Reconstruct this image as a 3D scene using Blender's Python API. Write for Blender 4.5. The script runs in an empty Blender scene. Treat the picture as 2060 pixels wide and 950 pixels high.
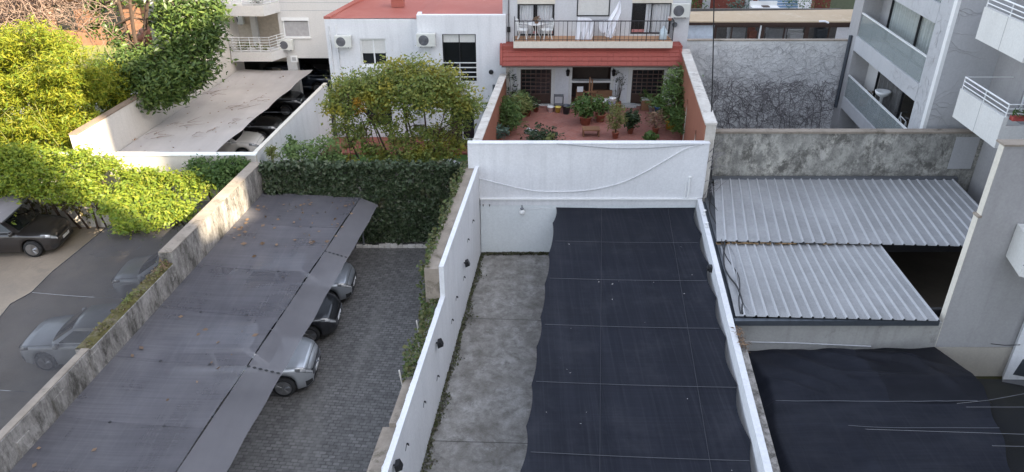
import bpy, math, random
import numpy as np
from mathutils import Vector, Matrix
R = math.radians
random.seed(7)
rng = np.random.default_rng(7)
sc = bpy.context.scene
COL = sc.collection

# ------------------------------------------------------------------ camera, sky, sun, exposure
FPX = 1523.0
PITCH = math.atan(840 / 1523.0)
CAMH = 15.0
cam = bpy.data.cameras.new('camera')
cam.sensor_width = 36.0
cam.lens = FPX / 2060 * 36.0
cam.clip_end = 2000
camo = bpy.data.objects.new('camera', cam)
COL.objects.link(camo)
camo.location = (0, 0, CAMH)
camo.rotation_euler = (math.pi / 2 - PITCH, 0, 0)
sc.camera = camo

SUN_EL = R(32)
SDX, SDY = 0.825, -0.565                       # towards the sun, on the ground plan
world = bpy.data.worlds.new('World')
sc.world = world
world.use_nodes = True
wn = world.node_tree
sky = wn.nodes.new('ShaderNodeTexSky')
sky.sky_type = 'NISHITA'
sky.sun_disc = False
sky.sun_elevation = SUN_EL
sky.sun_rotation = math.atan2(SDX, SDY)
sky.air_density = 1.0
sky.dust_density = 2.0
sky.ozone_density = 1.0
bg = wn.nodes['Background']
bg.inputs['Strength'].default_value = 0.15
hsv = wn.nodes.new('ShaderNodeHueSaturation')
hsv.inputs['Saturation'].default_value = 0.52          # hazy late-morning sky
wn.links.new(sky.outputs[0], hsv.inputs['Color'])
wn.links.new(hsv.outputs[0], bg.inputs[0])
sun = bpy.data.lights.new('sun', 'SUN')
sun.energy = 5.0
sun.angle = R(0.5)
sun.color = (1.0, 0.86, 0.64)
suno = bpy.data.objects.new('sun', sun)
COL.objects.link(suno)
suno.location = (40, -30, 60)
suno.rotation_euler = Vector((SDX * math.cos(SUN_EL), SDY * math.cos(SUN_EL), math.sin(SUN_EL))).to_track_quat('Z', 'Y').to_euler()
sc.view_settings.view_transform = 'Standard'
sc.view_settings.look = 'None'
sc.view_settings.gamma = 1.0
sc.view_settings.use_curve_mapping = False
sc.view_settings.exposure = 2.08

# ------------------------------------------------------------------ survey helpers: a sight line meets a level, a facade or a party wall
_c, _s = math.cos(PITCH), math.sin(PITCH)
def _ray(px, py):
    u = (px - 1030) / FPX; v = (py - 475) / FPX
    return (u, _c - v * _s, -_s - v * _c)
def GZ(px, py, z=0.0):
    d = _ray(px, py); t = (z - CAMH) / d[2]
    return Vector((d[0] * t, d[1] * t, z))
def GY(px, py, y):
    d = _ray(px, py); t = y / d[1]
    return Vector((d[0] * t, y, CAMH + d[2] * t))
def GX(px, py, x0, y0, k=0.106):
    d = _ray(px, py); t = (x0 - k * y0) / (d[0] - k * d[1])
    return Vector((d[0] * t, d[1] * t, CAMH + d[2] * t))
def line(pts):
    """least squares x = a + b*y through points"""
    ys = np.array([p[1] for p in pts]); xs = np.array([p[0] for p in pts])
    b, a = np.polyfit(ys, xs, 1)
    return lambda y: a + b * y
V = Vector

# ------------------------------------------------------------------ mesh helpers
class MB:
    def __init__(s): s.v = []; s.f = []; s.m = []
    def add(s, vs, fs, mi=0):
        n = len(s.v); s.v += [tuple(p) for p in vs]
        s.f += [tuple(i + n for i in f) for f in fs]; s.m += [mi] * len(fs)
        return s
    def quad(s, a, b, c, d, mi=0): return s.add([a, b, c, d], [(0, 1, 2, 3)], mi)
    def poly(s, pts, mi=0): return s.add(pts, [tuple(range(len(pts)))], mi)
    def hexa(s, b, t, mi=0):
        """b, t: four bottom and four top corners, same winding (ccw seen from above)"""
        return s.add(list(b) + list(t), [(3, 2, 1, 0), (4, 5, 6, 7), (0, 1, 5, 4), (1, 2, 6, 5), (2, 3, 7, 6), (3, 0, 4, 7)], mi)
    def box(s, x0, x1, y0, y1, z0, z1, mi=0):
        return s.hexa([(x0, y0, z0), (x1, y0, z0), (x1, y1, z0), (x0, y1, z0)], [(x0, y0, z1), (x1, y0, z1), (x1, y1, z1), (x0, y1, z1)], mi)
    def prism(s, poly, ext, mi=0):
        n = len(poly); e = V(ext); a = [V(p) for p in poly]; b = [p + e for p in a]
        return s.add(a + b, [tuple(reversed(range(n))), tuple(range(n, 2 * n))] + [(i, (i + 1) % n, n + (i + 1) % n, n + i) for i in range(n)], mi)
    def tube(s, pts, r, n=6, mi=0, r2=None, cap=True):
        pts = [V(p) for p in pts]; m = len(pts); vs = []; up = V((0, 0, 1))
        for i, p in enumerate(pts):
            d = (pts[min(i + 1, m - 1)] - pts[max(i - 1, 0)])
            d = d.normalized() if d.length > 1e-9 else V((0, 0, 1))
            a = d.cross(up if abs(d.z) < .95 else V((1, 0, 0))).normalized(); b = d.cross(a)
            rr = r if r2 is None else r + (r2 - r) * i / max(1, m - 1)
            for k in range(n):
                t = 2 * math.pi * k / n
                vs.append(p + a * (math.cos(t) * rr) + b * (math.sin(t) * rr))
        fs = [(i * n + k, i * n + (k + 1) % n, (i + 1) * n + (k + 1) % n, (i + 1) * n + k) for i in range(m - 1) for k in range(n)]
        if cap: fs += [tuple(reversed(range(n))), tuple(range((m - 1) * n, m * n))]
        return s.add(vs, fs, mi)
    def lathe(s, c, prof, n=16, mi=0, axis='z'):
        c = V(c); vs = []
        for (r, z) in prof:
            for k in range(n):
                t = 2 * math.pi * k / n
                if axis == 'z': vs.append(c + V((r * math.cos(t), r * math.sin(t), z)))
                else: vs.append(c + V((r * math.cos(t), z, r * math.sin(t))))
        m = len(prof)
        fs = [(i * n + k, i * n + (k + 1) % n, (i + 1) * n + (k + 1) % n, (i + 1) * n + k) for i in range(m - 1) for k in range(n)]
        if prof[0][0] > 1e-4: fs.append(tuple(reversed(range(n))))
        if prof[-1][0] > 1e-4: fs.append(tuple(range((m - 1) * n, m * n)))
        return s.add(vs, fs, mi)
    def grid(s, f, nu, nv, mi=0):
        vs = [f(i / nu, j / nv) for j in range(nv + 1) for i in range(nu + 1)]
        fs = [(j * (nu + 1) + i, j * (nu + 1) + i + 1, (j + 1) * (nu + 1) + i + 1, (j + 1) * (nu + 1) + i) for j in range(nv) for i in range(nu)]
        return s.add(vs, fs, mi)
    def build(s, name, mats, parent=None, smooth=False, local=False):
        me = bpy.data.meshes.new(name)
        off = V((0, 0, 0))
        if parent is not None and not local:
            p = parent
            while p.parent: p = p.parent
            off = V(p.location)
        me.from_pydata([(a[0] - off[0], a[1] - off[1], a[2] - off[2]) for a in s.v], [], s.f)
        if not isinstance(mats, (list, tuple)): mats = [mats]
        for m in mats: me.materials.append(m)
        if len(mats) > 1: me.polygons.foreach_set('material_index', s.m)
        if smooth: me.polygons.foreach_set('use_smooth', [True] * len(me.polygons))
        me.update()
        o = bpy.data.objects.new(name, me); COL.objects.link(o)
        if parent is not None: o.parent = parent
        return o
def tag(o, label=None, cat=None, group=None, kind=None):
    if label and not kind: kind = 'thing'
    if label: o['label'] = label
    if cat: o['category'] = cat
    if group: o['group'] = group
    if kind: o['kind'] = kind
    return o
def thing(name, label, cat, loc=(0, 0, 0), rz=0.0, group=None):
    o = bpy.data.objects.new(name, None); COL.objects.link(o)
    o.empty_display_size = .2
    o.location = loc; o.rotation_euler = (0, 0, rz)
    return tag(o, label, cat, group)
def dup(root, loc, rz=0.0, label=None, group=None):
    def cp(o, par):
        c = o.copy(); COL.objects.link(c); c.parent = par
        for ch in list(o.children): cp(ch, c)
        return c
    r = cp(root, None); r.location = loc; r.rotation_euler = (0, 0, rz)
    if label: r['label'] = label
    if group: r['group'] = group
    return r
def box(x0, x1, y0, y1, z0, z1): return MB().box(x0, x1, y0, y1, z0, z1)
def tube(pts, r, n=6, r2=None): return MB().tube(pts, r, n, 0, r2)

# ------------------------------------------------------------------ materials
def nodes(name):
    m = bpy.data.materials.new(name); m.use_nodes = True
    nt = m.node_tree
    return m, nt, nt.nodes['Principled BSDF'], nt.nodes.new, nt.links.new
def rgba(c): return (c[0], c[1], c[2], 1)
def noise(nt, vec, scale, detail=6, rough=.6, dist=0):
    n = nt.nodes.new('ShaderNodeTexNoise'); n.inputs['Scale'].default_value = scale
    n.inputs['Detail'].default_value = detail; n.inputs['Roughness'].default_value = rough
    n.inputs['Distortion'].default_value = dist
    nt.links.new(vec, n.inputs['Vector']); return n.outputs['Fac']
def ramp(nt, fac, stops):
    r = nt.nodes.new('ShaderNodeValToRGB'); e = r.color_ramp.elements
    while len(e) < len(stops): e.new(.5)
    for q, (p, c) in zip(e, stops): q.position = p; q.color = rgba(c) if len(c) == 3 else c
    nt.links.new(fac, r.inputs[0]); return r.outputs[0]
def mixc(nt, fac, a, b, mode='MIX'):
    m = nt.nodes.new('ShaderNodeMix'); m.data_type = 'RGBA'; m.blend_type = mode
    if isinstance(fac, float): m.inputs[0].default_value = fac
    else: nt.links.new(fac, m.inputs[0])
    for k, q in ((6, a), (7, b)):
        if isinstance(q, (tuple, list)): m.inputs[k].default_value = rgba(q)
        else: nt.links.new(q, m.inputs[k])
    return m.outputs[2]
def mapped(nt, scale=(1, 1, 1), rot=(0, 0, 0)):
    g = nt.nodes.new('ShaderNodeNewGeometry')
    mp = nt.nodes.new('ShaderNodeMapping'); mp.inputs['Scale'].default_value = scale; mp.inputs['Rotation'].default_value = rot
    nt.links.new(g.outputs['Position'], mp.inputs['Vector']); return mp.outputs[0]
def bump(nt, p, fac, strength=.3, dist=.02):
    b = nt.nodes.new('ShaderNodeBump'); b.inputs['Strength'].default_value = strength; b.inputs['Distance'].default_value = dist
    nt.links.new(fac, b.inputs['Height']); nt.links.new(b.outputs[0], p.inputs['Normal'])
def plain(name, c, rough=.6, metal=0.0, spec=.5, coat=0.0, var=.12, scale=6):
    m, nt, p, N, L = nodes(name)
    f = noise(nt, mapped(nt), scale)
    L(ramp(nt, f, [(.3, [x * (1 - var) for x in c]), (.7, [min(1, x * (1 + var)) for x in c])]), p.inputs['Base Color'])
    p.inputs['Roughness'].default_value = rough; p.inputs['Metallic'].default_value = metal
    p.inputs['Specular IOR Level'].default_value = spec
    p.inputs['Coat Weight'].default_value = coat; p.inputs['Coat Roughness'].default_value = .08
    return m
def plaster(name, c, dirt, amount=.5, streak=.5, rough=.85, big=.35, blot=None, blotpos=.62, bmp=.25):
    """painted or bare render: large blotches, vertical rain streaks, fine grain"""
    m, nt, p, N, L = nodes(name)
    v = mapped(nt); vs = mapped(nt, (2.2, 2.2, .16))
    a = noise(nt, v, big, 8, .65); b = noise(nt, vs, 1.6, 6, .65); g = noise(nt, v, 14, 5, .7)
    col = mixc(nt, ramp(nt, a, [(.38, (0, 0, 0)), (.72, (amount,) * 3)]), c, dirt)
    col = mixc(nt, ramp(nt, b, [(.5, (0, 0, 0)), (.75, (streak,) * 3)]), col, dirt)
    if blot is not None:
        d = noise(nt, v, 1.1, 10, .75, .4)
        col = mixc(nt, ramp(nt, d, [(blotpos - .06, (0, 0, 0)), (blotpos + .05, (.85,) * 3)]), col, blot)
    col = mixc(nt, ramp(nt, g, [(.3, (.86, .86, .86)), (.7, (1, 1, 1))]), (0, 0, 0), col)
    L(col, p.inputs['Base Color']); p.inputs['Roughness'].default_value = rough
    p.inputs['Specular IOR Level'].default_value = .25
    bump(nt, p, g, bmp, .01)
    return m
def net_mat(name, c, opaque, c2=None, gloss=.45, scale=.5, across=(1, .12, 1), weave=.15, rotz=0.0, spec=.2, dust=None):
    m, nt, p, N, L = nodes(name)
    v = mapped(nt, across, (0, 0, rotz)); v0 = mapped(nt)
    f = noise(nt, v, scale * 4, 5, .6); f2 = noise(nt, v0, scale, 6, .6)
    a = mixc(nt, ramp(nt, f, [(.35, (0, 0, 0)), (.7, (1, 1, 1))]), c, c2 or [x * 1.25 for x in c])
    a = mixc(nt, ramp(nt, f2, [(.3, (.78, .78, .78)), (.7, (1, 1, 1))]), (0, 0, 0), a)
    if dust:
        d = noise(nt, v0, .9, 8, .7, .2); d2 = noise(nt, mapped(nt, (14, .25, 1)), 1.0, 4, .6)
        a = mixc(nt, ramp(nt, d, [(.5, (0, 0, 0)), (.75, (.5,) * 3)]), a, dust)
        a = mixc(nt, ramp(nt, d2, [(.5, (0, 0, 0)), (.7, (.35,) * 3)]), a, dust)
        a = mixc(nt, ramp(nt, noise(nt, mapped(nt, (.3, 16, 1)), 1.0, 4, .7), [(.35, (.82,) * 3), (.65, (1, 1, 1))]), (0, 0, 0), a)
    L(a, p.inputs['Base Color'])
    p.inputs['Roughness'].default_value = gloss; p.inputs['Specular IOR Level'].default_value = spec
    t = N('ShaderNodeBsdfTransparent'); mx = N('ShaderNodeMixShader')
    w = ramp(nt, noise(nt, v0, .6, 3, .5), [(.3, (max(0, opaque - weave * .5),) * 3), (.7, (min(1, opaque + weave * .5),) * 3)])
    L(w, mx.inputs[0]); L(t.outputs[0], mx.inputs[1]); L(p.outputs[0], mx.inputs[2])
    L(mx.outputs[0], nt.nodes['Material Output'].inputs['Surface'])
    return m
def leaf_mat(name, cols, trans=.35, rough=.5, patch=None):
    m, nt, p, N, L = nodes(name)
    g = N('ShaderNodeNewGeometry')
    n = len(cols)
    c = ramp(nt, g.outputs['Random Per Island'], [(i / max(1, n - 1), q) for i, q in enumerate(cols)])
    if patch:
        f = noise(nt, mapped(nt), patch[1], 4, .6)
        c = mixc(nt, ramp(nt, f, [(patch[2] - .05, (0, 0, 0)), (patch[2] + .08, (.8,) * 3)]), c, patch[0])
    L(c, p.inputs['Base Color']); p.inputs['Roughness'].default_value = rough
    p.inputs['Specular IOR Level'].default_value = .3
    t = N('ShaderNodeBsdfTranslucent'); L(c, t.inputs[0])
    mx = N('ShaderNodeMixShader'); mx.inputs[0].default_value = trans
    L(p.outputs[0], mx.inputs[1]); L(t.outputs[0], mx.inputs[2])
    L(mx.outputs[0], nt.nodes['Material Output'].inputs['Surface'])
    return m
def brick_mat(name, c1, c2, mortar, bw, bh, msize, rotz=0.0, rough=.8, dirt=None, plane='xy', bmp=.3):
    m, nt, p, N, L = nodes(name)
    v = mapped(nt, (1, 1, 1), (0, 0, rotz)) if plane == 'xy' else mapped(nt, (1, 1, 1), (R(90), 0, 0))
    b = N('ShaderNodeTexBrick')
    for k, q in (('Color1', c1), ('Color2', c2), ('Mortar', mortar)): b.inputs[k].default_value = rgba(q)
    b.inputs['Scale'].default_value = 1; b.inputs['Brick Width'].default_value = bw
    b.inputs['Row Height'].default_value = bh; b.inputs['Mortar Size'].default_value = msize
    b.inputs['Mortar Smooth'].default_value = .3
    L(v, b.inputs['Vector'])
    f = noise(nt, mapped(nt), .7, 7, .65)
    col = mixc(nt, ramp(nt, f, [(.35, (0, 0, 0)), (.75, (.6,) * 3)]), b.outputs['Color'], dirt or [x * .6 for x in c1])
    col = mixc(nt, ramp(nt, noise(nt, mapped(nt), 9, 4), [(.3, (.75,) * 3), (.7, (1, 1, 1))]), (0, 0, 0), col)
    if name == 'pavers':     # oil drips, dust and worn lanes
        col = mixc(nt, ramp(nt, noise(nt, mapped(nt), 1.3, 6, .6, .3), [(.62, (0, 0, 0)), (.7, (.6,) * 3)]), col, (.045, .043, .04))
        col = mixc(nt, ramp(nt, noise(nt, mapped(nt, (1, .12, 1)), .9, 5, .6), [(.5, (0, 0, 0)), (.72, (.5,) * 3)]), col, (.2, .19, .175))
        col = mixc(nt, ramp(nt, noise(nt, mapped(nt), 5.5, 1, .3), [(.4, (0, 0, 0)), (.75, (.35,) * 3)]), col, (.22, .21, .2))
    L(col, p.inputs['Base Color']); p.inputs['Roughness'].default_value = rough
    p.inputs['Specular IOR Level'].default_value = .35
    inv = N('ShaderNodeMath'); inv.operation = 'SUBTRACT'; inv.inputs[0].default_value = 1; L(b.outputs['Fac'], inv.inputs[1])
    bump(nt, p, inv.outputs[0], bmp, .01)
    return m
def glass_mat(name, c=(.02, .022, .025), rough=.05, clear=0.0):
    m, nt, p, N, L = nodes(name)
    p.inputs['Base Color'].default_value = rgba(c); p.inputs['Roughness'].default_value = rough
    p.inputs['Specular IOR Level'].default_value = .6
    if clear > 0:
        t = N('ShaderNodeBsdfTransparent'); mx = N('ShaderNodeMixShader'); mx.inputs[0].default_value = 1 - clear
        L(t.outputs[0], mx.inputs[1]); L(p.outputs[0], mx.inputs[2]); L(mx.outputs[0], nt.nodes['Material Output'].inputs['Surface'])
    return m
def stained(name, c, dark):
    """old bare concrete: black rain streaks of uneven length over pale patches"""
    m, nt, p, N, L = nodes(name)
    v = mapped(nt)
    st = noise(nt, mapped(nt, (2.6, 2.6, .9)), 1.0, 10, .8, .2)
    st2 = noise(nt, mapped(nt, (6, 6, 1.3)), 1.0, 8, .75, .1)
    big = noise(nt, v, .7, 8, .7); g = noise(nt, v, 11, 6, .75)
    col = mixc(nt, ramp(nt, big, [(.35, (0, 0, 0)), (.65, (.6,) * 3)]), c, [x * .62 for x in c])
    col = mixc(nt, ramp(nt, st, [(.42, (0, 0, 0)), (.62, (.9,) * 3)]), col, dark)
    col = mixc(nt, ramp(nt, st2, [(.52, (0, 0, 0)), (.68, (.55,) * 3)]), col, [x * 1.6 for x in dark])
    col = mixc(nt, ramp(nt, noise(nt, v, 2.2, 8, .75, .5), [(.58, (0, 0, 0)), (.66, (.7,) * 3)]), col, [min(1, x * 1.12) for x in c])
    col = mixc(nt, ramp(nt, g, [(.3, (.7,) * 3), (.65, (1, 1, 1))]), (0, 0, 0), col)
    L(col, p.inputs['Base Color']); p.inputs['Roughness'].default_value = .95; p.inputs['Specular IOR Level'].default_value = .2
    bump(nt, p, g, .5, .015)
    return m
def mottled(name):
    m, nt, p, N, L = nodes(name)
    v = mapped(nt); vs = mapped(nt, (1.1, 1.1, .8))
    a = noise(nt, vs, .5, 10, .75, .1); b = noise(nt, vs, 2.4, 10, .8, .1); d = noise(nt, vs, 1.0, 9, .8, .15)
    col = ramp(nt, a, [(.34, (.25, .243, .222)), (.5, (.44, .428, .39)), (.62, (.62, .595, .53))])
    col = mixc(nt, ramp(nt, b, [(.42, (.9,) * 3), (.56, (0, 0, 0))]), col, (.2, .195, .18))
    col = mixc(nt, ramp(nt, d, [(.5, (0, 0, 0)), (.6, (.9,) * 3)]), col, (.115, .11, .1))
    col = mixc(nt, ramp(nt, noise(nt, vs, .8, 8, .75, .1), [(.6, (0, 0, 0)), (.66, (.8,) * 3)]), col, (.52, .5, .46))
    col = mixc(nt, ramp(nt, noise(nt, v, 14, 5, .8), [(.3, (.75,) * 3), (.65, (1, 1, 1))]), (0, 0, 0), col)
    L(col, p.inputs['Base Color']); p.inputs['Roughness'].default_value = .95; p.inputs['Specular IOR Level'].default_value = .2
    return m
M = {}
M['soil'] = plaster('soil', (.12, .1, .075), (.06, .05, .04), .8, 0, .95)
M['yard_dust'] = plaster('yard_dust', (.34, .28, .22), (.2, .17, .14), .7, .1, .9, .5, (.26, .22, .18), .56)
M['pavers'] = brick_mat('pavers', (.105, .1, .096), (.2, .19, .182), (.06, .056, .05), .19, .12, .014, R(6), .55, (.075, .07, .065), 'xy', .5)
def concrete_floor():
    m, nt, p, N, L = nodes('concrete_floor')
    v = mapped(nt)
    a = noise(nt, v, .55, 10, .7, .3); b = noise(nt, v, 2.6, 10, .75, .3); g = noise(nt, v, 22, 4, .7)
    col = ramp(nt, a, [(.3, (.2, .185, .165)), (.5, (.32, .305, .285)), (.72, (.47, .455, .435))])
    col = mixc(nt, ramp(nt, b, [(.36, (.85,) * 3), (.6, (0, 0, 0))]), col, (.14, .13, .115))
    col = mixc(nt, ramp(nt, noise(nt, v, 1.2, 8, .8, .5), [(.56, (0, 0, 0)), (.68, (.6,) * 3)]), col, (.47, .46, .45))
    col = mixc(nt, ramp(nt, g, [(.3, (.8,) * 3), (.7, (1, 1, 1))]), (0, 0, 0), col)
    L(col, p.inputs['Base Color']); p.inputs['Roughness'].default_value = .9; p.inputs['Specular IOR Level'].default_value = .2
    return m
M['concrete_floor'] = concrete_floor()
M['joint'] = plain('joint', (.07, .065, .06), .95)
M['dark_floor'] = plain('dark_floor', (.05, .045, .042), .8)
M['terracotta'] = brick_mat('terracotta', (.34, .135, .105), (.4, .18, .145), (.34, .2, .17), .36, .36, .012, R(45), .6, (.27, .115, .095))
M['terracotta_low'] = brick_mat('terracotta_low', (.28, .09, .06), (.33, .11, .08), (.2, .1, .08), .3, .3, .012, 0, .75)
M['grass'] = plaster('grass', (.06, .12, .03), (.03, .06, .015), .7, 0, .95, 1.5)
M['lawn_dry'] = plaster('lawn_dry', (.2, .2, .07), (.12, .13, .05), .7, 0, .95, 1.0)
M['moss_floor'] = plaster('moss_floor', (.05, .048, .03), (.09, .08, .015), .8, 0, .8, .8)
M['white_wall'] = plaster('white_wall', (.77, .77, .785), (.52, .52, .53), .35, .42, .8, .5, None, .6, .2)
M['white_lower'] = plaster('white_lower', (.72, .75, .76), (.6, .63, .64), .4, .2, .8, .5, None, .6, .2)
M['old_concrete'] = stained('old_concrete', (.42, .39, .36), (.055, .05, .042))
M['old_cap'] = plaster('old_cap', (.34, .29, .24), (.16, .13, .1), .7, 0, .95, 1.2, (.1, .085, .06), .6, .5)
M['moss'] = plaster('moss', (.12, .105, .035), (.05, .042, .025), .9, 0, 1, 3.5, (.2, .17, .12), .57, .8)
M['stained_wall'] = mottled('stained_wall')
M['stained_wall_old'] = plaster('stained_wall', (.36, .36, .345), (.16, .155, .145), .7, .35, .92, .45, (.13, .127, .12), .55, .4)
M['stained_light'] = plaster('stained_light', (.44, .43, .41), (.26, .25, .235), .6, .5, .9, .5, (.2, .19, .18), .64, .3)
M['grey_render'] = plaster('grey_render', (.42, .41, .41), (.3, .29, .29), .6, .4, .9, .35, None, .6, .2)
M['grey_render2'] = plaster('grey_render2', (.5, .5, .51), (.36, .36, .37), .5, .35, .9, .35, None, .6, .2)
M['vein_wall'] = plaster('vein_wall', (.74, .73, .725), (.58, .57, .56), .5, .35, .92, 1.1, (.6, .59, .59), .58, .5)
M['pale_band'] = plaster('pale_band', (.5, .46, .4), (.4, .36, .31), .5, .3, .9, .6, (.12, .11, .1), .68, .4)
M['beige_wall'] = plaster('beige_wall', (.66, .61, .55), (.52, .47, .41), .4, .4, .85, .4)
M['beige_build'] = plaster('beige_build', (.68, .66, .63), (.56, .54, .51), .3, .2, .85, .4)
M['beige_dark'] = plain('beige_dark', (.5, .43, .35), .85)
M['white_paint'] = plain('white_paint', (.78, .78, .77), .5, var=.04)
M['cream'] = plaster('cream', (.72, .67, .58), (.55, .5, .43), .4, .4, .8, .5)
M['cream_board'] = plaster('cream_board', (.7, .69, .66), (.56, .54, .51), .35, .3, .8, .6)
M['red_roof'] = plaster('red_roof', (.36, .105, .08), (.43, .16, .125), .8, 0, .75, .35, (.46, .23, .19), .66, .15)
M['red_tile'] = plaster('red_tile', (.31, .08, .062), (.24, .065, .05), .6, .25, .65, 1.0, None, .6, .2)
M['orange_wall'] = plaster('orange_wall', (.31, .135, .085), (.22, .09, .06), .6, .35, .85, .6, None)
M['ochre_wall'] = plaster('ochre_wall', (.5, .27, .15), (.4, .2, .11), .6, .3, .85, .6, None)
M['dirty_white'] = plaster('dirty_white', (.66, .63, .58), (.34, .29, .24), .6, .2, .9, 1.4, (.24, .2, .17), .62, .4)
M['brown_wood'] = plain('brown_wood', (.055, .028, .02), .55)
M['tan_wood'] = plain('tan_wood', (.2, .1, .05), .7)
M['dark_metal'] = plain('dark_metal', (.02, .02, .022), .45, .3)
M['grey_metal'] = plain('grey_metal', (.2, .21, .23), .4, .7)
M['dark_gutter'] = plain('dark_gutter', (.075, .085, .1), .45, .4)
M['white_metal'] = plain('white_metal', (.75, .75, .74), .4, var=.04)
M['black'] = plain('black', (.012, .012, .013), .7)
M['interior_shade'] = plain('interior_shade', (.02, .018, .017), .9)  # near black: the shade inside shed, bays and rooms put into the colour
M['glass'] = glass_mat('window_glass')
M['car_glass'] = glass_mat('car_glass', (.012, .014, .016), .04)
M['screen_glass'] = glass_mat('screen_glass', (.1, .17, .15), .05)
M['clear_glass'] = glass_mat('balustrade_glass', (.33, .37, .37), .1, .45)
M['pane_clear'] = glass_mat('pane_clear', (.03, .032, .035), .04, .9)
M['tan_sheet'] = plaster('tan_sheet', (.5, .39, .27), (.42, .32, .21), .6, 0, .8, .8, (.56, .46, .34), .6, .1)
M['tyre'] = plain('tyre', (.018, .018, .019), .85)
M['rim'] = plain('rim', (.35, .35, .36), .3, .9)
M['plastic_black'] = plain('plastic_black', (.02, .02, .021), .55)
M['chrome'] = plain('chrome', (.6, .6, .62), .15, 1.0)
M['lamp_lens'] = plain('lamp_lens', (.16, .165, .175), .06, .2, coat=1)
M['reflector'] = plain('reflector', (.85, .86, .88), .12, .6)
M['plate'] = plain('plate', (.75, .75, .75), .4)
M['red_lens'] = plain('red_lens', (.3, .02, .02), .2)
M['bark'] = plaster('bark', (.09, .06, .045), (.045, .032, .025), .7, .5, .95, 3)
M['twig'] = plain('twig', (.22, .17, .14), .9)
M['dry_vine'] = plain('dry_vine', (.21, .195, .2), .95)
M['dry_vine_pale'] = plain('dry_vine_pale', (.42, .41, .415), .95)
M['dead_leaf'] = plain('dead_leaf', (.3, .14, .05), .8, var=.3)
M['clay'] = plain('clay', (.34, .13, .08), .8)
M['blue_pot'] = plain('blue_pot', (.06, .14, .4), .4)
M['yellow_pot'] = plain('yellow_pot', (.6, .47, .1), .5)
M['grey_pot'] = plain('grey_pot', (.4, .4, .4), .8)
M['yellow_plastic'] = plain('yellow_plastic', (.6, .35, .03), .5)
M['linen'] = plain('linen', (.82, .82, .86), .9, var=.03)
M['ac_case'] = plain('ac_case', (.62, .62, .58), .5, var=.05)
M['ac_grille'] = plain('ac_grille', (.12, .12, .13), .5)
M['curtain'] = plain('curtain', (.75, .75, .76), .9, var=.05)
M['sheer'] = plain('sheer', (.58, .62, .6), .9, var=.06)
M['blue_curtain'] = plain('blue_curtain', (.25, .37, .52), .9, var=.15)
M['wire_white'] = plain('wire_white', (.6, .6, .62), .6)
M['wire_grey'] = plain('wire_grey', (.3, .3, .31), .6)
M['skin_brick'] = brick_mat('red_brick', (.24, .06, .045), (.28, .08, .055), (.2, .08, .06), .25, .07, .01, 0, .85, None, 'xz')
M['tile_floor'] = plain('tile_floor', (.4, .22, .12), .6)
M['blue_cloth'] = plain('blue_cloth', (.2, .3, .45), .8)
M['corrug'] = plaster('corrug', (.4, .4, .405), (.25, .25, .25), .8, .35, .8, .5, None, .6, .05)
M['corrug'].node_tree.nodes['Principled BSDF'].inputs['Metallic'].default_value = .25
M['corrug_ridge_lit'] = plaster('corrug_ridge_lit', (.47, .47, .48), (.36, .36, .365), .6, 0, .45, .6, None, .6, .05)  # paler rib tops: the bright highlight along each ridge put into the colour
M['rust'] = plain('rust', (.22, .14, .07), .95, var=.4)
M['net_purple'] = net_mat('net_purple', (.14, .133, .146), .74, (.185, .175, .188), .7, .3, (1, .35, 1), .12, 0, .2, (.2, .19, .195))
M['net_flap'] = net_mat('net_flap', (.165, .156, .164), .75, (.198, .188, .195), .7, .3, (1, .12, 1), .1)
M['net_purple_dark'] = net_mat('net_purple_dark', (.125, .118, .131), .74, (.162, .154, .165), .7, .3, (1, .35, 1), .12, 0, .2, (.18, .172, .178))
M['net_black'] = net_mat('net_black', (.0125, .0145, .0225), .955, (.021, .023, .033), .65, .5, (1.2, .03, 1), .03, 0, .1, (.04, .041, .05))
M['net_left'] = net_mat('net_left', (.046, .043, .045), .79, (.062, .058, .06), .7, .4, (1, .12, 1), .1)
M['net_beige'] = net_mat('net_beige', (.46, .42, .39), .97, (.52, .48, .45), .8, .4, (1, .12, 1), .03)
M['net_drape'] = net_mat('net_drape', (.016, .018, .026), .95, (.025, .027, .037), .65, .6, (.3, 1, 1), .04, 0, .1, (.032, .033, .04))
M['net_thin'] = net_mat('net_thin', (.017, .018, .022), .76, None, .7, .6, (1, .12, 1), .08, 0, .1)
M['leaf_bamboo'] = leaf_mat('leaf_bamboo', [(.2, .25, .022), (.32, .31, .025), (.15, .24, .03), (.38, .34, .035)], .5)
M['leaf_hedge'] = leaf_mat('leaf_hedge', [(.19, .27, .03), (.28, .33, .035), (.13, .21, .035), (.33, .33, .04)], .5)
M['leaf_tree'] = leaf_mat('leaf_tree', [(.05, .09, .022), (.07, .115, .03), (.1, .15, .035), (.15, .19, .045)], .3, .38)
M['leaf_gold'] = leaf_mat('leaf_gold', [(.13, .19, .04), (.19, .24, .06), (.26, .26, .06), (.1, .15, .04)], .35, .5, ((.38, .31, .035), .7, .57))
M['leaf_orange'] = leaf_mat('leaf_orange', [(.5, .25, .03), (.45, .3, .05)], .3)
M['leaf_ivy'] = leaf_mat('leaf_ivy', [(.03, .045, .022), (.045, .068, .032), (.075, .1, .052), (.038, .058, .027), (.12, .13, .08)], .15, .4, ((.13, .075, .045), .8, .66))
M['leaf_light'] = leaf_mat('leaf_light', [(.1, .17, .05), (.15, .22, .07), (.2, .27, .1)], .3)
M['leaf_green'] = leaf_mat('leaf_green', [(.05, .1, .025), (.08, .14, .035), (.12, .18, .05)], .3)
M['leaf_yellowish'] = leaf_mat('leaf_yellowish', [(.15, .18, .05), (.2, .2, .07), (.12, .16, .04)], .3)
M['leaf_dark'] = leaf_mat('leaf_dark', [(.02, .035, .018), (.03, .055, .022), (.05, .075, .03)], .2)
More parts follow.
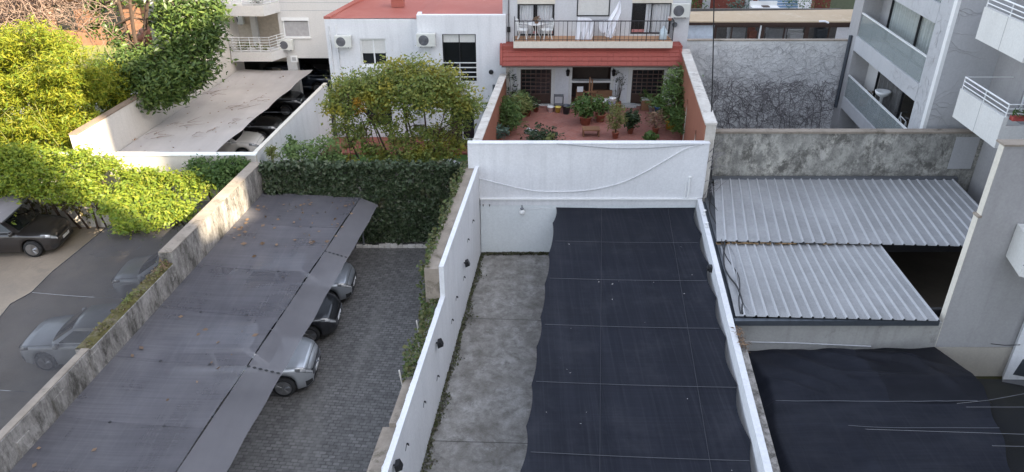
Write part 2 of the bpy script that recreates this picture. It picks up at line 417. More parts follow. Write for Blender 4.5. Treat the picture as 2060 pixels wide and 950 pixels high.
M['leaf_blue'] = leaf_mat('leaf_blue', [(.08, .13, .1), (.12, .18, .14)], .2)
M['leaf_dry'] = leaf_mat('leaf_dry', [(.2, .13, .08), (.28, .18, .11), (.15, .1, .07)], .2)

# foliage: many small leaf faces --------------------------------------------------
def leaves(name, C, size, mat, parent=None, aspect=.45, droop=.3, spread=1.0, jit=.35, kind=None, local=False):
    C = np.asarray(C, dtype=float); n = len(C)
    d = rng.normal(size=(n, 3)); d[:, 2] = d[:, 2] * .5 * spread - droop
    d /= np.linalg.norm(d, axis=1)[:, None]
    q = rng.normal(size=(n, 3)); q -= (q * d).sum(1)[:, None] * d
    # faces look mostly up
    up = np.array([.36, -.26, .85]); w = np.cross(d, up + .55 * rng.normal(size=(n, 3))); w /= np.linalg.norm(w, axis=1)[:, None] + 1e-9
    L = size * (1 + jit * rng.normal(size=n)).clip(.4, 1.8)
    a = C - d * (L * .5)[:, None]; b = C + d * (L * .5)[:, None]
    e = C + w * (L * aspect * .5)[:, None]; f = C - w * (L * aspect * .5)[:, None]
    vs = np.stack([a, e, b, f], 1).reshape(-1, 3)
    if parent is not None and not local:
        p = parent
        while p.parent: p = p.parent
        vs = vs - np.array(p.location)
    me = bpy.data.meshes.new(name)
    me.vertices.add(4 * n); me.vertices.foreach_set('co', vs.ravel())
    me.loops.add(4 * n); me.loops.foreach_set('vertex_index', np.arange(4 * n, dtype=np.int32))
    me.polygons.add(n); me.polygons.foreach_set('loop_start', np.arange(0, 4 * n, 4, dtype=np.int32))
    try: me.polygons.foreach_set('loop_total', np.full(n, 4, dtype=np.int32))
    except Exception: pass
    me.materials.append(mat); me.update(calc_edges=True)
    o = bpy.data.objects.new(name, me); COL.objects.link(o)
    if parent is not None: o.parent = parent
    if kind: o['kind'] = kind
    return o
def blob(c, r, n, clump=12, cr=.25, shell=.55):
    """leaf positions: clumps spread mostly near the surface of an ellipsoid"""
    c = np.array(c); r = np.array(r if hasattr(r, '__len__') else (r, r, r))
    k = max(1, n // clump)
    d = rng.normal(size=(k, 3)); d /= np.linalg.norm(d, axis=1)[:, None]
    rad = shell + (1 - shell) * rng.random(k) ** .6
    cc = c + d * rad[:, None] * r
    P = np.repeat(cc, clump, axis=0) + rng.normal(size=(k * clump, 3)) * cr * np.array([1, 1, .7])
    return P
def limb(mb, p0, p1, r0, r1, bend=.15, n=5):
    p0, p1 = V(p0), V(p1); L = (p1 - p0).length
    o = V((random.uniform(-1, 1), random.uniform(-1, 1), random.uniform(-.3, .3))) * bend * L
    pts = [p0.lerp(p1, i / n) + o * math.sin(math.pi * i / n) * .6 for i in range(n + 1)]
    mb.tube(pts, r0, 7, 0, r1)

# ================================================================== THE GROUND
def struct(name, mb, mat): return tag(mb.build(name, mat), kind='structure')
def Wl(y): return -9.78 + .106 * (y - 24.95)      # right face of the old concrete wall
def Wc(y): return -1.23 + .103 * (y - 25.74)      # white face of the middle yard's left wall
def Wr(y): return 7.02 + .105 * (y - 26.02)       # left face of the middle yard's right wall
def Wf(y): return -17.02 + .112 * (y - 30.5)      # right face of the beige wall beyond
def Wg(y): return -10.28 + .095 * (y - 28.2)      # top line of the pale wall of the far car park
struct('ground', MB().quad((-500, -500, -.06), (500, -500, -.06), (500, 600, -.06), (-500, 600, -.06)), M['soil'])
def strip(fa, fb, y0, y1, z, n=14):
    return MB().grid(lambda u, v: (fa(y0 + (y1 - y0) * v) * (1 - u) + fb(y0 + (y1 - y0) * v) * u, y0 + (y1 - y0) * v, z), 2, n)
struct('paved_yard', strip(lambda y: Wl(y) - .1, lambda y: Wc(y) - .3, -12, 26.62, 0), M['pavers'])
struct('concrete_yard', strip(lambda y: Wc(y) - .05, lambda y: Wr(y) + .05, -12, 25.78, 0), M['concrete_floor'])
struct('dusty_yard', strip(lambda y: -40, lambda y: Wl(y) - .3, -12, 28.0, 0), M['yard_dust'])
struct('car_park_floor', strip(lambda y: Wf(y), lambda y: Wg(y), 28.1, 52, 0), M['dark_floor'])
struct('lawn', MB().quad((-10.6, 26.7, .2), (-1.45, 26.7, .2), (-.5, 35.35, .2), (-10.2, 35.35, .2)), M['grass'])
struct('patio', MB().hexa([(-10.2, 35.3, .0), (-.6, 35.3, .0), (-.5, 37.5, .0), (-10, 37.5, .0)], [(-10.2, 35.3, .28), (-.6, 35.3, .28), (-.5, 37.5, .28), (-10, 37.5, .28)]), M['terracotta_low'])
struct('terrace_floor', MB().quad((-1.2, 25.9, 2.15), (7.1, 25.9, 2.15), (8.35, 37.3, 2.15), (-.2, 37.3, 2.15)), M['terracotta'])
struct('back_lawn', MB().quad((-70, 36.5, .02), (-17.2, 36.5, .02), (-17.2, 80, .02), (-70, 80, .02)), M['lawn_dry'])
struct('net_yard_floor', strip(lambda y: Wr(y) + .3, lambda y: 26, -8, 17.9, .34), M['moss_floor'])
struct('shed_floor', MB().quad((6.5, 17.9, -1.0), (18, 17.9, -1.0), (18, 27.4, -1.0), (6.5, 27.4, -1.0)), M['interior_shade'])
struct('light_well_floor', MB().quad((7.8, 27.5, .3), (18.5, 27.5, .3), (18.5, 38.2, .3), (7.8, 38.2, .3)), M['dark_floor'])
struct('back_street', MB().quad((7, 38.3, 3.2), (40, 38.3, 3.2), (40, 75, 3.2), (7, 75, 3.2)), M['grey_render'])

for b_ in (887, 640):
    j0, j1 = GZ(860, b_, .004), GZ(1060, b_ + 6, .004)
    struct('floor_joint', MB().quad((Wc(j0.y) + .1, j0.y - .012, .004), (3.5, j1.y - .012 - .1, .004), (3.5, j1.y + .012 - .1, .004), (Wc(j0.y) + .1, j0.y + .012, .004)), M['joint'])

# ================================================================== PARTY WALLS OF THE YARDS
def wall_k(mb, face, th, y0, y1, z0, z1, side=-1, z1b=None, n=1, mi=0):
    """wall whose visible face follows face(y); thickness th towards side"""
    z1b = z1 if z1b is None else z1b
    for i in range(n):
        a = y0 + (y1 - y0) * i / n; b = y0 + (y1 - y0) * (i + 1) / n
        za = z1 + (z1b - z1) * i / n; zb = z1 + (z1b - z1) * (i + 1) / n
        xa, xb = face(a), face(b); xa2, xb2 = xa + side * th, xb + side * th
        lo = [(min(xa, xa2), a), (max(xa, xa2), a), (max(xb, xb2), b), (min(xb, xb2), b)]
        mb.hexa([(x, y, z0) for x, y in lo], [(x, y, z) for (x, y), z in zip(lo, (za, za, zb, zb))], mi)
    return mb
# --- old concrete wall on the left
y_step1 = GX(346, 511, -9.78, 24.95).y
y_step2 = GX(183, 700, -9.78, 24.95).y
t = thing('concrete_wall', 'long weathered grey concrete wall stepping down beside the purple shade net, moss on its top', 'wall', (Wl(18), 18, 0))
wall_k(MB(), Wl, .42, y_step1, 26.75, 0, 3.46).build('tall_panel', M['old_concrete'], t)
wall_k(MB(), lambda y: Wl(y) - .003, .414, y_step1, 26.74, 3.46, 3.485).build('coping', M['old_cap'], t)
wall_k(MB(), lambda y: Wl(y) - .01, .42, y_step2, y_step1, 0, 3.08).build('low_panel', M['old_concrete'], t)
def mosstop(u, v):
    y = y_step2 + (y_step1 - y_step2) * v
    e = min(u, 1 - u) * 4
    return (Wl(y) - .44 + .4 * u, y, 3.083 + min(1, e) * (.035 + .035 * math.sin(y * 9) * math.sin(y * 23 + u * 9)))
MB().grid(mosstop, 8, 90).build('moss', M['moss'], t, True)
n = 380
y = rng.uniform(y_step2, y_step1, n); P = np.stack([Wl(y) - .42 + .4 * rng.random(n), y, 3.13 + .04 * rng.random(n)], 1)
P = P[(np.sin(P[:, 1] * 3.1) + np.sin(P[:, 1] * 7.7) + rng.normal(0, .6, len(P))) > .1]
leaves('moss_tufts', P, .07, leaf_mat('leaf_mosstuft', [(.09, .085, .03), (.15, .14, .04), (.14, .1, .06), (.07, .055, .03)], .1), t, .7, -.1)
wall_k(MB(), lambda y: Wl(y) - .02, .26, -10, y_step2, 0, 3.10, n=12).build('thin_panel', M['old_concrete'], t)
wall_k(MB(), lambda y: Wl(y) - .05, .2, -10, y_step2, 3.10, 3.125, n=12).build('coping', M['old_cap'], t)
for i, y in enumerate((15.4, 13.9, 12.6)):
    wall_k(MB(), lambda yy: Wl(yy) + .012, .05, y, y + .42, .5, 2.95 - .1 * i).build('plaster_patch', M['old_concrete'], t)
for i, (y, z) in enumerate(((y_step1 - .35, 3.1), (17.9, 3.1), (19.4, 3.1))):
    P = blob((Wl(y) - .2, y, z + .08), (.14, .35, .1), 90 if i < 2 else 50, 6, .06)
    tag(leaves('weed', P, .12, M['leaf_yellowish' if i else 'leaf_dry'], aspect=.3), ('dry brown weed tuft at the tall end of the mossy concrete wall', 'small green weed low down on the mossy concrete wall top', 'little yellowish weed halfway along the mossy concrete wall top')[i], 'weed')
# --- back wall under the ivy
t = thing('garden_wall', 'wall smothered in dark ivy at the back of the paved yard', 'wall', (-5.6, 26.7, 0))
MB().box(Wl(26.7) - .02, -1.72, 26.62, 26.85, 0, 3.3).build('wall', M['old_concrete'], t)
MB().box(Wl(26.7) - .03, -1.72, 26.59, 26.88, 3.3, 3.36).build('coping', M['old_cap'], t)
mb = MB()
x = -6.2
while x < -2.4:
    w = random.uniform(.16, .34); mb.box(x, x + w, 26.2, 26.2 + random.uniform(.12, .26), .002, random.uniform(.06, .13)); x += w + .02
mb.build('kerb_stones', M['dirty_white'], t)
P = []
n = 21000
xs = rng.uniform(Wl(26.6) + .02, -1.75, n); zs = rng.uniform(.12, 3.45, n)
dens = .18 * np.sin(xs * 2.3 + zs * 1.7) + .13 * np.sin(xs * 5.1 - zs * 3.3) + .1 * np.sin(zs * 7 + xs)
P = np.stack([xs, 26.6 - np.abs(.10 + .6 * dens) * rng.random(n) ** .5 - .02, zs], 1)
top = np.stack([rng.uniform(Wl(26.6), -1.7, 1800), rng.uniform(26.4, 26.9, 1800), rng.normal(3.42, .06, 1800)], 1)
o = leaves('ivy', np.concatenate([P, top]), .125, M['leaf_ivy'], aspect=.8, droop=.7)
tag(o, 'dense dark green ivy covering the back wall of the paved yard', 'ivy')
# --- white wall on the left of the middle yard
t = thing('boundary_wall', 'long white painted yard wall running away from the camera left of the bare concrete strip', 'wall', (Wc(18), 18, 0))
YS = 18.6
wall_k(MB(), Wc, .14, YS, 25.9, 0, 3.74).build('tall_render', M['white_wall'], t)
wall_k(MB(), Wc, .14, -10, YS, 0, 2.72, n=1).build('low_render', M['white_wall'], t)
def ragged(u, v):
    y = 6 + 12.6 * v
    return (Wc(y) - .141 - .03 * u * (1.2 + .5 * math.sin(y * 5.3) + .5 * math.sin(y * 13.7) + .4 * math.sin(y * 31)), y, 2.715 - .12 * u)
MB().grid(ragged, 2, 150).build('paint_edge', M['white_wall'], t)
wall_k(MB(), lambda y: Wc(y) - .143, .42, YS, 26.6, 0, 3.66).build('old_wall', M['old_cap'], t)
wall_k(MB(), lambda y: Wc(y) - .143, .26, 15.2, YS, 0, 2.5).build('old_wall', M['old_concrete'], t)
wall_k(MB(), lambda y: Wc(y) - .143, .3, 13.6, 15.2, 0, 2.42).build('old_wall', M['old_cap'], t)
wall_k(MB(), lambda y: Wc(y) - .143, .46, -10, 13.6, 0, 2.3).build('old_wall', M['old_cap'], t)
n = 5200
y = rng.uniform(15.1, 26.3, n); tall = y > YS
z = np.where(tall, rng.uniform(1.2, 3.8, n), rng.uniform(.6, 2.72, n))
x = Wc(y) - np.where(tall, .60, .43) - rng.random(n) * .16 + .08 * np.sin(y * 3)
x2 = Wc(y) - .16 - rng.random(n) * np.where(tall, .12, .3)
edge = rng.random(n) < np.where(tall, .1, .3)
ztop = np.where(tall, 3.7, 2.56) + .1 * rng.random(n)
P = np.stack([np.where(edge, x2 - np.where(tall, .28, 0), x), y, np.where(edge, ztop, z)], 1)
o = leaves('creeper', P, .1, leaf_mat('leaf_creeper', [(.05, .085, .02), (.09, .12, .035), (.13, .12, .05), (.04, .06, .02)], .2), aspect=.7, droop=.5)
tag(o, 'thin green creeper hanging over the paved-yard side of the long white wall', 'creeper')
for i, (y, dz) in enumerate(((15.2, .5), (17.3, .55))):
    tag(tube([(Wc(y) - .5, y, 2.2), (Wc(y) - .56, y + .03, 2.2 + dz)], .02, 6).build('stake', M['dirty_white']),
        ('short pale stake by the creeper end nearest the camera', 'short pale stake halfway along the low creeper on the white wall')[i], 'stake')
# --- white wall at the back of the middle yard
t = thing('boundary_wall', 'tall plain white wall closing the back of the middle yard below the terrace', 'wall', (2.8, 25.8, 0))
MB().box(-1.62, 7.2, 25.74, 25.95, 2.452, 4.62).build('upper_render', M['white_wall'], t)
MB().box(-1.20, 7.2, 25.752, 25.95, 0, 2.14).build('lower_render', M['white_lower'], t)
MB().box(-1.20, 7.2, 25.735, 25.95, 2.142, 2.40).build('middle_render', M['white_wall'], t)
MB().box(-1.21, 7.16, 25.66, 25.95, 2.40, 2.45).build('ledge', M['white_paint'], t)
MB().box(-1.62, 7.22, 25.72, 26.0, 4.622, 4.66).build('coping', M['white_wall'], t)
mb = MB()
mb.tube([(6.62, 25.69, 2.46), (6.62, 25.69, 3.3)], .03, 8)
mb.tube([(6.5, 25.69, 2.46), (6.5, 25.69, 3.12)], .02, 8)
mb.lathe((6.62, 25.69, 3.3), [(.035, 0), (.06, .02), (.06, .05), (.01, .08)], 8)
tag(mb.build('vent_pipe', M['white_paint']), 'pair of thin white pipes on the back white wall above the black net', 'pipe')
pts = [GY(a, b, 25.71) for a, b in ((957, 357), (1000, 368), (1060, 382), (1110, 386), (1180, 383), (1240, 371), (1290, 350), (1340, 322), (1380, 299), (1412, 291))]
def smooth_pts(pts, k=4):
    out = []
    for i in range(len(pts) - 1):
        p0 = pts[max(i - 1, 0)]; p1 = pts[i]; p2 = pts[i + 1]; p3 = pts[min(i + 2, len(pts) - 1)]
        for j in range(k):
            u = j / k
            out.append(.5 * ((2 * p1) + (p2 - p0) * u + (2 * p0 - 5 * p1 + 4 * p2 - p3) * u * u + (-p0 + 3 * p1 - 3 * p2 + p3) * u ** 3))
    return out + [pts[-1]]
tag(MB().tube(smooth_pts(pts), .022, 6).build('cable', M['white_wall']), 'white painted cable sagging in a long curve across the back white wall', 'cable')
pts = [GY(a, b, 25.70) for a, b in ((1120, 289), (1170, 294), (1240, 299), (1310, 298), (1370, 294), (1416, 291))]
tag(MB().tube(smooth_pts(pts), .013, 5).build('cable', M['wire_grey']), 'grey cable drooping just under the top of the back white wall', 'cable')
pts = [GY(1058, 419, 25.70), GY(1110, 419, 25.70)]
tag(MB().tube(pts, .012, 5).build('conduit', M['white_wall']), 'thin conduit from the globe lamp towards the black net', 'conduit')
g = GY(1050, 427, 25.55)
t = thing('wall_lamp', 'round white globe lamp on the back wall of the middle yard', 'lamp', (g.x, 25.7, g.z))
MB().lathe((g.x, 25.53, g.z - .10), [(.001, 0), (.06, .01), (.10, .05), (.12, .11), (.10, .17), (.06, .21), (.05, .22)], 16).build('globe', M['white_metal'], t, True)
mb = MB().lathe((g.x, 25.53, g.z + .12), [(.06, 0), (.07, .05), (.03, .08)], 12)
mb.tube([(g.x, 25.53, g.z + .19), (g.x, 25.74, g.z + .19)], .02)
mb.build('bracket', M['grey_metal'], t)
# --- hooks and floodlights along the left white wall
for i, (a, b) in enumerate(((951, 443), (941, 481), (918, 597), (909, 643), (933, 557), (880, 756), (853, 808), (818, 893), (972, 412), (985, 412))):
    if i < 8: p = GX(a, b, Wc(20), 20, .103); d = V((.05, -.01, 0))
    else: p = GY(a, b, 25.74); d = V((0, -.05, 0))
    mb = MB().tube([p, p + d * 1.2], .012, 5).tube([p + d, p + d + V((0, 0, -.05))], .012, 5).lathe(p + d * .4 - V((0, 0, .015)), [(.024, 0), (.024, .03)], 8)
    mb.tube([p, p + (V((.003, -.22, -.01)) if i < 8 else V((-.2, 0, 0)))], .006, 4)
    tag(mb.build('wall_hook', M['dark_metal']), 'small dark wire hook sticking out of the white yard wall', 'hook', 'wire hooks along the white yard walls')
for i, (a, b) in enumerate(((933, 529), (877, 690), (791, 936))):
    p = GX(a, b, Wc(20), 20, .103)
    t = thing('floodlight', ('black floodlight on the white wall nearest the back corner', 'black floodlight halfway along the low white wall', 'black floodlight on the white wall closest to the camera')[i], 'floodlight', p, 0, 'floodlights on the white wall')
    mb = MB().hexa([p + V(q) for q in ((.06, -.11, -.12), (.20, -.10, -.05), (.20, .10, -.05), (.06, .11, -.12))], [p + V(q) for q in ((.04, -.11, .05), (.14, -.10, .10), (.14, .10, .10), (.04, .11, .05))])
    mb.build('housing', M['dark_metal'], t)
    MB().hexa([p + V(q) for q in ((.062, -.09, -.135), (.21, -.08, -.062), (.21, .08, -.062), (.062, .09, -.135))], [p + V(q) for q in ((.061, -.09, -.122), (.203, -.08, -.052), (.203, .08, -.052), (.061, .09, -.122))]).build('lens', M['glass'], t)
    MB().tube([p, p + V((.09, 0, 0))], .025).build('bracket', M['dark_metal'], t)
# dirt and small weeds along the foot of the white walls
n = 2600
y = rng.uniform(8, 25.7, n) ; x = Wc(y) + .02 + np.abs(rng.normal(0, .09, n)) * (1 + .5 * np.sin(y * 2.7))
P1 = np.stack([x, y, .02 + .05 * rng.random(n)], 1)
n2 = 900
P2 = np.stack([rng.uniform(-1.2, 1.6, n2), 25.73 - np.abs(rng.normal(0, .05, n2)), .02 + .07 * rng.random(n2)], 1)
o = leaves('moss', np.concatenate([P1, P2]), .07, leaf_mat('leaf_moss', [(.05, .05, .025), (.07, .085, .03), (.1, .09, .06), (.04, .035, .025)], .1), aspect=.8, droop=0)
tag(o, 'line of moss and dirt along the foot of the white yard walls', 'moss', kind='stuff')
# --- white wall on the right of the middle yard
t = thing('boundary_wall', 'low white wall between the black net and the metal roof', 'wall', (Wr(18), 18, 0))
wall_k(MB(), Wr, .17, -10, 25.7, 0, 2.45, side=1, n=1).build('render', M['white_wall'], t)
wall_k(MB(), lambda y: Wr(y) + .172, .2, -10, 17.1, 0, 2.36, side=1).build('old_wall', M['old_concrete'], t)
wall_k(MB(), lambda y: Wr(y) + .172, .15, 17.1, 25.7, 0, 2.3, side=1).build('old_wall', M['dark_gutter'], t)

# ================================================================== SHADE NETS
def rail(f, z, wob=0, freq=3, ph=0):
    return lambda y: V((f(y) + wob * math.sin(freq * y + ph), y, z + wob * .4 * math.sin(freq * 1.3 * y)))
def net(name, ra, rb, y0, y1, nu, nv, sag=.06, wr=.012, parent=None, mat=None, yskew=0, scal=None):
    def f(u, v):
        ya = y0 + (y1 - y0) * v; yb = ya + yskew
        a, b = ra(ya), rb(yb)
        p = a.lerp(b, u)
        e = math.sin(math.pi * u)
        z = p.z - sag * e + wr * e * (math.sin(ya * 2.1 + u * 5) + .5 * math.sin(ya * 4.3 - u * 9) + .5 * math.sin(u * 13 + ya * .7) + .12 * math.sin(u * 31 + ya))
        return (p.x, p.y, z)
    return MB().grid(f, nu, nv).build(name, mat, parent, True)
# purple grey net over the paved yard
cre = line([GZ(a, b, 2.2) for a, b in ((724, 401), (612, 560), (502, 720), (360, 945))])
out = line([GZ(a, b, 1.9) for a, b in ((765, 405), (700, 520), (625, 650), (560, 770), (452, 950))])
t = thing('shade_net', 'dusty purple grey shade net stretched from the old concrete wall over three parked cars', 'shade net', (-7.5, 18, 2.3))
for y0_, y1_, mm in ((7, 11.80, 'net_purple'), (11.80, 13.90, 'net_purple_dark'), (13.90, 16.25, 'net_purple'), (16.25, 18.55, 'net_purple'), (18.55, 21.0, 'net_purple_dark'), (21.0, 24.0, 'net_purple'), (24.0, 26.55, 'net_purple_dark')):
    net('main_sheet', lambda y: V((Wl(y) + .02, y, 2.35)), lambda y: V((cre(y), y, 2.2 + .02 * math.sin(y * 1.9))), y0_, y1_, 30, 26, .05, .013, t, M[mm], -.25)
net('flap', lambda y: V((cre(y) + .02, y, 2.17)), lambda y: V((out(y) + .015 * math.sin(y * 3.1), y, 1.9 + .012 * math.sin(y * 2.3))), 7, 26.3, 6, 120, .0, .004, t, M['net_flap'], -.05)
seam_dark = plain('seam_dark', (.09, .085, .1), .8)
for y in (24.0, 21.0, 18.55, 16.25, 13.9, 11.8):
    MB().tube([(Wl(y) + .05 + (cre(y) - Wl(y) - .1) * i / 10, y - .025 * i, 2.362 - .012 * i - .05 * math.sin(math.pi * i / 10)) for i in range(11)], .004, 4).build('seam', seam_dark, t)
for y in (24.0, 21.0, 18.55, 16.25, 13.9, 11.8):
    for u in (.35, .72):
        x = Wl(y) + (cre(y) - Wl(y)) * u
        MB().lathe((x, y - .25 * u, 2.352 - .12 * u - .05 * math.sin(math.pi * u)), [(.001, .004), (.03, .014), (.04, .0)], 8).build('grommet', M['plastic_black'], t)
mb = MB()
for y in (22.2, 16.05):
    for i in range(6):
        u = .05 + i * .17
        x = cre(y) + (out(y) - cre(y)) * u
        mb.grid(lambda a, b: (x + (out(y) - cre(y)) * .12 * (a - .5) * 1.1, y + (b - .5) * .09 * math.sin(math.pi * min(1, max(0, a))), 2.17 - .27 * (u + .12 * (a - .5)) + .012), 4, 2)
mb.build('lacing', M['black'], t)
for y in (21.5, 14.6):
    pass
for y in (26.3, 22.2, 18.2, 14.2, 10.2):
    MB().tube([(cre(y) - .05, y, 0.0), (cre(y) - .05, y, 2.15)], .04, 8).build('post', M['grey_metal'], t)
P = []
for i in range(70):
    y = rng.uniform(22.5, 26.2); u = rng.random() ** .8
    P.append((Wl(y) + .1 + (cre(y) - Wl(y)) * u, y - .25 * u, 2.385 - .15 * u - .05 * math.sin(math.pi * u)))
for i in range(10):
    P.append((Wl(24) + .3 + rng.normal() * .18, 23.6 + rng.normal() * .25, 2.38))
for i in range(26):
    y = rng.uniform(10, 22); u = rng.random()
    P.append((Wl(y) + .1 + (cre(y) - Wl(y)) * u, y - .25 * u, 2.385 - .15 * u - .05 * math.sin(math.pi * u)))
tag(leaves('fallen_leaves', P, .13, M['leaf_dry'], aspect=.6, droop=0, spread=.1), 'scattered dry leaves lying on the purple grey net', 'leaves', kind='stuff')
# black net over the middle yard
lef = line([GZ(a, b, 2.03) for a, b in ((1118, 415), (1095, 580), (1075, 760), (1048, 950))])
ys = [GZ(1110, b, 2.03).y for b in (413, 450, 512, 573, 640, 700, 775, 860, 950, 1060, 1200)]
def leftx(y):
    for a, b in zip(ys[:-1], ys[1:]):
        if b <= y <= a:
            w = (a - y) / (a - b); return lef(y) + (.05 + .05 * abs(math.sin(a * 3.7))) * math.sin(math.pi * w) ** .8 - .03
    return lef(y)
ysr = [25.7 - 2.05 * i for i in range(12)]
def rightx(y):
    for a, b in zip(ysr[:-1], ysr[1:]):
        if b <= y <= a:
            return Wr(y) - .02 - .15 * math.sin(math.pi * (a - y) / (a - b))
    return Wr(y) - .03
t = thing('shade_net', 'large flat black shade net covering most of the middle yard', 'shade net', (3.5, 18, 2.0))
net('sheet', lambda y: V((leftx(y), y, 2.06)), lambda y: V((rightx(y), y, 2.05)), 6, 25.72, 40, 220, .025, .009, t, M['net_black'])
seam_pale = plain('seam_pale', (.085, .088, .1), .8)
for b, sk in ((487, .06), (562, .08), (655, .1), (770, .12), (912, .14)):
    y = GZ(1110, b, 2.03).y
    MB().tube([(leftx(y) + .1 + (rightx(y - sk) - leftx(y) - .15) * i / 16, y - sk * i / 16 * 2, 2.075 - .025 * math.sin(math.pi * i / 16)) for i in range(17)], .008 if b != 487 else .005, 4).build('seam', seam_pale, t)
seam_mid = plain('seam_mid', (.04, .042, .052), .8)
for (u, w) in ((.8, .004), (.33, .002)):
    MB().tube([(lef(y) + (Wr(y) - lef(y)) * u, y, 2.070 - .025 * math.sin(math.pi * u)) for y in np.linspace(6, 25.6, 60)], w + .003, 4).build('seam', seam_mid, t)
P = [(rng.uniform(leftx(y) + .3, rightx(y) - .3), y, 2.07) for y in rng.uniform(10, 25, 26)] + [(2.1 + rng.normal() * .12, 15.9 + rng.normal() * .25, 2.02) for _ in range(26)]
tag(leaves('fallen_leaves', P, .05, plain('pale_bits', (.3, .29, .28), .9), aspect=.5, droop=0, spread=.1), 'pale specks of dry leaf on the large black net', 'leaves', kind='stuff')
# net over the left yard
Lf = [GZ(a, b, 2.2) for a, b in ((300, 405), (262, 430), (215, 457), (150, 511), (105, 547), (80, 572), (62, 590), (22, 611), (0, 638), (-60, 700), (-130, 800), (-240, 960), (-420, 1250))]
def leftnet(y):
    for p, q in zip(Lf[:-1], Lf[1:]):
        if q.y <= y <= p.y: return p.x + (q.x - p.x) * (p.y - y) / (p.y - q.y)
    return Lf[-1].x if y < Lf[-1].y else Lf[0].x
t = thing('shade_net', 'dark grey shade net over the left yard with two pale cars showing through', 'shade net', (-12.5, 19, 2.2))
net('sheet', lambda y: V((leftnet(y), y, 2.2)), lambda y: V((Wl(y) - .46, y, 2.3)), Lf[-1].y, Lf[0].y, 30, 130, .07, .03, t, M['net_left'])
for p_, q_ in zip(Lf[:-1], Lf[1:]): pass
MB().tube([V((leftnet(y), y, 2.205)) for y in np.linspace(Lf[-1].y + .02, Lf[0].y - .02, 80)], .014, 5).build('hem', M['dark_metal'], t)
for b in (590, 775):
    p = GZ(70, b, 2.2)
    MB().tube([(leftnet(p.y) + .05 + (Wl(p.y) - .5 - leftnet(p.y)) * i / 12, p.y - .03 * i, 2.23 - .06 * math.sin(math.pi * i / 12)) for i in range(13)], .007, 4).build('seam', M['wire_grey'], t)
# corner of another net above the dark car
a = [GZ(q[0], q[1], 2.25) for q in ((-140, 470), (5, 448), (44, 413), (28, 372), (-140, 360))]
t = thing('shade_net', 'grey corner of a shade net above the dark car at the left edge', 'shade net', (a[0].x, a[0].y, 2.25))
MB().prism(a, (0, 0, .02)).build('sheet', net_mat('net_grey', (.17, .155, .155), .97), t)
MB().tube([a[1], a[2]], .03, 6).tube([a[2], a[3]], .02, 6).build('edge_bar', M['dark_metal'], t)
# pale net in the far car park
bl = line([GZ(240, 305, 2.4), GZ(482, 141, 2.4)]); br = line([GZ(432, 307, 2.4), GZ(525, 232, 2.4), GZ(627, 143, 2.4)])
t = thing('shade_net', 'pale beige shade net over the far car park with dry twigs on it', 'shade net', (-14, 36, 2.4))
net('sheet', lambda y: V((max(bl(y), Wf(y) + .02), y, 2.42)), lambda y: V((br(y) - .1 * abs(math.sin((y - 30) * 1.05)), y, 2.38)), 30.2, 42.6, 24, 80, .05, .012, t, M['net_beige'])
mb = MB()
for y in np.arange(31.5, 42.5, 2.0): mb.tube([(br(y) - .15, y, 2.37), (Wg(y) - .1, y, 2.36)], .003, 4)
mb.build('tie_wire', M['wire_grey'], t)
for i, (a, b, L) in enumerate(((415, 190, 1.2), (470, 218, 1.2), (360, 250, 1.0), (480, 245, .8), (520, 200, .6), (400, 270, .9), (300, 275, .9))):
    c = GZ(a, b, 2.42); mb = MB()
    for k in range(6):
        an = random.uniform(-.6, .9); l = L * random.uniform(.3, 1)
        s0 = c + V((random.uniform(-.4, .4), random.uniform(-.4, .4), .01))
        mb.tube([s0, s0 + V((math.cos(an) * l * .5, math.sin(an) * l * .5, .07)), s0 + V((math.cos(an + .3) * l, math.sin(an + .3) * l, .03))], .011, 5, 0, .004)
    tag(mb.build('fallen_twigs', M['twig']), 'bare fallen twigs lying on the pale beige net', 'twigs', 'twigs fallen on the beige net')
P = []
for i in range(90):
    y = rng.uniform(30.4, 42.2); u = rng.random() ** 1.4
    P.append((max(bl(y), Wf(y)) + .1 + (br(y) - bl(y) - .3) * u, y, 2.415 - .05 * math.sin(math.pi * u)))
tag(leaves('fallen_leaves', P, .09, M['leaf_dry'], aspect=.5, droop=0, spread=.1), 'specks of brown leaf scattered over the pale beige net', 'leaves', kind='stuff')
p = GZ(262, 281, 2.42)
tag(leaves('fallen_leaves', blob(p, (.3, .2, .05), 60, 6, .08), .14, M['dead_leaf'], droop=0), 'heap of brown leaves in the near left corner of the beige net', 'leaves')

# ================================================================== WALLS AND BUILDINGS BEHIND, LEFT
t = thing('garden_wall', 'low wall with a pale cap behind the left yard, half under the light green hedge', 'wall', (-17, 28, 0))
MB().box(-30, -10.25, 28.0, 28.22, 0, 3.22).build('wall', M['beige_wall'], t)
MB().box(-30, -10.22, 27.96, 28.26, 3.22, 3.27).build('coping', M['white_paint'], t)
t = thing('party_wall', 'pale white wall with a cream coping between the far car park and the tree garden', 'wall', (-10, 32, 0))
wall_k(MB(), Wg, .16, 28.22, 37.45, 0, 3.2, side=-1).build('wall', M['white_wall'], t)
wall_k(MB(), lambda y: Wg(y) + .01, .18, 28.2, 37.44, 3.2, 3.24, side=-1).build('coping', M['cream'], t)
t = thing('party_wall', 'long beige wall with a brown coping left of the pale beige net', 'wall', (Wf(32), 32, 0))
wall_k(MB(), Wf, .3, 28.24, 35.7, 0, 4.0, side=-1).build('wall', M['beige_wall'], t)
wall_k(MB(), lambda y: Wf(y) + .02, .34, 28.24, 35.69, 4.0, 4.06, side=-1).build('coping', plaster('brown_coping', (.27, .2, .15), (.15, .11, .08), .7, 0, .95, 1.2), t)
wall_k(MB(), lambda y: Wf(y) + .0, .5, 35.7, 43.4, 0, 10.5, side=-1).build('tall_wall', M['beige_wall'], t)

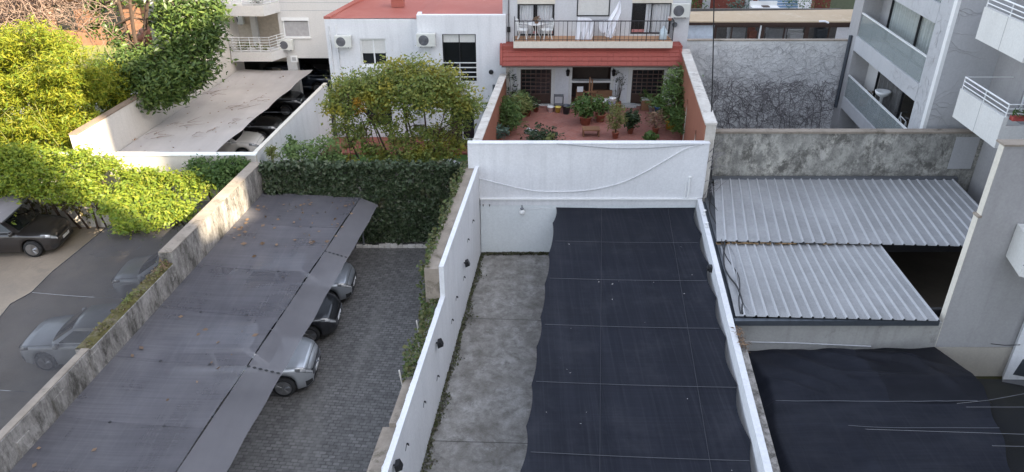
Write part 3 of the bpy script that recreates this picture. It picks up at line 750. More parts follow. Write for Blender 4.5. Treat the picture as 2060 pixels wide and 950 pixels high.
def window(parent, x0, x1, z0, z1, y, frame, glass, fw=.05, depth=.12, cols=2, rows=1, curtain=None, shutter=0.0, cur_gap=0, name='window'):
    """window in a wall facing -Y; y is the wall face; set into a dark reveal"""
    mb = MB()
    for (a, b, c, d) in ((x0, x1, z0, z0 + fw), (x0, x1, z1 - fw, z1), (x0, x0 + fw, z0 + fw, z1 - fw), (x1 - fw, x1, z0 + fw, z1 - fw)):
        mb.box(a, b, y - .02, y + depth, c, d)
    for i in range(1, cols):
        x = x0 + (x1 - x0) * i / cols; mb.box(x - fw * .45, x + fw * .45, y + .0, y + depth * .8, z0 + fw, z1 - fw)
    for i in range(1, rows):
        z = z0 + (z1 - z0) * i / rows; mb.box(x0 + fw, x1 - fw, y + .004, y + depth * .75, z - fw * .3, z + fw * .3)
    f = mb.build(name, frame, parent)
    zt = z1 - fw - shutter
    MB().box(x0 + fw, x1 - fw, y + depth * .5, y + depth * .6, z0 + fw, z1 - fw).build('pane', glass, f)
    if shutter > 0:
        sh = MB()
        n = max(2, int(shutter / .055))
        for i in range(n):
            z = z1 - fw - shutter * (i + 1) / n
            sh.box(x0 + fw, x1 - fw, y + .012, y + .035, z + .004, z + shutter / n)
        sh.build('shutter', M['cream_board'], f)
    if curtain is not None:
        for (a, b) in curtain:
            xa, xb = x0 + (x1 - x0) * a, x0 + (x1 - x0) * b
            nn = max(10, int((xb - xa) * 60))
            MB().grid(lambda u, v: (xa + (xb - xa) * u, y + depth * .6 + .055 + .03 * math.sin(u * (xb - xa) * 42) + .012 * math.sin(u * (xb - xa) * 97), z0 + fw + (z1 - z0 - 2 * fw) * v), nn, 2).build('curtain', M['curtain'], f, True)
    return f
def wall_holes(mb, x0, x1, z0, z1, y0, y1, holes, mi=0):
    """wall slab facing -Y with rectangular openings (x0,x1,z0,z1)"""
    xs = sorted({x0, x1} | {h[0] for h in holes} | {h[1] for h in holes}); xs = [x for x in xs if x0 <= x <= x1]
    for a, b in zip(xs[:-1], xs[1:]):
        hs = sorted([h for h in holes if h[0] < b - 1e-6 and h[1] > a + 1e-6], key=lambda h: h[2])
        z = z0
        for h in hs:
            if h[2] > z: mb.box(a, b, y0, y1, z, h[2], mi)
            z = max(z, h[3])
        if z < z1: mb.box(a, b, y0, y1, z, z1, mi)
    return mb
def rails(mb, p0, p1, zs, r, posts, z0, z1, pr):
    p0, p1 = V(p0), V(p1)
    for z in zs: mb.tube([(p0.x, p0.y, z), (p1.x, p1.y, z)], r, 6)
    for i in range(posts + 1):
        p = p0.lerp(p1, i / posts); mb.tube([(p.x, p.y, z0), (p.x, p.y, z1)], pr, 6)
    return mb
def ac_unit(name, label, c, w=.8, h=.55, d=.28, face='y'):
    """outdoor unit on a wall facing -Y; c = centre of the back"""
    t = thing(name, label, 'air conditioner', c, 0, 'air conditioner units on the facades')
    x, y, z = c
    mb = MB().box(x - w / 2, x + w / 2, y - d - .06, y - .06, z - h / 2, z + h / 2)
    mb.build('case', M['ac_case'], t)
    MB().lathe((x - w * .12, y - d - .062, z), [(.001, -.012), (.06, -.014), (h * .4, -.006), (h * .42, 0)], 20, 0, 'y').build('fan_grille', M['ac_grille'], t)
    mb = MB()
    for k in range(1, 5): 
        r = h * .4 * k / 5
        mb.tube([(x - w * .12 + r * math.cos(q), y - d - .083, z + r * math.sin(q)) for q in np.linspace(0, 2 * math.pi, 17)], .006, 4)
    mb.build('guard', M['grey_metal'], t)
    mb = MB()
    for s in (-.3, .3): mb.box(x + s * w - .02, x + s * w + .02, y - d - .05, y + .02, z - h / 2 - .05, z - h / 2 - .003)
    mb.build('bracket', M['grey_metal'], t)
    return t
# --- beige apartment block over the car park
YB = 43.0
t = thing('apartment_building', 'beige apartment block with balconies standing over dark parking bays', 'building', (-12, YB, 0))
holes = [(-15.8, -13.1, 2.4, 10.2), (GY(567, 38, YB).x, GY(625, 75, YB).x, GY(600, 76, YB).z, GY(600, 36, YB).z)]
wall_holes(MB(), -15.9, -7.5, 2.95, 11, YB, YB + .3, holes).build('facade', M['beige_build'], t)
for z in (5.62, 6.05):
    MB().box(-12.95, -7.6, YB - .012, YB + .004, z, z + .03).build('joint', M['grey_render2'], t)
MB().box(-15.9, -13.1, YB + 1.3, YB + 1.6, 2.4, 11).build('loggia_wall', M['beige_dark'], t)
MB().box(-15.9, -12.9, YB, YB + 1.35, 5.55, 5.95).build('slab', M['beige_build'], t)
MB().box(-15.0, -14.7, YB + .9, YB + 1.29, 3.0, 5.54).build('pillar', M['beige_build'], t)
for (a, b) in ((470, 592), ):
    p = GY(580, 130, YB)
    MB().box(-12.95, -12.4, YB + .02, YB + .5, 0, 2.94).build('column', M['beige_build'], t)
MB().box(-16, -7.5, YB + 9, YB + 9.3, -.05, 3).build('back_wall', M['interior_shade'], t)
MB().box(-16.4, -15.92, YB + .4, YB + 9, -.05, 3).build('side_wall', M['interior_shade'], t)
MB().box(-16, -7.5, YB + .32, YB + 9, 2.9, 2.94).build('ceiling', M['interior_shade'], t)
h = holes[1]
f = window(t, h[0], h[1], h[2], h[3], YB + .08, M['white_metal'], M['glass'], .07, .12, 1)
MB().box(h[0] + .07, h[1] - .07, YB + .06, YB + .10, h[2] + .07, h[3] - .22).build('blind', plain('grey_blind', (.38, .37, .37), .8), f)
MB().box(h[0] - .03, h[1] + .03, YB - .03, YB + .05, h[3] - .16, h[3] + .02).build('shutter_box', M['white_paint'], f)
MB().box(h[0] - .04, h[1] + .04, YB - .06, YB + .05, h[2] - .07, h[2] - .003).build('sill', M['beige_build'], f)
YBB = YB - 1.1
def beige_balcony(px0, px1, slab0, slab1, railpx):
    a, b = GY(px0, slab1, YBB), GY(px1, slab1, YBB)
    zb = a.z; zt = GY(px0, slab0, YBB).z; zr = GY(px0, railpx, YBB).z
    bal = MB().prism([(a.x, YB, zb), (a.x, YBB, zb), (b.x - .25, YBB, zb), (b.x + .35, YB, zb)], (0, 0, zt - zb)).build('balcony', M['beige_build'], t)
    mb = MB()
    zs = np.linspace(zt + .1, zr, 6)
    rails(mb, (a.x + .03, YBB + .04, 0), (b.x - .27, YBB + .04, 0), zs, .016, 4, zt, zr, .018)
    rails(mb, (b.x - .27, YBB + .04, 0), (b.x + .3, YB - .02, 0), zs, .016, 2, zt, zr, .018)
    rails(mb, (a.x + .03, YBB + .04, 0), (a.x + .03, YB - .02, 0), zs, .016, 2, zt, zr, .018)
    mb.build('railing', M['white_metal'], bal)
    return a, b, zt
a, b, zt = beige_balcony(467, 557, 106, 124, 76)
P = np.concatenate([blob((a.x + .6, YB - .6, zt + .25), (.35, .2, .25), 260, 8, .08), blob((a.x + 1.6, YB - .6, zt + .18), (.5, .2, .16), 160, 8, .08)])
tag(leaves('potted_plants', P, .12, M['leaf_yellowish']), 'yellowish plants behind the railing of the lower beige balcony', 'plants')
a2, b2, zt2 = beige_balcony(449, 541, 12, 33, -20)
P = blob((b2.x - .7, YB - .6, zt2 + .3), (.4, .25, .3), 300, 8, .08)
tag(leaves('potted_plants', P, .12, M['leaf_dark']), 'dark plants behind the railing of the upper beige balcony', 'plants')
p = GY(574, 88, YB); ac_unit('air_conditioner', 'air conditioner unit right of the lower beige balcony', (p.x + .1, YB, p.z))
p = GY(478, 37, YB + 1.3); ac_unit('air_conditioner', 'air conditioner unit tucked under the upper beige balcony', (p.x, YB + 1.3, p.z))
p = GY(592, 118, YB)
t2 = thing('sign', 'small white square sign on the beam above the parking bays', 'sign', (p.x, YB, p.z))
MB().box(p.x - .2, p.x + .2, YB - .05, YB - .005, p.z - .2, p.z + .17).build('board', M['white_paint'], t2)
MB().box(p.x - .11, p.x + .11, YB - .056, YB - .05, p.z - .11, p.z + .09).build('panel', M['grey_pot'], t2)
# --- white house with the red flat roof
YW, YW2 = 37.0, 37.5
zl, zr_ = 6.42, 6.72
t = thing('house', 'white two storey house with a flat red painted roof behind the golden tree', 'house', (-5, YW, .26))
hl = (GY(723, 78, YW2).x, GY(776, 78, YW2).x, GY(730, 133, YW2).z, GY(730, 78, YW2).z)
hr = (GY(889, 70, YW).x, GY(957, 70, YW).x, GY(925, 166, YW).z, GY(925, 69, YW).z)
xl = -9.18; xm = -4.6; xr = -.30
low = [(-7.6, -6.2, .9, 2.3)]; low2 = [(-3.2, -1.9, .28, 2.4)]
wall_holes(MB(), xl, xm, 0, zl, YW2, YW2 + .25, [hl] + low).build('facade', M['white_wall'], t)
wall_holes(MB(), xm, xr, 0, zr_, YW, YW + .25, [hr] + low2).build('facade', M['white_wall'], t)
MB().box(xm - .0, xm + .2, YW + .25, YW2 + .25, 0, zr_ - .002).build('facade', M['white_wall'], t)
e1, e2 = GZ(652, 38, zl), GZ(722, 0, zl)
bk = 47.0
ex = e1.x + (e2.x - e1.x) * (bk - e1.y) / (e2.y - e1.y)
MB().hexa([(xl, YW2 + .25, 0), (xl + .25, YW2 + .25, 0), (ex + .25, bk, 0), (ex, bk, 0)], [(xl, YW2 + .25, zl), (xl + .25, YW2 + .25, zl), (ex + .25, bk, zl), (ex, bk, zl)]).build('side_wall', M['white_wall'], t)
MB().hexa([(xl - .02, YW2 + .0, zl + .002), (xl + .3, YW2, zl + .002), (ex + .3, bk, zl + .002), (ex - .02, bk, zl + .002)], [(xl - .02, YW2, zl + .12), (xl + .3, YW2, zl + .12), (ex + .3, bk, zl + .12), (ex - .02, bk, zl + .12)]).build('parapet', M['red_roof'], t)
def redroof(u, v):
    y = YW + .26 + (bk - YW) * v; xa = xl + .3 + (ex - xl) * (y - YW2) / (bk - YW2)
    x = xa + (xr + .2 - xa) * u
    return (x, y if x > xm or v > 0 else YW2 + .02, zl + .03 + .02 * math.sin(x * 1.3) * math.sin(y) + (.0 if x < xm else .25 * min(1, (x - xm) / 1.0)))
MB().grid(redroof, 30, 20).build('roof', M['red_roof'], t)
c0 = GZ(800, 16, zl)
MB().box(c0.x - .32, c0.x + .32, c0.y, c0.y + .5, zl + .04, zl + .55).box(c0.x - .42, c0.x + .42, c0.y - .08, c0.y + .58, zl + .55, zl + .65).build('chimney', M['red_roof'], t)
c0 = GZ(835, 5, zl)
MB().box(c0.x - .2, c0.x + 1.1, c0.y + 2.2, c0.y + 2.6, zl + .04, zl + .4).build('roof_hatch', M['red_roof'], t)
f = window(t, *hl, YW2 + .1, M['white_metal'], M['glass'], .07, .12, 2, 1, None, (hl[3] - hl[2]) * .5)
MB().box(hl[0] - .06, hl[1] + .06, YW2 - .05, YW2 + .1, hl[2] - .06, hl[2] - .002).build('sill', M['white_paint'], f)
f = window(t, *hr, YW + .12, M['dark_metal'], M['glass'], .05, .1, 2, 1, [(.36, .52), (.62, .76)], .38)
MB().box(hr[0] + .05, hr[1] - .05, YW + .17, YW + .2, hr[2] + .02, hr[3] - .4).build('dark_pane', M['pane_clear'], f)
mb = MB()
zr0, zr1 = hr[2], GY(925, 126, YW).z
for z in np.linspace(zr0 + .06, zr1, 5): mb.box(hr[0] - .03, hr[1] + .03, YW - .06, YW - .03, z - .022, z + .022)
for u in (0, .5, 1): mb.box(hr[0] - .03 + (hr[1] - hr[0] + .03) * u, hr[0] + (hr[1] - hr[0] + .03) * u, YW - .03, YW + .05, zr0, zr1)
mb.build('window_rail', M['white_metal'], f)
for lw, yy in ((low[0], YW2), (low2[0], YW)):
    window(t, *lw, yy + .1, M['white_metal'], M['glass'], .06, .1, 2)
p = GY(703, 0, YW2 - .02)
mb = MB()
for px in (662, 676):
    q = GY(px, 60, YW2); mb.tube([(q.x, YW2 - .04, .3), (q.x, YW2 - .04, zl - .3)], .035, 8)
mb.build('downpipe', M['white_wall'], t)
p = GY(988, 145, YW); MB().lathe((p.x, YW - .005, p.z), [(.001, -.1), (.1, -.1), (.12, -.04), (.12, 0)], 14, 0, 'y').build('vent_cap', M['plastic_black'], t)
p = GY(995, 178, YW); MB().box(p.x - .1, p.x + .1, YW - .1, YW - .005, p.z - .25, p.z + .2).build('meter_box', M['grey_metal'], t)
p = GY(692, 81, YW2); ac_unit('air_conditioner', 'air conditioner unit at the left end of the white house', (p.x, YW2, p.z))
p = GY(858, 78, YW); ac_unit('air_conditioner', 'air conditioner unit left of the right hand window of the white house', (p.x, YW, p.z), .9, .6)
mb = MB()
for k in range(3):
    x = -1.6 + .55 * k; mb.tube([(x, 36.2, .28), (x, 36.2, 1.3)], .02, 6)
mb.tube([(-1.6, 36.2, 1.3), (-.5, 36.2, 1.3)], .02, 6)
g = GZ(905, 330, .9)
t = thing('parasol', 'folded pale grey garden canopy behind the ivy wall right of the golden tree', 'parasol', (g.x, 31.2, .2))
gx, gy = GY(905, 322, 31.2).x, 31.2
gz = GY(905, 316, 31.2).z
vs = [(gx + 1.0 * math.cos(q) * (1 if k % 2 else .9), gy + .8 * math.sin(q) * (1 if k % 2 else .9), gz - .62 + (0 if k % 2 else .06)) for k, q in enumerate(np.linspace(0, 2 * math.pi, 9)[:-1])]
MB().add(vs + [(gx - .15, gy, gz)], [(i, (i + 1) % 8, 8) for i in range(8)]).build('canopy', M['linen'], t)
MB().tube([(gx - .15, gy, .2), (gx - .15, gy, gz - .05)], .03).build('pole', M['grey_metal'], t)

# --- terrace house: awning, terrace, balcony
YT = 37.2
t = thing('house', 'white house with a red tiled canopy, a plant filled terrace and a railed balcony', 'house', (4, YT, 2.15))
ZF = 2.15
xa, xb = -.12, 8.3
d1 = (GY(1047, 200, YT).x, GY(1108, 200, YT).x, ZF + .06, GY(1080, 139, YT).z)
d2 = (GY(1268, 200, YT).x, GY(1331, 200, YT).x, ZF + .06, GY(1300, 140, YT).z)
nz = GY(1185, 164, YT).z
n1 = (GY(1149, 200, YT).x, GY(1226, 200, YT).x, ZF + .05, nz - .05)
n2 = (n1[0], n1[1], nz + .05, GY(1185, 130, YT).z)
wall_holes(MB(), xa, xb, 0, 5.0, YT, YT + .25, [d1, d2, n1, n2]).build('ground_facade', M['white_wall'], t)
mb = MB()
for (a, b) in ((d1[0] - .2, d1[0]), (d1[1], d1[1] + .18), (n1[0] - .16, n1[0]), (n1[1], n1[1] + .16), (d2[0] - .2, d2[0]), (d2[1], d2[1] + .2), (xb - .35, xb - .15), (xa + .02, xa + .2)):
    mb.box(a, b, YT - .06, YT - .003, ZF, 4.86)
mb.box(n1[0], n1[1], YT - .06, YT + .05, nz - .05, nz + .05)
for d in (d1, d2): mb.box(d[0], d[1], YT - .06, YT - .003, d[3], d[3] + .12); mb.box(d[0] - .2, d[1] + .2, YT - .15, YT + .1, ZF, ZF + .06)
mb.build('trim', M['cream_board'], t)
for (a, b) in ((d1[1] + .18, n1[0] - .16), (n1[1] + .16, d2[0] - .2), (d2[1] + .2, xb - .35), (xa + .2, d1[0] - .2)):
    x = a; mb = MB()
    while x < b - .05: mb.box(x + .006, min(b, x + .14) - .006, YT - .03, YT - .004, ZF + .05, 4.84); x += .14
    mb.build('boarding', M['white_wall'], t)
for d in (d1, d2):
    f = window(t, *d, YT + .08, M['brown_wood'], M['glass'], .07, .1, 2, 1, name='door')
    mb = MB()
    for i in range(1, 7):
        if i != 3: mb.box(d[0] + (d[1] - d[0]) * i / 6 - .012, d[0] + (d[1] - d[0]) * i / 6 + .012, YT + .07, YT + .12, d[2] + .5, d[3] - .07)
    for i in range(0, 6): z = d[2] + .5 + (d[3] - d[2] - .57) * i / 6; mb.box(d[0] + .07, d[1] - .07, YT + .065, YT + .12, z - .014, z + .014)
    mb.build('glazing_bars', plain('bars', (.16, .1, .08), .6), f)
    MB().box(d[0] + .07, d[1] - .07, YT + .075, YT + .125, d[2] + .07, d[2] + .46).build('door_panel', M['brown_wood'], f)
MB().box(n1[0], n1[1], YT + 1.2, YT + 1.3, ZF, 4.8).build('niche_back', plain('niche', (.075, .055, .045), .9), t)
for x in (n1[0] - .05, n1[1]): MB().box(x, x + .05, YT + .25, YT + 1.2, ZF, 4.8).build('niche_side', M['brown_wood'], t)
MB().box(n1[0], n1[1], YT + .25, YT + 1.2, ZF, ZF + .05).build('niche_floor', M['terracotta'], t)
# canopy of red tiles in four stepped courses
YC0, YC1 = 35.85, 36.75
zc0 = GY(1190, 132, YC0).z; zc1 = GY(1190, 90, YC1).z
xc0, xc1 = GY(1009, 130, YC0).x, GY(1371, 130, YC0).x
cn = MB()
nrow = 5
def prof(s): return (YC0 + (YC1 - YC0) * s ** 1.25, zc0 + (zc1 - zc0) * s ** .85)
for i in range(nrow):
    y0, z0 = prof(i / nrow); y1, z1 = prof((i + 1) / nrow)
    for (xs0, xs1, ws) in ((xc0, xc1, 1),):
        x = xs0
        while x < xs1 - .01:
            w = min(.30, xs1 - x); j = random.uniform(-.006, .006)
            cn.hexa([(x, y0 - .03, z0 - .03 + j), (x + w, y0 - .03, z0 - .03 + j), (x + w, y1, z1 - .03 + j), (x, y1, z1 - .03 + j)], [(x + .004, y0 - .035, z0 + .02 + j), (x + w - .004, y0 - .035, z0 + .02 + j), (x + w - .004, y1, z1 + .004 + j), (x + .004, y1, z1 + .004 + j)])
            x += w
can = cn.build('canopy', M['red_tile'], t)
for s, x in ((-1, xc0), (1, xc1)):
    pr = [(x + s * .0, *prof(q)) for q in np.linspace(0, 1, 6)]
    MB().prism(pr + [(x, YT - .01, zc1), (x, YT - .01, zc0)], (s * .09, 0, 0)).build('canopy_end', M['red_tile'], can)
    MB().tube([(x + s * .02, *[prof(q)[0], prof(q)[1] + .03]) for q in np.linspace(0, 1, 8)], .07, 8).build('ridge_tiles', M['red_tile'], can)
MB().box(xc0 + .02, xc1 - .02, YC0 + .02, YT - .01, zc0 - .06, zc0 - .035).build('soffit', M['brown_wood'], can)
MB().tube([(xc0, YC0 - .03, zc0 - .05), (xc1, YC0 - .03, zc0 - .05)], .035, 8).build('gutter', M['brown_wood'], can)
# balcony
YL = 36.25
zs0, zs1 = GY(1190, 97, YL).z, GY(1190, 84, YL).z
bx0, bx1 = GY(1033, 90, YL).x, GY(1353, 90, YL).x
MB().box(xc0 + .05, xc1 + .1, YC1 - .3, YT + .2, zc1 - .3, zc1 + .01).build('canopy_top', M['red_tile'], can)
bal = MB().box(bx0, bx1, YL, YT + .6, zs0, zs1).build('balcony', M['cream'], t)
MB().box(bx0 + .03, bx1 - .03, YL + .05, YT + .1, zs1, zs1 + .012).build('floor_tiles', M['tile_floor'], bal)
zrl = GY(1190, 43, YL).z
mb = MB()
mb.tube([(bx0 + .05, YL + .05, zrl), (bx1 - .02, YL + .05, zrl)], .025, 6)
mb.tube([(bx0 + .05, YL + .05, zs1 + .08), (bx1 - .02, YL + .05, zs1 + .08)], .014, 6)
nb = 36
for i in range(nb + 1):
    x = bx0 + .05 + (bx1 - bx0 - .07) * i / nb
    mb.tube([(x, YL + .05, zs1), (x, YL + .05, zrl)], .02 if i % 6 == 0 else .009, 5)
for x in (bx0 + .05, bx1 - .02):
    mb.tube([(x, YL + .05, zrl), (x, YT, zrl)], .02, 6)
    for k in range(1, 6): mb.tube([(x, YL + .05 + .16 * k, zs1), (x, YL + .05 + .16 * k, zrl)], .009, 5)
mb.build('railing', M['dark_metal'], bal)
YU = 37.3
w1 = (GY(1041, 40, YU).x, GY(1115, 40, YU).x, zs1 + .03, GY(1080, 8, YU).z)
w2 = (GY(1160, 30, YU).x, GY(1226, 30, YU).x, GY(1190, 33, YU).z, GY(1190, -14, YU).z)
w3 = (GY(1270, 40, YU).x, GY(1349, 40, YU).x, GY(1310, 68, YU).z, GY(1310, 6, YU).z)
ux0, ux1 = GY(1012, 50, YU).x, GY(1386, 50, YU).x
wall_holes(MB(), ux0, ux1, 5.0, 10, YU, YU + .25, [w1, w2, w3]).build('upper_facade', plaster('pale_grey_paint', (.62, .62, .635), (.5, .5, .51), .4, .25, .8, .4), t)
MB().box(ux0 - .02, ux0 + .18, YU - .05, YU - .003, 5.2, 10).build('corner_strip', M['grey_render2'], t)
f = window(t, *w1, YU + .0, M['dark_metal'], M['pane_clear'], .06, .1, 2, 1, [(.06, .43), (.54, .95)])
f = window(t, *w2, YU + .0, M['dark_metal'], M['glass'], .05, .1, 1, 1, None, w2[3] - w2[2] - .1)
f = window(t, *w3, YU + .0, M['dark_metal'], M['pane_clear'], .05, .1, 2, 1, [(.36, .97)])
for w in (w1, w3): MB().box(w[0] - .02, w[1] + .02, YU - .04, YU + .03, w[3] + .002, w[3] + .35).build('shutter_box', M['cream'], t)
for w in (w1, w2, w3): MB().box(w[0], w[1], YU + .9, YU + .95, w[2], w[3]).build('room', M['interior_shade'], t)
mb = MB().tube([(ux0 + .28, YU - .04, 5.35), (ux0 + .28, YU - .04, 7.5)], .022, 6).box(ux0 + .2, ux0 + .36, YU - .1, YU - .005, 5.85, 6.1)
mb.build('conduit', M['dark_metal'], t)
MB().box(xa, xb, YT + .25, YT + 8, 4.9, 5.0).build('roof_slab', M['red_tile'], t)
p = GY(1365, 19, YU); ac_unit('air_conditioner', 'air conditioner unit at the right end of the railed balcony', (p.x + .05, YU, p.z), .85, .62)
p = GY(1357, 50, YU)
mb = MB().lathe((p.x, YU - .005, p.z), [(.001, -.12), (.1, -.12), (.13, -.03), (.13, 0)], 12, 0, 'y')
tag(mb.build('wall_fan', M['grey_metal']), 'round grey vent below the balcony air conditioner', 'vent')
# terrace side walls
t = thing('terrace_wall', 'low side wall of the terrace on the golden tree side with a pale coping', 'wall', (-.9, 31, 2.15))
fl = line([(GY(952, 290, 25.95).x, 25.95), (GY(1006, 150, 36).x, 36.0)])
zl0, zl1 = 4.66, GY(1008, 148, 36.4).z
def slope_wall(f, th, y0, y1, zb, z0, z1, side=1): return wall_k(MB(), f, th, y0, y1, zb, z0, side, z1)
slope_wall(fl, .24, 25.96, 36.4, 0, zl0 - .06, zl1 - .06).build('wall', M['white_wall'], t)
wall_k(MB(), lambda y: fl(y) + .243, .02, 26.0, 36.4, 2.1, zl0 - .2, 1, zl1 - .2).build('inner_render', M['orange_wall'], t)
b_ = MB()
ya, yb = 25.94, 36.4
b_.hexa([(fl(ya) - .03, ya, zl0 - .06), (fl(ya) + .3, ya, zl0 - .06), (fl(yb) + .3, yb, zl1 - .06), (fl(yb) - .03, yb, zl1 - .06)], [(fl(ya) - .03, ya, zl0), (fl(ya) + .3, ya, zl0), (fl(yb) + .3, yb, zl1), (fl(yb) - .03, yb, zl1)])
b_.build('coping', M['dirty_white'], t)
t = thing('terrace_wall', 'orange painted side wall of the terrace with a broad dirty white coping', 'wall', (7.5, 31, 2.15))
pa, pb = GY(1421, 248, 25.95), GY(1372, 103, 36.4)
fr = line([(pa.x, pa.y), (pb.x, pb.y)])
wall_k(MB(), lambda y: fr(y) + .02, .36, 25.96, 36.8, 0, pa.z - .08, 1, pb.z - .08).build('wall', M['dirty_white'], t)
wall_k(MB(), lambda y: fr(y) + .018, .02, 26.06, 36.78, 2.1, pa.z - .12, -1, pb.z - .12).build('inner_render', M['orange_wall'], t)
ya, yb = 25.94, 36.8
MB().hexa([(fr(ya) - .03, ya, pa.z - .08), (fr(ya) + .4, ya, pa.z - .08), (fr(yb) + .4, yb, pb.z - .08), (fr(yb) - .03, yb, pb.z - .08)], [(fr(ya) - .03, ya, pa.z), (fr(ya) + .4, ya, pa.z + .0), (fr(yb) + .4, yb, pb.z), (fr(yb) - .03, yb, pb.z)]).build('coping', M['dirty_white'], t)
for i, (yy, ww) in enumerate(((28.3, .5), (32.0, .34))):
    MB().grid(lambda u, v: (fr(yy) - .012 - .0 + fr(yy + ww * (u - .5)) - fr(yy), yy + ww * (u - .5) * (1 - .7 * v ** 3), 2.2 + 2.0 * v), 6, 8).build('painted_arch', M['cream'], t)

# ================================================================== THE RIGHT: SHED WITH METAL ROOF
YF = 17.88
def corrugated(nl, nr, fr_, fl_, nribs, name, parent, mat, hgt=.04, nv=4):
    nl, nr, fr_, fl_ = map(V, (nl, nr, fr_, fl_))
    us = []
    for i in range(nribs):
        for a, h in ((0, 0), (.18, .004), (.22, 0), (.40, .004), (.44, 0), (.68, 0), (.75, 1), (.85, 1), (.93, 0)):
            us.append(((i + a) / nribs, h * hgt if h == 1 else h))
    us.append((1, 0))
    vs, fs = [], []
    n = len(us)
    for j in range(nv + 1):
        v = j / nv
        for u, h in us:
            p = nl.lerp(nr, u).lerp(fl_.lerp(fr_, u), v)
            vs.append((p.x, p.y, p.z + h + .012 * math.sin(v * math.pi) * math.sin(u * 17)))
    for j in range(nv):
        for i in range(n - 1): fs.append((j * n + i, j * n + i + 1, (j + 1) * n + i + 1, (j + 1) * n + i))
    mb = MB()
    hs = [h for u, h in us]
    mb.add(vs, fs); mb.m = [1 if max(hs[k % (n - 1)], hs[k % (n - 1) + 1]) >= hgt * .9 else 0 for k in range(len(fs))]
    mb.add([(x, y, z - .012) for x, y, z in vs], [tuple(reversed(f)) for f in fs])
    return mb.build(name, mat, parent)
t = shed = thing('shed', 'grey concrete shed with a two level corrugated metal roof, one bay left open', 'shed', (11.5, 22.3, 0))
NL, NR, FR, FL = GZ(1480, 636, 2.5), GZ(1893, 646, 2.5), GZ(1770, 490, 2.5), GZ(1446, 482, 2.5)
corrugated(NL, NR, FR, FL, 18, 'lower_roof_sheet', t, [M['corrug'], M['corrug_ridge_lit']], .05)
NL2, NR2, FR2, FL2 = GZ(1442, 485, 2.6), GZ(1950, 498, 2.6), GZ(1920, 362, 2.6), GZ(1436, 361, 2.6)
NR2 = V((16.75, NR2.y, 2.6))
corrugated(NL2, NR2, FR2, FL2, 27, 'upper_roof_sheet', t, [M['corrug'], M['corrug_ridge_lit']], .05)
MB().box(FL2.x - .1, FR2.x + .15, FL2.y - .02, FL2.y + .14, 2.52, 2.68).build('back_flashing', M['grey_metal'], t)
MB().prism([(NL.x - .05, YF - .02, 2.46), (NL.x - .05, YF - .16, 2.46), (NL.x - .05, YF - .17, 2.30), (NL.x - .05, YF - .05, 2.28), (NL.x - .05, YF - .02, 2.30)], (NR.x - NL.x + .06, -.0, 0)).build('gutter', M['dark_gutter'], t)
mb = MB()
for i in range(60):
    u = random.random() ** 2.2
    p = NL2.lerp(V((FR.x, NL2.y, 2.6)), u) + V((0, -.06 - random.random() * .08, -.045))
    mb.box(p.x - .04, p.x + random.uniform(.03, .12), p.y - .03, p.y + .04, p.z, p.z + .03)
mb.build('rust_debris', M['rust'], t)
gl = line([(GZ(1412, 400, 2.45).x + .12, GZ(1412, 400, 2.45).y), (NL.x - .1, NL.y)])
MB().grid(lambda u, v: (Wr(YF + (27.3 - YF) * v) + .325 + u * .42, YF + (27.3 - YF) * v, 2.33 + .13 * u), 2, 20).build('side_gutter', M['grey_metal'], t)
mb = MB()
for yy in (18.3, 22.1):
    mb.box(7.05, 17, yy, yy + .12, 2.2, 2.46)
mb.build('purlin', M['dark_metal'], t)
t = shed
MB().box(NL.x - .02, 12.44, YF - .0, YF + .2, 0, 2.28).build('front_wall', M['stained_light'], t)
p = GY(1478, 652, YF)
MB().box(p.x - .12, p.x + .12, YF - .06, YF - .004, p.z - .12, p.z + .12).build('junction_box', M['grey_pot'], t)
tag(MB().tube([GY(1498, 688, YF - .03), GY(1600, 690, YF - .03), GY(1752, 697, YF - .03)], .018, 6).build('rope', M['wire_white']), 'pale rope stretched along the stained wall above the draped net', 'rope')
t = thing('boundary_wall', 'blotchy stained grey concrete wall behind the metal roof', 'wall', (12.5, 27.4, 0))
MB().box(7.45, 18.2, 27.36, 27.58, -1, 4.42).build('wall', M['stained_wall'], t)
MB().box(7.45, 18.1, 27.30, 27.64, 4.422, 4.50).build('coping', M['old_cap'], t)
p0, p1 = GY(1925, 276, 27.34), GY(1958, 340, 27.34)
MB().box(p0.x, p1.x - .1, 27.352, 27.359, p1.z, p0.z).build('paint_patch', M['grey_render2'], t)
t = shed
MB().box(7.4, 17.6, 27.2, 27.3, -1, 2.4).build('inner_wall', M['interior_shade'], t)
wall_k(MB(), lambda y: Wr(y) + .4, .06, 18.1, 27.2, -1, 2.2, side=1).build('inner_wall', M['interior_shade'], t)
# grey blind wall to the right of the open bay
t = thing('grey_wall', 'tall blind grey rendered wall right of the metal roof with a pale left edge', 'wall', (15, YF, 0))
xg = GY(1897, 650, YF).x
zt_ = GY(2030, 294, YF).z
ztop = zt_
zst = GY(1980, 436, YF).z
MB().box(xg, 26, YF + .0, YF + .2, 1.42, zst).box(xg + .06, 26, YF, YF + .2, zst, ztop).build('wall', M['grey_render'], t)
MB().box(xg - .012, xg + .0, YF - .005, YF + .21, 1.4, zst + .02).box(xg + .048, xg + .06, YF - .005, YF + .21, zst + .02, ztop).build('pale_edge', M['cream'], t)
MB().box(xg - .03, xg + .07, YF - .03, YF + .24, zst - .03, zst + .03).build('ledge', M['old_cap'], t)
MB().box(xg - .02, 26, YF - .012, YF + .3, -.1, 1.41).build('patched_base', M['pale_band'], t)
MB().box(xg + .03, 26, YF - .04, YF + .34, ztop, ztop + .05).build('coping', M['old_cap'], t)
pz = GY(2022, 752, YF - .3)
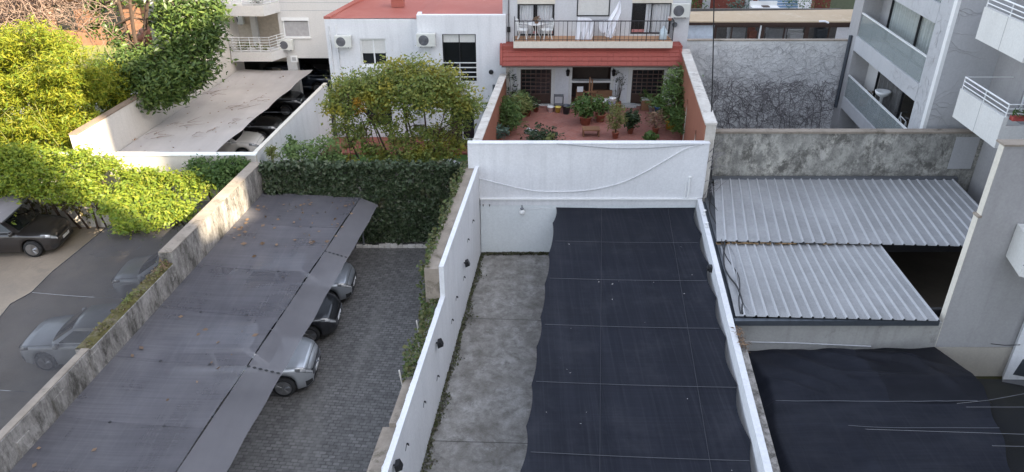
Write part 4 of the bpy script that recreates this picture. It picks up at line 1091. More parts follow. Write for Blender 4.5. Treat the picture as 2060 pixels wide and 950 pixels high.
# pale pier and a balcony corner at the right edge of the frame
t = thing('balcony', 'pale tiled balcony corner poking in at the right edge', 'balcony', (15.6, 16.6, 5))
p = GY(2050, 556, 16.8)
MB().hexa([(p.x, 16.8, p.z), (p.x + 2.4, 15.0, p.z), (p.x + 3, 17.8, p.z), (p.x + .25, 17.85, p.z)], [(p.x, 16.8, p.z + 1.0), (p.x + 2.4, 15.0, p.z + 1.0), (p.x + 3, 17.8, p.z + 1.0), (p.x + .25, 17.85, p.z + 1.0)]).build('parapet', M['cream_board'], t)
mb = MB()
for k in (.33, .66): mb.prism([(p.x - .004, 16.795, p.z + k), (p.x + 2.4, 14.994, p.z + k), (p.x + 2.4, 14.994, p.z + k + .02), (p.x - .004, 16.795, p.z + k + .02)], (0, .004, 0))
mb.build('joint', M['grey_metal'], t)
t = thing('pier', 'white pier with a dark triangular patch at the lower right edge', 'pier', (15.4, YF - .4, .34))
p = GY(2022, 752, YF - .35)
zb_ = p.z
MB().hexa([(p.x, YF - .35, zb_ - .3), (p.x + 3, YF - 1.4, zb_ - .3), (p.x + 3, YF - .02, zb_ - .3), (p.x + .2, YF - .02, zb_ - .3)], [(p.x, YF - .35, zb_ + 4.2), (p.x + 3, YF - 1.4, zb_ + 4.2), (p.x + 3, YF - .02, zb_ + 4.2), (p.x + .2, YF - .02, zb_ + 4.2)]).build('pier_body', M['white_wall'], t)
def fp(u, z): return (p.x + 3 * u + .0, YF - .355 - 1.05 * u, zb_ + z)
MB().prism([fp(.06, .02), fp(.45, .02), fp(.45, .1), fp(.09, .62)], (0, .004, 0)).build('dark_triangle', M['dark_gutter'], t)  # flat dark triangle laid on the pier face
a_ = GY(2052, 694, YF - .6)
tag(MB().tube([a_, a_ + V((-.45, -.02, .0)), a_ + V((-.8, .05, 0))], .012, 5).build('wall_hook', M['dark_metal']), 'thin dark hook on the white pier at the right edge', 'hook')

# draped black net at the lower right, thin net and wires beyond it
yback = YF - .04
FOLDS = [((.30, .0), (.62, .42), .10, .05), ((.42, .0), (.80, .30), .09, .04), ((.15, .0), (.45, .75), .06, .05), ((.62, .0), (.98, .55), .07, .04), ((.05, .3), (.4, .95), .05, .05), ((.75, .05), (.9, .9), .05, .03), ((.0, .55), (.3, .98), .06, .04), ((.3, .5), (.95, .62), .04, .04)]
def drape(u, v):
    # v 0 at the back wall, 1 near the camera
    y = yback + (9.0 - yback) * v
    xl_ = Wr(y) + .62 + .1 * math.sin(y * 1.7)
    yc = GZ(1700, 808, 1.75).y
    if y > yc:
        w = (y - yc) / (yback - yc)
        xr__ = 12.62 if w < .45 else 12.62 - .25 * (w - .45) / .55
        if w < .25: xr__ -= 1.0 * (.25 - w)
        z = 1.75 - .42 * w * (1 - u * .25) + .22 * math.sin(math.pi * w) * (.5 - .45 * abs(u - .45))
        z += .025 * math.sin(u * 23 + w * 3) * w ** 2
        for (u0, q0), (u1, q1), h, wd in FOLDS:
            q = 1 - w
            tt = ((u - u0) * (u1 - u0) + (q - q0) * (q1 - q0)) / ((u1 - u0) ** 2 + (q1 - q0) ** 2)
            if -.1 < tt < 1.1:
                d_ = ((u - u0) * (q1 - q0) - (q - q0) * (u1 - u0)) / math.hypot(u1 - u0, q1 - q0)
                z += 1.7 * h * math.exp(-(d_ / wd) ** 2) * math.sin(math.pi * min(1, max(0, (tt + .1) / 1.2)))
    else:
        w = (yc - y) / (yc - 9)
        xr__ = 12.37 - .33 * (yc - y) - .05 * math.sin(y * 4)
        z = 1.75 + .10 * math.sin(w * 7) * (1 - w) - .03 * w + .012 * math.sin(u * 13 + y * 3) + .03 * math.sin(u * 5 + y * 1.3) + .02 * math.sin(u * 9 - y * 2.3)
        z += .04 * math.exp(-((u - .3 - .35 * w) / .03) ** 2) * math.sin(math.pi * w)
    zc = -.28 * max(0, 1 - u / .045)
    return (xl_ + (xr__ - xl_) * u, y, z + zc - .03 * math.sin(math.pi * u))
t = thing('shade_net', 'creased black net draped below the stained wall in the lower right corner', 'shade net', (10, 15, 1.7))
M['net_drape_dark'] = net_mat('net_drape_dark', (.012, .013, .018), .94, (.018, .019, .025), .65, .6, (.3, 1, 1), .04, 0, .1)
vk = (yback - GZ(1700, 808, 1.75).y) / (yback - 9)
for (u0, u1, v0, v1, mm) in ((0, .33, 0, vk, 'net_drape'), (.33, .56, 0, vk, 'net_drape'), (.56, 1, 0, vk, 'net_drape_dark'), (0, 1, vk, 1, 'net_drape')):
    MB().grid(lambda u, v: drape(u0 + (u1 - u0) * u, v0 + (v1 - v0) * v), int(120 * (u1 - u0)), 60).build('sheet', M[mm], t, True)
seam_blue = plain('seam_blue', (.10, .105, .12), .8)
yc = GZ(1700, 808, 1.75).y
MB().tube([V(drape(.05 + .9 * i / 20, (yback - yc - .02) / (yback - 9))) + V((0, 0, .02 + .006 * math.sin(i * 2.1))) for i in range(21)], .010, 5).build('seam', seam_blue, t)
yc2 = GZ(1800, 864, 1.75).y
MB().tube([V(drape(.35 + .65 * i / 20, (yback - yc2) / (yback - 9))) + V((0, -.02 * i / 20, .02)) for i in range(21)], .007, 5).build('seam', seam_blue, t)
t = thing('shade_net', 'thin see-through black net beside the draped one over the mossy yard', 'shade net', (15, 14, 1.5))
MB().grid(lambda u, v: ((12.5 if v < .15 else 12.0 - 2.6 * (v - .15)) + 6 * u, 16.2 - 8 * v, 1.62 - .05 * math.sin(math.pi * u) + .02 * math.sin(v * 9)), 16, 24).build('sheet', M['net_thin'], t, True)
for lab, q in (('upper white wire across the thin net', ((1944, 819), (2100, 819))), ('long white wire crossing the draped net to the right edge', ((1660, 861), (1850, 867), (2100, 875))), ('lower white wire across the thin net', ((1996, 897), (2100, 899))), ('slack pale wire rising to the right above the draped net', ((1925, 812), (1990, 805), (2100, 785)))):
    tag(MB().tube([GZ(a, b, 1.82) for a, b in q], .0035, 5).build('wire', M['wire_grey']), lab, 'wire')
p = GZ(1942, 869, 1.82)
tag(leaves('fallen_leaf', [(p.x, p.y, 1.8), (p.x + .06, p.y + .02, 1.8)], .12, M['leaf_orange'], droop=0, spread=.1), 'single orange leaf on the draped black net by the long wire', 'leaf')
P = blob((Wr(16.9) + .25, 16.9, 2.45), (.12, .45, .12), 170, 6, .06)
tag(leaves('dry_plant', P, .14, M['leaf_dry'], aspect=.15, droop=.2), 'dry brown tuft growing on the wall top between the black nets', 'plant')

# cables running down between the white wall and the metal roof
random.seed(11)
for i, (lab, r) in enumerate((('black cable bundle running down beside the metal roof', .028), ('second thinner black cable looping beside the metal roof', .016), ('grey cable crossing the left edge of the metal roof', .014))):
    pts = []
    for k in range(15):
        v = k / 14; y = 27.2 - 9.2 * v
        z = 4.3 - 1.75 * min(1, v * 7) + .05 * math.sin(k * 1.7 + i)
        pts.append(V((Wr(y) + .42 + .12 * math.sin(k * 1.1 + i * 2) + .1 * i, y, max(z, 2.52))))
    tag(MB().tube(smooth_pts(pts), r, 6).build('cable', M['dark_metal'] if i < 2 else M['wire_grey']), lab, 'cable')
mb = MB()
for k in range(46):
    y = random.uniform(25.4, 27.6); b0 = V((7.25 + random.uniform(-.1, .35), y, random.uniform(2.4, 4.3)))
    d = V((random.uniform(-.1, .5), random.uniform(-.4, .1), random.uniform(.1, .7)))
    mb.tube([b0, b0 + d * .5 + V((0, 0, .06)), b0 + d], .014, 4, 0, .005)
tag(mb.build('dry_vine', M['dry_vine']), 'tangle of bare twigs where the white wall meets the stained wall', 'vine')
for i, (a, b) in enumerate(((1417, 430), (1421, 455))):
    p = GZ(a, b, 2.5)
    tag(MB().lathe((p.x, p.y, 2.46), [(.05, 0), (.06, .04), (.03, .07), (.035, .16), (.06, .18), (.01, .2)], 10).build('insulator', M['white_metal']), ('white insulator on the right wall nearest the back', 'second white insulator on the right wall just below the first')[i], 'insulator')
p = GZ(1420, 535, 2.3)
tag(MB().box(Wr(p.y) - .1, Wr(p.y) + .0, p.y - .1, p.y + .1, 2.1, 2.3).box(Wr(p.y) - .16, Wr(p.y) - .1, p.y - .06, p.y + .06, 2.14, 2.24).build('floodlight', M['dark_metal']), 'small black fitting on the right white wall above the net edge', 'floodlight')
a_ = GY(1437, -40, 27.25); b_ = GY(1430, 262, 27.25)
tag(MB().tube([a_, a_.lerp(b_, .5) + V((.02, 0, 0)), b_], .022, 6).build('cable', M['dark_metal']), 'long black cable hanging straight down in front of the vine covered wall', 'cable')

# ================================================================== VINE WALL, RESTAURANT, RIGHT APARTMENT BLOCKS
t = thing('boundary_wall', 'pale grey wall covered in bare climbing vines right of the terrace', 'wall', (12.5, 38, 0))
xv0, xv1 = 8.7, GY(1692, 150, 38).x + .1
MB().box(xv0, xv1, 38.0, 38.25, 0, 5.22).build('wall', M['vein_wall'], t)
MB().box(xv0, xv1 + .02, 37.97, 38.28, 5.222, 5.27).build('coping', M['old_cap'], t)
def vine_net(mb, x0, x1, z0, z1, y, n, stepl, r, spread=.5, updir=(0, 1), seed=3, maxd=26, density=None):
    rr = random.Random(seed)
    for k in range(n):
        x, z = rr.uniform(x0, x1), rr.uniform(z0, z1)
        if density and rr.random() > density(x, z): continue
        an = math.atan2(updir[1], updir[0]) + rr.gauss(0, .8); r0 = r * rr.uniform(.4, 1.1)
        pts = [V((x, y - .012, z))]
        for s in range(rr.randint(6, maxd)):
            an += rr.gauss(0, spread)
            x += math.cos(an) * stepl; z += math.sin(an) * stepl
            if not (x0 < x < x1 and z0 < z < z1): break
            pts.append(V((x, y - .012, z)))
        if len(pts) > 3: mb.tube(pts, r0, 3, 0, r0 * .4, cap=False)
    return mb
mb = MB()
zmid = GY(1550, 170, 38).z
rr = random.Random(5)
for k in range(17):      # main stems climbing from the base
    x = xv0 + .5 + (xv1 - xv0 - 1) * (k + rr.random()) / 17; z = .5; an = math.pi / 2; pts = [V((x, 37.985, z))]
    top = rr.uniform(3.6, 5.15)
    while z < top:
        an = math.pi / 2 + (an - math.pi / 2) * .9 + rr.gauss(0, .22); x += math.cos(an) * .15; z += math.sin(an) * .15
        x = min(max(x, xv0 + .1), xv1 - .1); pts.append(V((x, 37.985, z)))
        if rr.random() < .6:
            a2 = an + rr.choice((-1, 1)) * rr.uniform(.5, 1.2); q = [pts[-1].copy()]; xx, zz = x, z
            for s in range(rr.randint(5, 16)):
                a2 += rr.gauss(0, .3); xx += math.cos(a2) * .1; zz += math.sin(a2) * .1
                if not (xv0 < xx < xv1 and .4 < zz < zmid + .5): break
                q.append(V((xx, 37.985, zz)))
            if len(q) > 2: mb.tube(q, .010, 3, 0, .004, cap=False)
    mb.tube([p for p in pts if p.z < zmid + .3], .018, 4, 0, .01, cap=False)
vine_net(mb, xv0, xv1, .4, zmid + .25, 37.985, 760, .08, .010, .55, (1, .1), 3, 24)
vine_net(mb, xv0, xv1, .4, zmid + .1, 37.975, 330, .08, .014, .45, (1, .05), 8, 24, lambda x, z: .3 + .7 * max(0, math.sin(x * 1.3 + z)))
tag(mb.build('dry_vine', M['dry_vine']), 'dense bare dark vine over the lower half of the pale wall', 'vine')
mb = vine_net(MB(), xv0, xv1, zmid, 5.2, 37.985, 560, .09, .008, .45, (1, .2), 4, 22)
tag(mb.build('dry_vine', M['dry_vine_pale']), 'fine pale vine tendrils over the upper half of the pale wall', 'vine')
# restaurant strip
YR = 40.6
t = thing('garden_room', 'long glazed garden room with a flat tan roof behind the vine covered wall', 'building', (13, YR, 3))
zE = GY(1550, 43, YR).z
xr0, xr1 = GY(1381, 44, YR).x, GY(1735, 44, YR).x
r0 = GZ(1381, 24, zE + .1); r1 = GZ(1735, 19, zE + .1)
MB().hexa([(xr0, YR - .3, zE), (xr1, YR - .3, zE), (xr1 + 1, r1.y, zE + .05), (xr0, r0.y, zE + .05)], [(xr0, YR - .3, zE + .06), (xr1, YR - .3, zE + .06), (xr1 + 1, r1.y, zE + .11), (xr0, r0.y, zE + .11)]).build('roof', M['tan_sheet'], t)
MB().box(xr0, xr1, YR - .22, YR, zE - .16, zE - .002).build('fascia', M['brown_wood'], t)
xg0 = GY(1438, 60, YR).x
MB().box(xr0, xg0 - .05, YR - .02, YR + .1, 3.2, zE - .16).build('white_panel', plain('white_panel', (.62, .68, .75), .5), t)
bays = [(1442, 1472), (1474, 1530), (1538, 1578), (1580, 1620), (1628, 1668), (1670, 1712)]
mb = MB(); last = xg0
for a, b in bays:
    x0, x1 = GY(a, 60, YR).x, GY(b, 60, YR).x
    mb.box(last, x0, YR, YR + .12, 3.2, zE - .16); last = x1
mb.box(last, xr1, YR, YR + .12, 3.2, zE - .16); mb.box(xg0, xr1, YR, YR + .12, 3.2, 3.7).box(xg0, xr1, YR + .002, YR + .118, zE - .32, zE - .162)
mb.build('frame', M['brown_wood'], t)
for a, b in bays:
    x0, x1 = GY(a, 60, YR).x, GY(b, 60, YR).x
    MB().box(x0, x1, YR + .05, YR + .07, 3.7, zE - .32).build('pane', M['pane_clear'], t)
MB().box(xr0, xr1, YR + 3.0, YR + 3.1, 3.2, zE).build('back_wall', plain('room_back', (.14, .13, .12), .9), t)
p = GY(1528, 64, YR - .05); MB().tube([(p.x, YR - .06, 3.6), (p.x + .03, YR - .06, zE - .2)], .05, 8).build('downpipe', M['white_metal'], t)
for i, (a, b, w, h, c) in enumerate(((1480, 66, .9, .9, 'grey_pot'), (1560, 68, 1.0, .8, 'grey_pot'), (1600, 72, .8, .4, 'white_paint'), (1512, 68, .4, .5, 'clay'), (1650, 66, .6, .6, 'dark_gutter'))):
    q = GY(a, b, YR + 1.6)
    mb = MB().box(q.x - w / 2, q.x + w / 2, YR + 1.3, YR + 1.7, q.z - .6, q.z + h * .4).box(q.x - w / 2, q.x + w / 2, YR + 1.7, YR + 1.8, q.z, q.z + h * .8)
    tag(mb.build('armchair', M[c]), ('pale chair behind the first panes of the garden room', 'grey chair behind the middle panes of the garden room', 'white low chair behind the middle panes of the garden room', 'terracotta chair beside the white downpipe of the garden room', 'dark chair behind the right panes of the garden room')[i], 'chair')
mb = MB().tube([GY(1648, 43, YR - .3), GY(1660, 43, YR - .3), GY(1667, 46, YR - .3)], .05, 6)
tag(mb.build('rag', M['linen']), 'white rag on the edge of the tan roof', 'rag')
# behind the garden room
ZB = 3.2
t = thing('brick_wall', 'dark red wall with white posts behind the tan roof', 'wall', (12, 47, ZB))
MB().box(8.5, 15.4, 47.5, 47.7, ZB, 9).build('wall', M['skin_brick'], t)
for px in (1420, 1505): q = GY(px, 10, 47.45); MB().box(q.x - .22, q.x + .22, 47.3, 47.48, ZB, 9).build('post', M['grey_render2'], t)
t = thing('brick_wall', 'short red brick wall at the end of the tan roof', 'wall', (18.5, 46.4, ZB))
q = GY(1655, 10, 46.4); q2 = GY(1670, 10, 46.4)
MB().box(q.x - .5, q2.x, 46.4, 46.9, ZB, 8.5).build('wall', M['skin_brick'], t)
q = GY(1690, 5, 50)
tag(box(q.x - 1.5, q.x + 5, 50, 50.3, ZB, 9).build('hedge_wall', plain('olive_panel', (.14, .16, .1), .9)), 'olive green panel wall far behind the tan roof', 'wall')
def bush(name, label, c, r, n, size, mat, stem=True, cat='shrub', aspect=.45, droop=.3, group=None, clump=8, cr=None, shell=.4):
    t_ = thing(name, label, cat, (c[0], c[1], c[2]), 0, group)
    rr_ = r if hasattr(r, '__len__') else (r, r, r)
    P = blob((c[0], c[1], c[2] + rr_[2]), rr_, n, clump, cr or min(rr_) * .25, shell)
    P = P[P[:, 2] > c[2] + .02]
    leaves('foliage', P, size, mat, t_, aspect, droop)
    if stem:
        mb = MB()
        for k in range(5):
            limb(mb, (c[0] + random.uniform(-.04, .04), c[1] + random.uniform(-.04, .04), c[2]), (c[0] + random.uniform(-.6, .6) * rr_[0], c[1] + random.uniform(-.6, .6) * rr_[1], c[2] + rr_[2] * random.uniform(1, 1.7)), .02 + .012 * rr_[2], .006, .1, 5)
        mb.build('stem', M['bark'], t_)
    return t_
q = GY(1394, 16, 45.5); bush('shrub', 'dark green shrub behind the left end of the tan roof', (q.x, 45.5, ZB), (.8, .7, 2.1), 900, .16, M['leaf_green'])
q = GY(1486, 20, 45.5); bush('shrub', 'round blue green shrub behind the tan roof', (q.x, 45.5, ZB), (.8, .7, 1.35), 900, .15, M['leaf_blue'])
q = GY(1622, 8, 46); bush('hedge', 'clipped mossy green hedge sloping behind the tan roof', (q.x, 46, ZB), (1.5, .9, 1.75), 1800, .12, M['leaf_green'], False, 'hedge')
t = thing('garden_bench', 'white garden lounger behind the tan roof', 'bench', (0, 0, 0))
q = GY(1540, 14, 45)
t.location = (q.x, 45, ZB)
zz = q.z - .05
MB().box(q.x - .85, q.x + .75, 44.7, 45.3, zz - .08, zz + .06).build('seat', M['white_metal'], t)
MB().box(q.x - .85, q.x + .75, 45.3, 45.4, zz, zz + .3).build('backrest', M['white_metal'], t)
MB().box(q.x - .2, q.x + .2, 44.8, 45.2, zz + .06, zz + .1).build('cushion', M['brown_wood'], t)
for s in (-.75, .65):
    MB().tube([(q.x + s, 45, ZB), (q.x + s, 45, zz - .08)], .04).build('leg', M['white_metal'], t)
q = GY(1562, 5, 46.2)
t = thing('awning', 'blue and white striped awning behind the tan roof', 'awning', (q.x, 46.2, ZB))
MB().hexa([(q.x - 1.0, 46.0, q.z - .5), (q.x + 1.3, 46.0, q.z - .5), (q.x + 1.3, 46.8, q.z + .6), (q.x - 1.0, 46.8, q.z + .6)], [(q.x - 1.0, 45.97, q.z - .47), (q.x + 1.3, 45.97, q.z - .47), (q.x + 1.3, 46.77, q.z + .63), (q.x - 1.0, 46.77, q.z + .63)]).build('fabric', M['blue_cloth'], t)
mb = MB()
for k in range(8): mb.tube([(q.x - 1.0, 45.96 + .1 * k, q.z - .44 + .137 * k), (q.x + 1.3, 45.96 + .1 * k, q.z - .44 + .137 * k)], .02, 5)
mb.build('stripe', M['white_metal'], t)
mb = MB()
for s in (-.95, 1.25): mb.tube([(q.x + s, 46.7, ZB), (q.x + s, 46.7, q.z + .55)], .03)
mb.build('post', M['white_metal'], t)

# --- apartment block with the glass balustrades
KA = .075
def Wa(y): return 16.88 + KA * (y - 38)
t = thing('apartment_building', 'grey apartment block with glass balustrades and curtained windows on the right', 'building', (17.5, 33, 0))
Yn, Yfar = 28.1, 38.25
def sblock(mb, y0, y1, z0, z1, d0, d1):
    """block between depths d0..d1 behind the slanted facade line"""
    return mb.hexa([(Wa(y0) + d0, y0, z0), (Wa(y0) + d1, y0, z0), (Wa(y1) + d1, y1, z0), (Wa(y1) + d0, y1, z0)], [(Wa(y0) + d0, y0, z1), (Wa(y0) + d1, y0, z1), (Wa(y1) + d1, y1, z1), (Wa(y1) + d0, y1, z1)])
fl_z = [(2.08, 2.66), (5.02, 5.72), (8.12, 8.85), (11.2, 11.9)]
MB().box(Wa(Yn), 18.6, Yn, Yn + .25, 0, 13).build('end_wall', M['grey_render2'], t)
sblock(MB(), Yn + .25, 29.35, 0, 13, 0, .5).build('near_pier', M['grey_render2'], t)
sblock(MB(), 37.05, Yfar, 0, 13, .002, 2.0).build('far_pier', M['grey_render'], t)
sblock(MB(), Yn + .25, Yfar, 0, 13, 1.5, 1.75)
for i, (a, b) in enumerate(fl_z):
    sl = sblock(MB(), 29.35, 37.05, a, b, -.012, 1.5).build('floor_slab', M['grey_render2'], t)
sblock(MB(), 28.35, 37.05, -.5, 2.08, 1.0, 1.2).build('basement_wall', M['grey_render'], t)
for i, (za, zb, ya, yb, cur) in enumerate(((2.66, 5.02, 29.4, 35.7, 0), (5.72, 8.12, 29.4, 36.0, 1), (8.85, 11.2, 29.4, 36, 1))):
    sblock(MB(), yb, 37.05, za, zb, .92, 1.2).build('loggia_wall', M['grey_render'] if i else M['beige_build'], t)
    wn_ = sblock(sblock(MB(), ya, yb, zb - .15, zb, .9, 1.0), ya, yb, za, za + .08, .9, 1.0)
    for yy in (ya, (ya + yb) / 2, yb - .06): sblock(wn_, yy, yy + .06, za + .08, zb - .15, .9, 1.0)
    w = wn_.build('window', M['dark_metal'], t)
    sblock(MB(), ya + .06, yb - .06, za + .08, zb - .15, .94, .955).build('pane', glass_mat('pane_pale', (.1, .11, .11), .05, .88) if cur else M['pane_clear'], w)
    cm = MB()
    c0, c1 = (ya + .05, yb - .05) if cur else (ya + 3.4, yb - .1)
    cm.grid(lambda u, v: (Wa(c0 + (c1 - c0) * u) + 1.06 + .045 * math.sin((c1 - c0) * u * 24) + .02 * math.sin((c1 - c0) * u * 61), c0 + (c1 - c0) * u, za + .05 + (zb - za - .2) * v), 180, 2)
    cm.build('curtain', M['sheer'] if cur else plain('curtain_grey', (.2, .195, .19), .9), w, True)
    sblock(MB(), ya, yb, za, zb, 3.0, 3.1).build('room', M['interior_shade'], w)
    # balustrade
    zr__ = za + 1.06
    gl_ = sblock(MB(), 29.35, 37.05, za + .02, zr__, .05, .065).build('glass_balustrade', M['clear_glass'] if i != 1 else M['clear_glass'], t)
    sblock(MB(), 29.3, 37.08, zr__, zr__ + .06, .02, .1).build('handrail', M['white_metal'], gl_)
    mb = MB()
    for yy in np.linspace(29.5, 36.9, 6): sblock(mb, yy, yy + .03, za, zr__, .07, .1)
    mb.build('post', M['grey_metal'], gl_)
MB().box(Wa(Yn) - .015, Wa(Yn) + .12, Yn - .02, Yn + .2, 0, 13).build('corner_strip', M['white_metal'], t)
mb = MB().tube([(Wa(37.6) - .08, 37.6, 1.9), (Wa(37.6) - .08, 37.6, 5.6)], .09, 8)
mb.build('downpipe', M['dark_gutter'], t)
mb = MB()
rr = random.Random(9)
for k in range(80):      # vine traces on the pier and slabs
    y, z = rr.uniform(28.2, 29.3), rr.uniform(2, 9); an = rr.uniform(0, 6.3); pts = []
    for s in range(rr.randint(4, 12)):
        an += rr.gauss(0, .5); y += math.cos(an) * .09; z += math.sin(an) * .09
        if not 28.15 < y < 29.33: break
        pts.append(V((Wa(y) - .008, y, z)))
    if len(pts) > 2: mb.tube(pts, .006, 3, 0, .003, cap=False)
for k in range(22):
    y, z = rr.uniform(29.4, 31.5), rr.choice((rr.uniform(5.05, 5.7), rr.uniform(8.15, 8.8))); an = rr.uniform(2, 4); pts = []
    lo, hi = (5.03, 5.71) if z < 6 else (8.13, 8.84)
    for s in range(rr.randint(4, 12)):
        an += rr.gauss(0, .5); y -= math.cos(an) * .1; z += math.sin(an) * .08
        if not lo < z < hi or y < 29.4: break
        pts.append(V((Wa(y) - .02, y, z)))
    if len(pts) > 2: mb.tube(pts, .006, 3, 0, .003, cap=False)
for k in range(18):       # tendrils reaching round the corner onto the grey end wall
    x, z = Wa(Yn) + .05, rr.choice((rr.uniform(6.6, 9.4), rr.uniform(4.6, 5.4), rr.uniform(8, 9.4))); an = rr.uniform(-.5, .5); pts = [V((x, Yn - .01, z))]
    for s in range(rr.randint(6, 20)):
        an = an * .9 + rr.gauss(0, .3); x += math.cos(an) * .09; z += math.sin(an) * .09
        if x > 18: break
        pts.append(V((x, Yn - .01, z)))
    if len(pts) > 2: mb.tube(pts, .008, 3, 0, .003, cap=False)
tag(mb.build('dry_vine', plain('vine_grey', (.36, .35, .355), .95)), 'thin grey vine traces over the corner of the block with glass balustrades', 'vine')
# things standing on its lower balcony
y_, x_ = 33.9, Wa(33.9) + .6
t = thing('pedestal_table', 'white pedestal planter behind the lower glass balustrade', 'planter', (x_, y_, 2.66))
MB().lathe((x_, y_, 2.66), [(.22, 0), (.2, .05), (.06, .1), (.07, 1.0), (.3, 1.15), (.36, 1.3), (.3, 1.3), (.1, 1.2)], 16).build('bowl', M['white_metal'], t, True)
y_, x_ = 35.6, Wa(35.6) + .5
t = thing('potted_plant', 'brown dried plant in a pot in the far corner of the lower glass balcony', 'potted plant', (x_, y_, 2.66))
MB().lathe((x_, y_, 2.66), [(.15, 0), (.22, .4), (.19, .4), (.17, .3), (.01, .3)], 12).build('pot', M['clay'], t)
leaves('foliage', blob((x_, y_, 3.3), (.25, .3, .25), 120, 6, .06), .16, M['leaf_dry'], t)
y_, x_ = 31.4, Wa(31.4) + .7
t = thing('bicycle', 'bicycle leaning upright at the near end of the lower glass balcony', 'bicycle', (x_, y_, 2.66))
for dy in (-.5, .5):
    w = MB()
    ring = [(x_, y_ + dy + .33 * math.cos(q), 3.0 + .33 * math.sin(q)) for q in np.linspace(0, 2 * math.pi, 25)]
    w.tube(ring, .022, 6)
    for k in range(8):
        q = k * math.pi / 4; w.tube([(x_, y_ + dy, 3.0), (x_, y_ + dy + .33 * math.cos(q), 3.0 + .33 * math.sin(q))], .004, 3)
    w.build('wheel', M['tyre'], t)
mb = MB()
A, B, C_, D_ = (x_, y_ - .5, 3.0), (x_, y_ - .12, 3.0), (x_, y_ - .25, 3.5), (x_, y_ + .32, 3.55)
for p, q in ((A, B), (A, C_), (B, C_), (C_, D_), (B, D_), (D_, (x_, y_ + .5, 3.0)), (D_, (x_, y_ + .3, 3.72))): mb.tube([p, q], .02, 6)
mb.build('frame', M['white_metal'], t)
MB().tube([(x_ - .28, y_ + .3, 3.72), (x_ + .28, y_ + .3, 3.72)], .016).build('handlebar', M['dark_metal'], t)
MB().box(x_ - .06, x_ + .06, y_ - .4, y_ - .14, 3.6, 3.66).tube([C_, (x_, y_ - .27, 3.6)], .015).build('saddle', M['plastic_black'], t)
for i, (yy, w) in enumerate(((30.6, .5), (32.6, .4))):
    x_ = Wa(yy) + .55
    P = blob((x_, yy, 2.95), (.25, w, .25), 160, 6, .07)
    tag(leaves('dry_plant', P, .14, M['leaf_dry'], aspect=.3), ('dried brown plants behind the near end of the lower glass balustrade', 'dried brown plants behind the middle of the lower glass balustrade')[i], 'plants')

# --- the nearer block with solid balconies
def Wb(y): return 18.25 + .05 * (y - 28.1)
t = thing('apartment_building', 'pale grey apartment block with solid balconies at the right edge', 'building', (18.6, 24, 0))
zs_ = [5.33, 8.18, 11.05]
wb = MB()
segs = []
for (y0, y1, z0, z1) in ((18.2, 22.2, 0, 13), (26.0, 28.1, 0, 13), (22.2, 26.0, 0, 4.3), (22.2, 26.0, 5.2, 5.75), (22.2, 26.0, 8.1, 8.6), (22.2, 26.0, 10.9, 13)):
    wb.hexa([(Wb(y0), y0, z0), (Wb(y0) + .3, y0, z0), (Wb(y1) + .3, y1, z0), (Wb(y1), y1, z0)], [(Wb(y0), y0, z1), (Wb(y0) + .3, y0, z1), (Wb(y1) + .3, y1, z1), (Wb(y1), y1, z1)])
wb.hexa([(Wb(22.2), 22.2, 4.3), (Wb(22.2) + .3, 22.2, 4.3), (Wb(24) + .3, 24, 4.3), (Wb(24), 24, 4.3)], [(Wb(22.2), 22.2, 5.2), (Wb(22.2) + .3, 22.2, 5.2), (Wb(24) + .3, 24, 5.2), (Wb(24), 24, 5.2)])
wb.build('facade', M['grey_render'], t)
for (z0, z1) in ((5.75, 8.1), (8.6, 10.9)):
    w = MB()
    for yy in (22.2, 23.7, 25.2, 25.92): w.hexa([(Wb(yy) + .06, yy, z0), (Wb(yy) + .16, yy, z0), (Wb(yy) + .16, yy + .08, z0), (Wb(yy) + .06, yy + .08, z0)], [(Wb(yy) + .06, yy, z1), (Wb(yy) + .16, yy, z1), (Wb(yy) + .16, yy + .08, z1), (Wb(yy) + .06, yy + .08, z1)])
    for z in (z0, z1 - .08): w.hexa([(Wb(22.2) + .07, 22.28, z), (Wb(22.2) + .15, 22.28, z), (Wb(26) + .15, 25.92, z), (Wb(26) + .07, 25.92, z)], [(Wb(22.2) + .07, 22.28, z + .08), (Wb(22.2) + .15, 22.28, z + .08), (Wb(26) + .15, 25.92, z + .08), (Wb(26) + .07, 25.92, z + .08)])
    w = w.build('balcony_door', M['white_metal'], t)
    MB().quad((Wb(22.2) + .11, 22.2, z0), (Wb(26) + .11, 26, z0), (Wb(26) + .11, 26, z1), (Wb(22.2) + .11, 22.2, z1)).build('pane', glass_mat('pane_blue', (.05, .07, .09), .05, .7), w)
    MB().grid(lambda u, v: (Wb(24) + .34 + .04 * math.sin(u * 90), 22.25 + 3.3 * u, z0 + .02 + (z1 - z0 - .05) * v), 140, 2).build('curtain', M['blue_curtain'], w, True)
    MB().box(Wb(24) + 1.6, Wb(24) + 1.7, 22, 26.2, z0, z1).build('room', M['interior_shade'], w)
w = MB()
for yy in (24.0, 24.55, 25.0, 25.94): w.box(Wb(yy) + .02, Wb(yy) + .1, yy, yy + .06, 4.3, 5.2)
w.box(Wb(24) - .06, Wb(24) + .12, 23.95, 26.05, 4.24, 4.3)
w = w.build('window', M['white_metal'], t)
MB().quad((Wb(24) + .06, 24, 4.3), (Wb(26) + .06, 26, 4.3), (Wb(26) + .06, 26, 5.2), (Wb(24) + .06, 24, 5.2)).build('pane', M['glass'], w)
